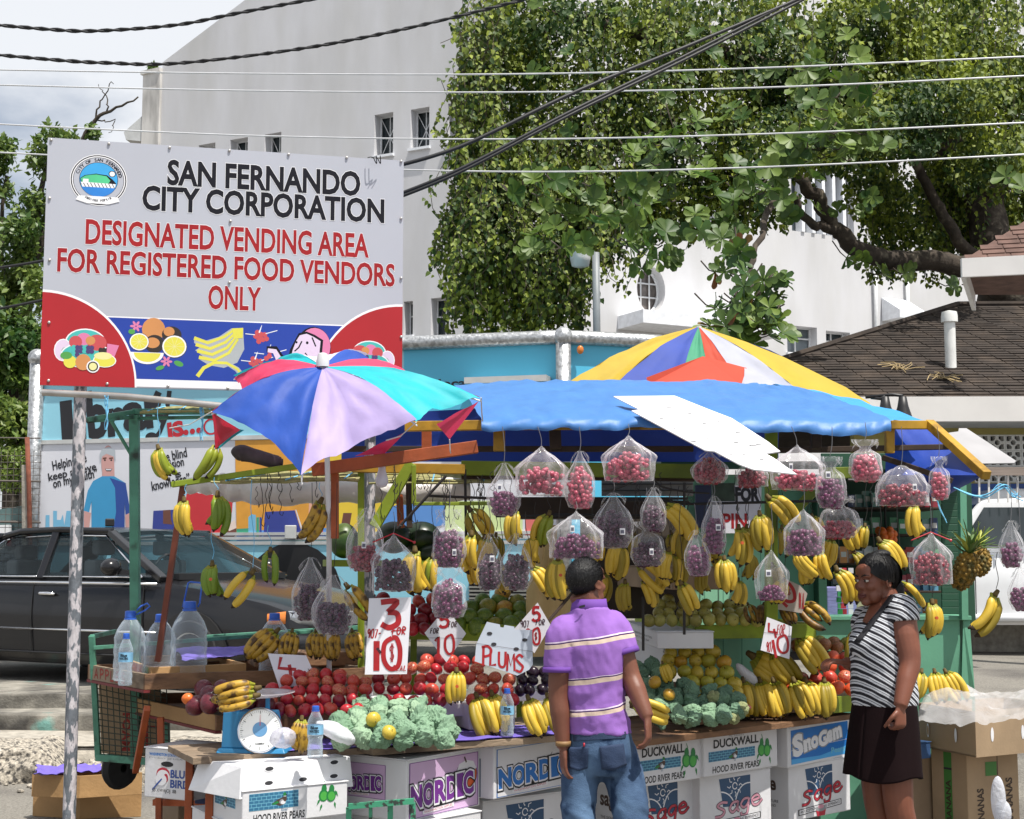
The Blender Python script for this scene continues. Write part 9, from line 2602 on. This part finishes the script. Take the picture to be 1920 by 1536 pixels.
for i in range(5200):
 u,v=RND.random(),RND.random()**.6
 p=hcap(u,v);nn=(p-hc+V((0,0,-.01))).normalized();q=(nn+V((RND.gauss(0,.35),RND.gauss(0,.35),RND.gauss(0,.35)-.25))).normalized();w=nn.cross(V((RND.random(),RND.random(),.5))).normalized()*.0008
 hm.add([p-w,p+w,p+q*RND.uniform(.005,.010)],[(0,1,2)])
build(hm,'hair',m_hair,man,smooth=True)
def shirt_material():
 m=mat('purple_polo',hexc('8f66b2'),rough=.9,spec=.2,var=.07,scale=7,bump=.12,bscale=220)
 t=m.node_tree;L=t.links;b=t.nodes['Principled BSDF']
 base=b.inputs['Base Color'].links[0].from_socket
 co=t.nodes.new('ShaderNodeTexCoord');sp=t.nodes.new('ShaderNodeSeparateXYZ');L.new(co.outputs['Object'],sp.inputs[0])
 m1=t.nodes.new('ShaderNodeMath');m1.operation='MULTIPLY_ADD';m1.inputs[1].default_value=-.13;L.new(sp.outputs['X'],m1.inputs[0]);L.new(sp.outputs['Z'],m1.inputs[2])
 nz=t.nodes.new('ShaderNodeTexNoise');nz.inputs['Scale'].default_value=5;L.new(co.outputs['Object'],nz.inputs['Vector'])
 m2=t.nodes.new('ShaderNodeMath');m2.operation='MULTIPLY_ADD';m2.inputs[1].default_value=.025;L.new(nz.outputs['Fac'],m2.inputs[0]);L.new(m1.outputs[0],m2.inputs[2])
 mr=t.nodes.new('ShaderNodeMapRange');mr.inputs[1].default_value=.85;mr.inputs[2].default_value=1.55;L.new(m2.outputs[0],mr.inputs[0])
 r=t.nodes.new('ShaderNodeValToRGB');r.color_ramp.interpolation='CONSTANT'
 cr_=hexc('cdb8a8');dk=hexc('3e2258');wh=hexc('d8c8dc')
 e=r.color_ramp.elements;e[0].color=(0,0,0,0);e[1].position=.999;e[1].color=(0,0,0,0)
 def band(z,up_=.030):
  p=(z-.85)/.70
  for dz,c in((0,(*cr_,1)),(.018,(*dk,1)),(.024,(*wh,1)),(.028,(0,0,0,0))):
   x=e.new(p+dz/.70);x.color=c
 for z in(.995,1.125,1.285,1.452):band(z)
 L.new(mr.outputs[0],r.inputs[0]);mx=t.nodes.new('ShaderNodeMixRGB');L.new(r.outputs['Alpha'],mx.inputs[0]);L.new(base,mx.inputs[1]);L.new(r.outputs[0],mx.inputs[2]);L.new(mx.outputs[0],b.inputs['Base Color'])
 return m
m_polo=shirt_material()
sh=MB()
cx_=lambda py,px,dy=0:P(px,py,MY+dy)
rows=[(1376,1121,.146,.116),(1366,1120,.143,.113),(1352,1119,.140,.112),(1320,1116,.130,.106),(1285,1112,.130,.104),(1250,1108,.140,.108),(1215,1106,.148,.110),(1190,1105,.146,.100),(1168,1106,.122,.086),(1152,1107,.088,.078),(1138,1107,.070,.072)]
sh.rings([ering(cx_(py,px),rx,ry,flf,ffw,28,2.3)for py,px,rx,ry in rows])
limb_geo(sh,[P(1075,1175,MY),shL,P(1050,1222,MY-.03),P(1047,1256,MY-.03)],[.062,.064,.063,.062],18)
limb_geo(sh,[P(1135,1168,MY+.02),shR,P(1163,1200,MY),P(1169,1224,MY-.01)],[.064,.067,.066,.064],18)
def wr_shirt(p):
 lo=math.exp(-((p.z-1.0)/.10)**2)
 return.005*fbm(p.x*9,p.y*9,p.z*5)+.010*lo*fbm(p.x*8+p.z*12,p.y*6,p.z*16-p.x*10)+.006*fbm(p.x*20+p.z*5,p.y*12,p.z*7)*(1-lo*.4)
fused(sh,'polo_shirt',m_polo,man,.0085,5,wr_shirt)
cl_=MB()
cpos=P(1105,1140,MY+.01)
cl_.rings([ering(cpos+V((0,0,-.018)),.078,.082,flf,ffw,26),ering(cpos+V((0,0,.012)),.073,.077,flf,ffw,26),ering(cpos+V((0,0,.038)),.069,.074,flf,ffw,26)],caps=False)
build(cl_,'collar',mat('purple_collar',hexc('6a3f98'),rough=.8),man,smooth=True,solid=.006)
for c0,r_ in((P(1047,1256,MY-.03),.063),(P(1169,1225,MY-.01),.065)):
 cf=MB();dd=(wrL-shL).normalized()if r_<.064 else(elR-shR).normalized()
 cf.tube([c0-dd*.012,c0+dd*.010],r_+.002,22,caps=False);build(cf,'cuff',MATS['purple_collar'],man,smooth=True,solid=.004)
def denim():
 m=mat('faded_denim',hexc('2d3f5c'),rough=.9,var=.2,scale=6,bump=.25,bscale=180,spec=.2,col2=hexc('5c7694'),thr=.54,scale2=4.5,soft=.12,col3=hexc('22344f'),thr3=.60,scale3=9)
 return m
m_denim=denim()
jn=MB()
jrows=[(1350,1121,.130,.102),(1362,1122,.132,.104),(1385,1124,.138,.112),(1410,1126,.142,.116),(1435,1128,.138,.110),(1452,1128,.11,.09)]
jn.rings([ering(cx_(py,px),rx,ry,flf,ffw,26,2.3)for py,px,rx,ry in jrows])
limb_geo(jn,[P(1090,1400,MY),P(1088,1450,MY),V((knL.x,knL.y,.60)),knL,V((anL.x,anL.y,.20)),anL+V((0,0,-.02))],[.078,.084,.074,.068,.064,.062],18)
limb_geo(jn,[P(1155,1400,MY+.02),P(1168,1450,MY),V((knR.x-.01,knR.y+.03,.60)),knR,V((anR.x,anR.y+.1,.22)),anR+V((0,.02,-.03))],[.080,.086,.078,.074,.070,.066],18)
def wr_jean(p):
 k=math.exp(-((p.z-.50)/.16)**2)+.6*math.exp(-((p.z-.78)/.06)**2)
 return.004*fbm(p.x*10,p.y*10,p.z*7)+.009*k*fbm(p.x*7+p.z*6,p.y*6,p.z*20+p.x*9)
jo=fused(jn,'jeans',m_denim,man,.010,5,wr_jean)
def patch_on(obj,pts_px,Y,name,m,parent,lift=.0035,n=9,label=None):
 """cloth patch laid on a garment: rays from the viewer's side meet the garment, then lifted along its normal"""
 bv=BVHTree.FromPolygons([v.co+OFF[parent.name]for v in obj.data.vertices],[p.vertices for p in obj.data.polygons])
 tl,tr,br,bl=pts_px;mb=MB();vs=[]
 for i in range(n+1):
  for j in range(n+1):
   u,v=j/n,i/n
   x=(tl[0]*(1-u)+tr[0]*u)*(1-v)+(bl[0]*(1-u)+br[0]*u)*v;y=(tl[1]*(1-u)+tr[1]*u)*(1-v)+(bl[1]*(1-u)+br[1]*u)*v
   if len(pts_px)==4 and name=='back_pocket':y+=6*v*(1-abs(2*u-1))
   h=bv.ray_cast(CAM,ray(x,y).normalized())
   vs.append((h[0]+h[1]*lift)if h[0]else P(x,y,Y))
 mb.add(vs,[(i*(n+1)+j,(i+1)*(n+1)+j,(i+1)*(n+1)+j+1,i*(n+1)+j+1)for i in range(n)for j in range(n)])
 return build(mb,name,m,parent,smooth=True,solid=.0025)
m_denim2=mat('dark_denim',hexc('26375400'[:6]),rough=.85,var=.12,scale=9,bump=.2,bscale=160);m_stitch=mat('stitching',hexc('8a7a60'),rough=.8)
patch_on(jo,((1064,1402),(1104,1400),(1102,1440),(1068,1440)),MY-.1,'back_pocket',m_denim2,man)
patch_on(jo,((1124,1400),(1168,1394),(1174,1434),(1128,1442)),MY-.1,'back_pocket',m_denim2,man)
patch_on(jo,((1095,1393),(1098,1393),(1098,1400),(1095,1400)),MY-.1,'pocket_tab',i_red,man,lift=.007,n=2)
patch_on(jo,((1076,1378),(1172,1372),(1172,1384),(1076,1390)),MY-.1,'waistband',m_denim2,man,lift=.003,n=14)
wb=MB();wb.tube([wrL+V((0,0,.028)),wrL+V((0,0,.008))],.031,18,caps=False);build(wb,'wristband',mat('tan_band',hexc('8a6a44'),rough=.6),man,smooth=True,solid=.003)
lg=MB();q=P(1086,1141,MY-.085);lg.obox(q,(.024,0,.006),(0,.002,0),(0,0,.010));build(lg,'neck_tag',i_black,man)
WY=6.95
wom=thing('person','woman facing left in a black and white striped top and dark skirt','person',P(1660,1670,WY))
wom.location.z=0;OFF[wom.name]=V(wom.location)
wfw=V((-.80,-.60,0)).normalized();wlf=V((-wfw.y,wfw.x,0))
whc=P(1640,1089,WY)
body=MB();wh_fw=V((-.86,-.50,-.04)).normalized()
M3w=head_geo(body,whc,wh_fw,(.02,.02,1),1.0,1.15)
wn0=P(1668,1142,WY+.01)
limb_geo(body,[wn0+V((.01,0,-.07)),wn0,whc+V((.035,.02,-.045))],[.10,.070,.066],16)
body.ell(P(1655,1165,WY),(.09,.08,.08),18,12)
wsh=P(1690,1144,WY-.10);wel=P(1706,1242,WY-.16);wwr=P(1688,1325,WY-.235)
limb_geo(body,[wsh,wsh.lerp(wel,.5),wel,wel.lerp(wwr,.4),wwr],[.062,.063,.050,.046,.031],16)
hand_geo(body,wwr,(-.02,-.02,-1),(.55,-.83,0),.95,1.35,-1)
s2,e2,w2=P(1622,1160,WY+.12),P(1625,1245,WY+.16),P(1586,1243,WY+.02)
limb_geo(body,[s2,e2,w2],[.055,.046,.028],14);hand_geo(body,w2,(-.93,-.25,.12),(0.1,-.1,1),.92,.9,-1)
def wz(z):return z
for dx,dy,sw in((0.012,-.06,0),(-.05,.08,.02)):
 k0=P(1665,1440,WY);hp_=V((k0.x+dx,WY+dy,.85));kn_=V((k0.x+dx+.02,WY+dy,.47));an_=V((k0.x+dx+.055,WY+dy+.02,.08))
 limb_geo(body,[hp_,hp_.lerp(kn_,.6),kn_,kn_.lerp(an_,.35)+V((.018,.01,0)),an_.lerp(kn_,.25),an_],[.075,.075,.068,.066,.047,.038],16)
 body.ell(an_+wfw*.06+V((0,0,-.045)),(.11,.045,.035),14,8,M3=Matrix.Rotation(math.atan2(wfw.y,wfw.x),3,'Z'))
body.ell(P(1660,1330,WY),(.12,.12,.2),16,10)
fused(body,'body',m_skin2,wom,.0055,4)
def fp(x,y,z):return whc+M3w@V((x,y,z))
for q in(1,-1):
 mb=MB();mb.ell(fp(.083,q*.030,.004),(.010,.014,.0075),12,8,M3=M3w);eo=build(mb,'eye',m_white_eye,wom,smooth=True)
 mb=MB();mb.ell(fp(.0915,q*.030,.003),(.0035,.0068,.0068),10,6,M3=M3w);build(mb,'iris',m_iris,eo,smooth=True)
 mb=MB();mb.tube([fp(.084,q*.014,.013),fp(.094,q*.030,.015),fp(.084,q*.046,.009)],[.003,.0042,.003],6);build(mb,'eyelid',m_skin2,eo,smooth=True)
 mb=MB();mb.tube([fp(.093,q*.012,.024),fp(.094,q*.03,.031),fp(.080,q*.05,.026)],[.0035,.004,.002],6);build(mb,'eyebrow',m_hair,wom,smooth=True)
mb=MB();mb.tube([fp(.083,-.025,-.064),fp(.098,-.010,-.061),fp(.0995,0,-.062),fp(.098,.010,-.061),fp(.083,.025,-.064)],[.003,.0055,.005,.0055,.003],8);mb.tube([fp(.083,-.022,-.068),fp(.096,-.008,-.0725),fp(.096,.008,-.0725),fp(.083,.022,-.068)],[.003,.0065,.0065,.003],8);build(mb,'lips',m_lip,wom,smooth=True)
hm=MB()
hm_rows=[]
def whair(u,v):
 a=2*math.pi*u
 front=max(0,math.cos(a));side=abs(math.sin(a))**3
 low=-.115+.160*front**1.9+.075*side*(1 if math.cos(a)>-.2 else.2)
 t=v*math.acos(max(-1,min(1,low/.112)))
 d=V((math.sin(t)*math.cos(a),math.sin(t)*math.sin(a),math.cos(t)))
 q=V((d.x*.110-.022,d.y*.090,d.z*.104+.030))
 if d.x<0:q.x-=.018*math.sin(t)*(-d.x);q.z-=.012*v*(-d.x)
 q*=1+.018*fbm(d.x*5+3,d.y*9,d.z*5)+.006*math.sin(a*26+6*v)
 return whc+M3w@q
hm.grid(whair,64,26)
hm.ell(fp(-.05,0,.125),(.05,.045,.022),16,10,M3=M3w)
hm.ell(fp(-.105,.025,-.05),(.040,.050,.058),16,12,M3=M3w);hm.ell(fp(-.105,-.025,-.05),(.040,.045,.058),16,12,M3=M3w);hm.ell(fp(-.09,.05,-.085),(.03,.03,.03),12,8,M3=M3w)
for i in range(900):
 u=RND.random();v0=RND.uniform(.05,.6);v1=min(1.03,v0+RND.uniform(.2,.5));sd=RND.uniform(-.015,.015);lf_=RND.uniform(1.0,1.035)
 q=[whc+(whair(u+sd*k/4,v0+(v1-v0)*k/4)-whc)*lf_ for k in range(5)]
 w=(q[1]-q[0]).cross(q[0]-whc).normalized()*.0011
 for k in range(4):hm.add([q[k]-w,q[k]+w,q[k+1]+w,q[k+1]-w],[(0,1,2,3)])
for i in range(260):
 a=RND.random()*6.28;p=fp(-.10,RND.uniform(-.05,.06),RND.uniform(-.09,0));d=M3w@V((-.6+RND.gauss(0,.4),RND.gauss(0,.5),-.7));hm.tube([p,p+d*.02,p+d*.045+V((0,0,-.008))],[.0015,.0012,.0004],3,caps=False)
build(hm,'hair',m_hair,wom,smooth=True)
def stripes():
 m=mat('striped_jersey',(.5,.5,.5),rough=.75,var=.05,scale=8,bump=.1,bscale=160)
 t=m.node_tree;L=t.links;b=t.nodes['Principled BSDF']
 co=t.nodes.new('ShaderNodeTexCoord');nz=t.nodes.new('ShaderNodeTexNoise');nz.inputs['Scale'].default_value=4.5;L.new(co.outputs['Object'],nz.inputs['Vector'])
 va=t.nodes.new('ShaderNodeVectorMath');va.operation='DOT_PRODUCT';va.inputs[1].default_value=(-.74,-.28,-.82)if False else(.66,.25,.86);L.new(co.outputs['Object'],va.inputs[0])
 ad=t.nodes.new('ShaderNodeMath');ad.operation='MULTIPLY_ADD';ad.inputs[1].default_value=.035;L.new(nz.outputs['Fac'],ad.inputs[0]);L.new(va.outputs['Value'],ad.inputs[2])
 ml=t.nodes.new('ShaderNodeMath');ml.operation='MULTIPLY';ml.inputs[1].default_value=1/.030;L.new(ad.outputs[0],ml.inputs[0])
 fr=t.nodes.new('ShaderNodeMath');fr.operation='FRACT';L.new(ml.outputs[0],fr.inputs[0])
 r=t.nodes.new('ShaderNodeValToRGB');r.color_ramp.interpolation='CONSTANT';e=r.color_ramp.elements
 wc,kc,gc=(.60,.62,.66,1),(.010,.010,.016,1),(.30,.32,.36,1)
 e[0].color=kc;e[1].position=.42;e[1].color=wc
 for p,c in((.66,gc),(.72,kc),(.78,wc)):x=e.new(p);x.color=c
 L.new(fr.outputs[0],r.inputs[0]);L.new(r.outputs[0],b.inputs['Base Color'])
 return m
m_str=stripes()
tp_=MB()
trows=[(1322,1658,.160,.135),(1300,1658,.162,.140),(1265,1656,.158,.140),(1235,1655,.158,.142),(1205,1655,.158,.148),(1180,1658,.152,.140),(1158,1664,.142,.124),(1138,1669,.118,.100),(1122,1671,.082,.072)]
tp_.rings([ering(P(px,py,WY),ry*1.02,rx*.98,wfw,wlf,28,2.2)for py,px,rx,ry in trows])
tp_.ell(P(1624,1206,WY-.04),(.085,.085,.085),18,12);tp_.ell(P(1620,1202,WY+.08),(.075,.075,.08),16,10)
limb_geo(tp_,[P(1678,1140,WY-.03),wsh+V((0,0,.002)),wsh.lerp(wel,.22)],[.066,.076,.080],18);limb_geo(tp_,[P(1640,1172,WY+.08),s2,s2.lerp(e2,.3)],[.06,.066,.066],16)
def wr_top(p):return.003*fbm(p.x*9,p.y*9,p.z*7)+.004*fbm(p.x*6+p.z*9,p.y*6,p.z*13)
to=fused(tp_,'striped_top',m_str,wom,.0085,5,wr_top)
patch_on(to,((1634,1130),(1672,1118),(1626,1170),(1618,1166)),WY-.1,'neckline',m_skin2,wom,lift=.003,n=10)
patch_on(to,((1671,1117),(1680,1117),(1612,1206),(1602,1204)),WY-.1,'neck_band',mat('black_band',(.012,.012,.016),rough=.7),wom,lift=.006,n=10)
m_skirt=mat('dark_brown_skirt',hexc('180c0e'),spec=.12,rough=.85,var=.12,scale=5,bump=.1,bscale=120)
sk=MB()
srows=[(1316,1658,.155,.135),(1340,1658,.162,.142),(1375,1657,.172,.150),(1410,1656,.180,.156),(1440,1655,.186,.160),(1456,1655,.188,.162)]
def fsk(u,v):
 x=v*(len(srows)-1);i=min(int(x),len(srows)-2);f_=x-i
 py,px,rx,ry=[srows[i][k]*(1-f_)+srows[i+1][k]*f_ for k in range(4)]
 a=2*math.pi*u;fold=1+.035*v*math.sin(a*7+1)+.02*v*fbm(math.cos(a)*3,math.sin(a)*3,v)
 return P(px,py,WY)+wfw*math.cos(a)*ry*fold+wlf*math.sin(a)*rx*fold+V((0,0,-.012*v*math.sin(a*3)))
sk.grid(fsk,64,20)
build(sk,'skirt',m_skirt,wom,smooth=True,solid=.004)
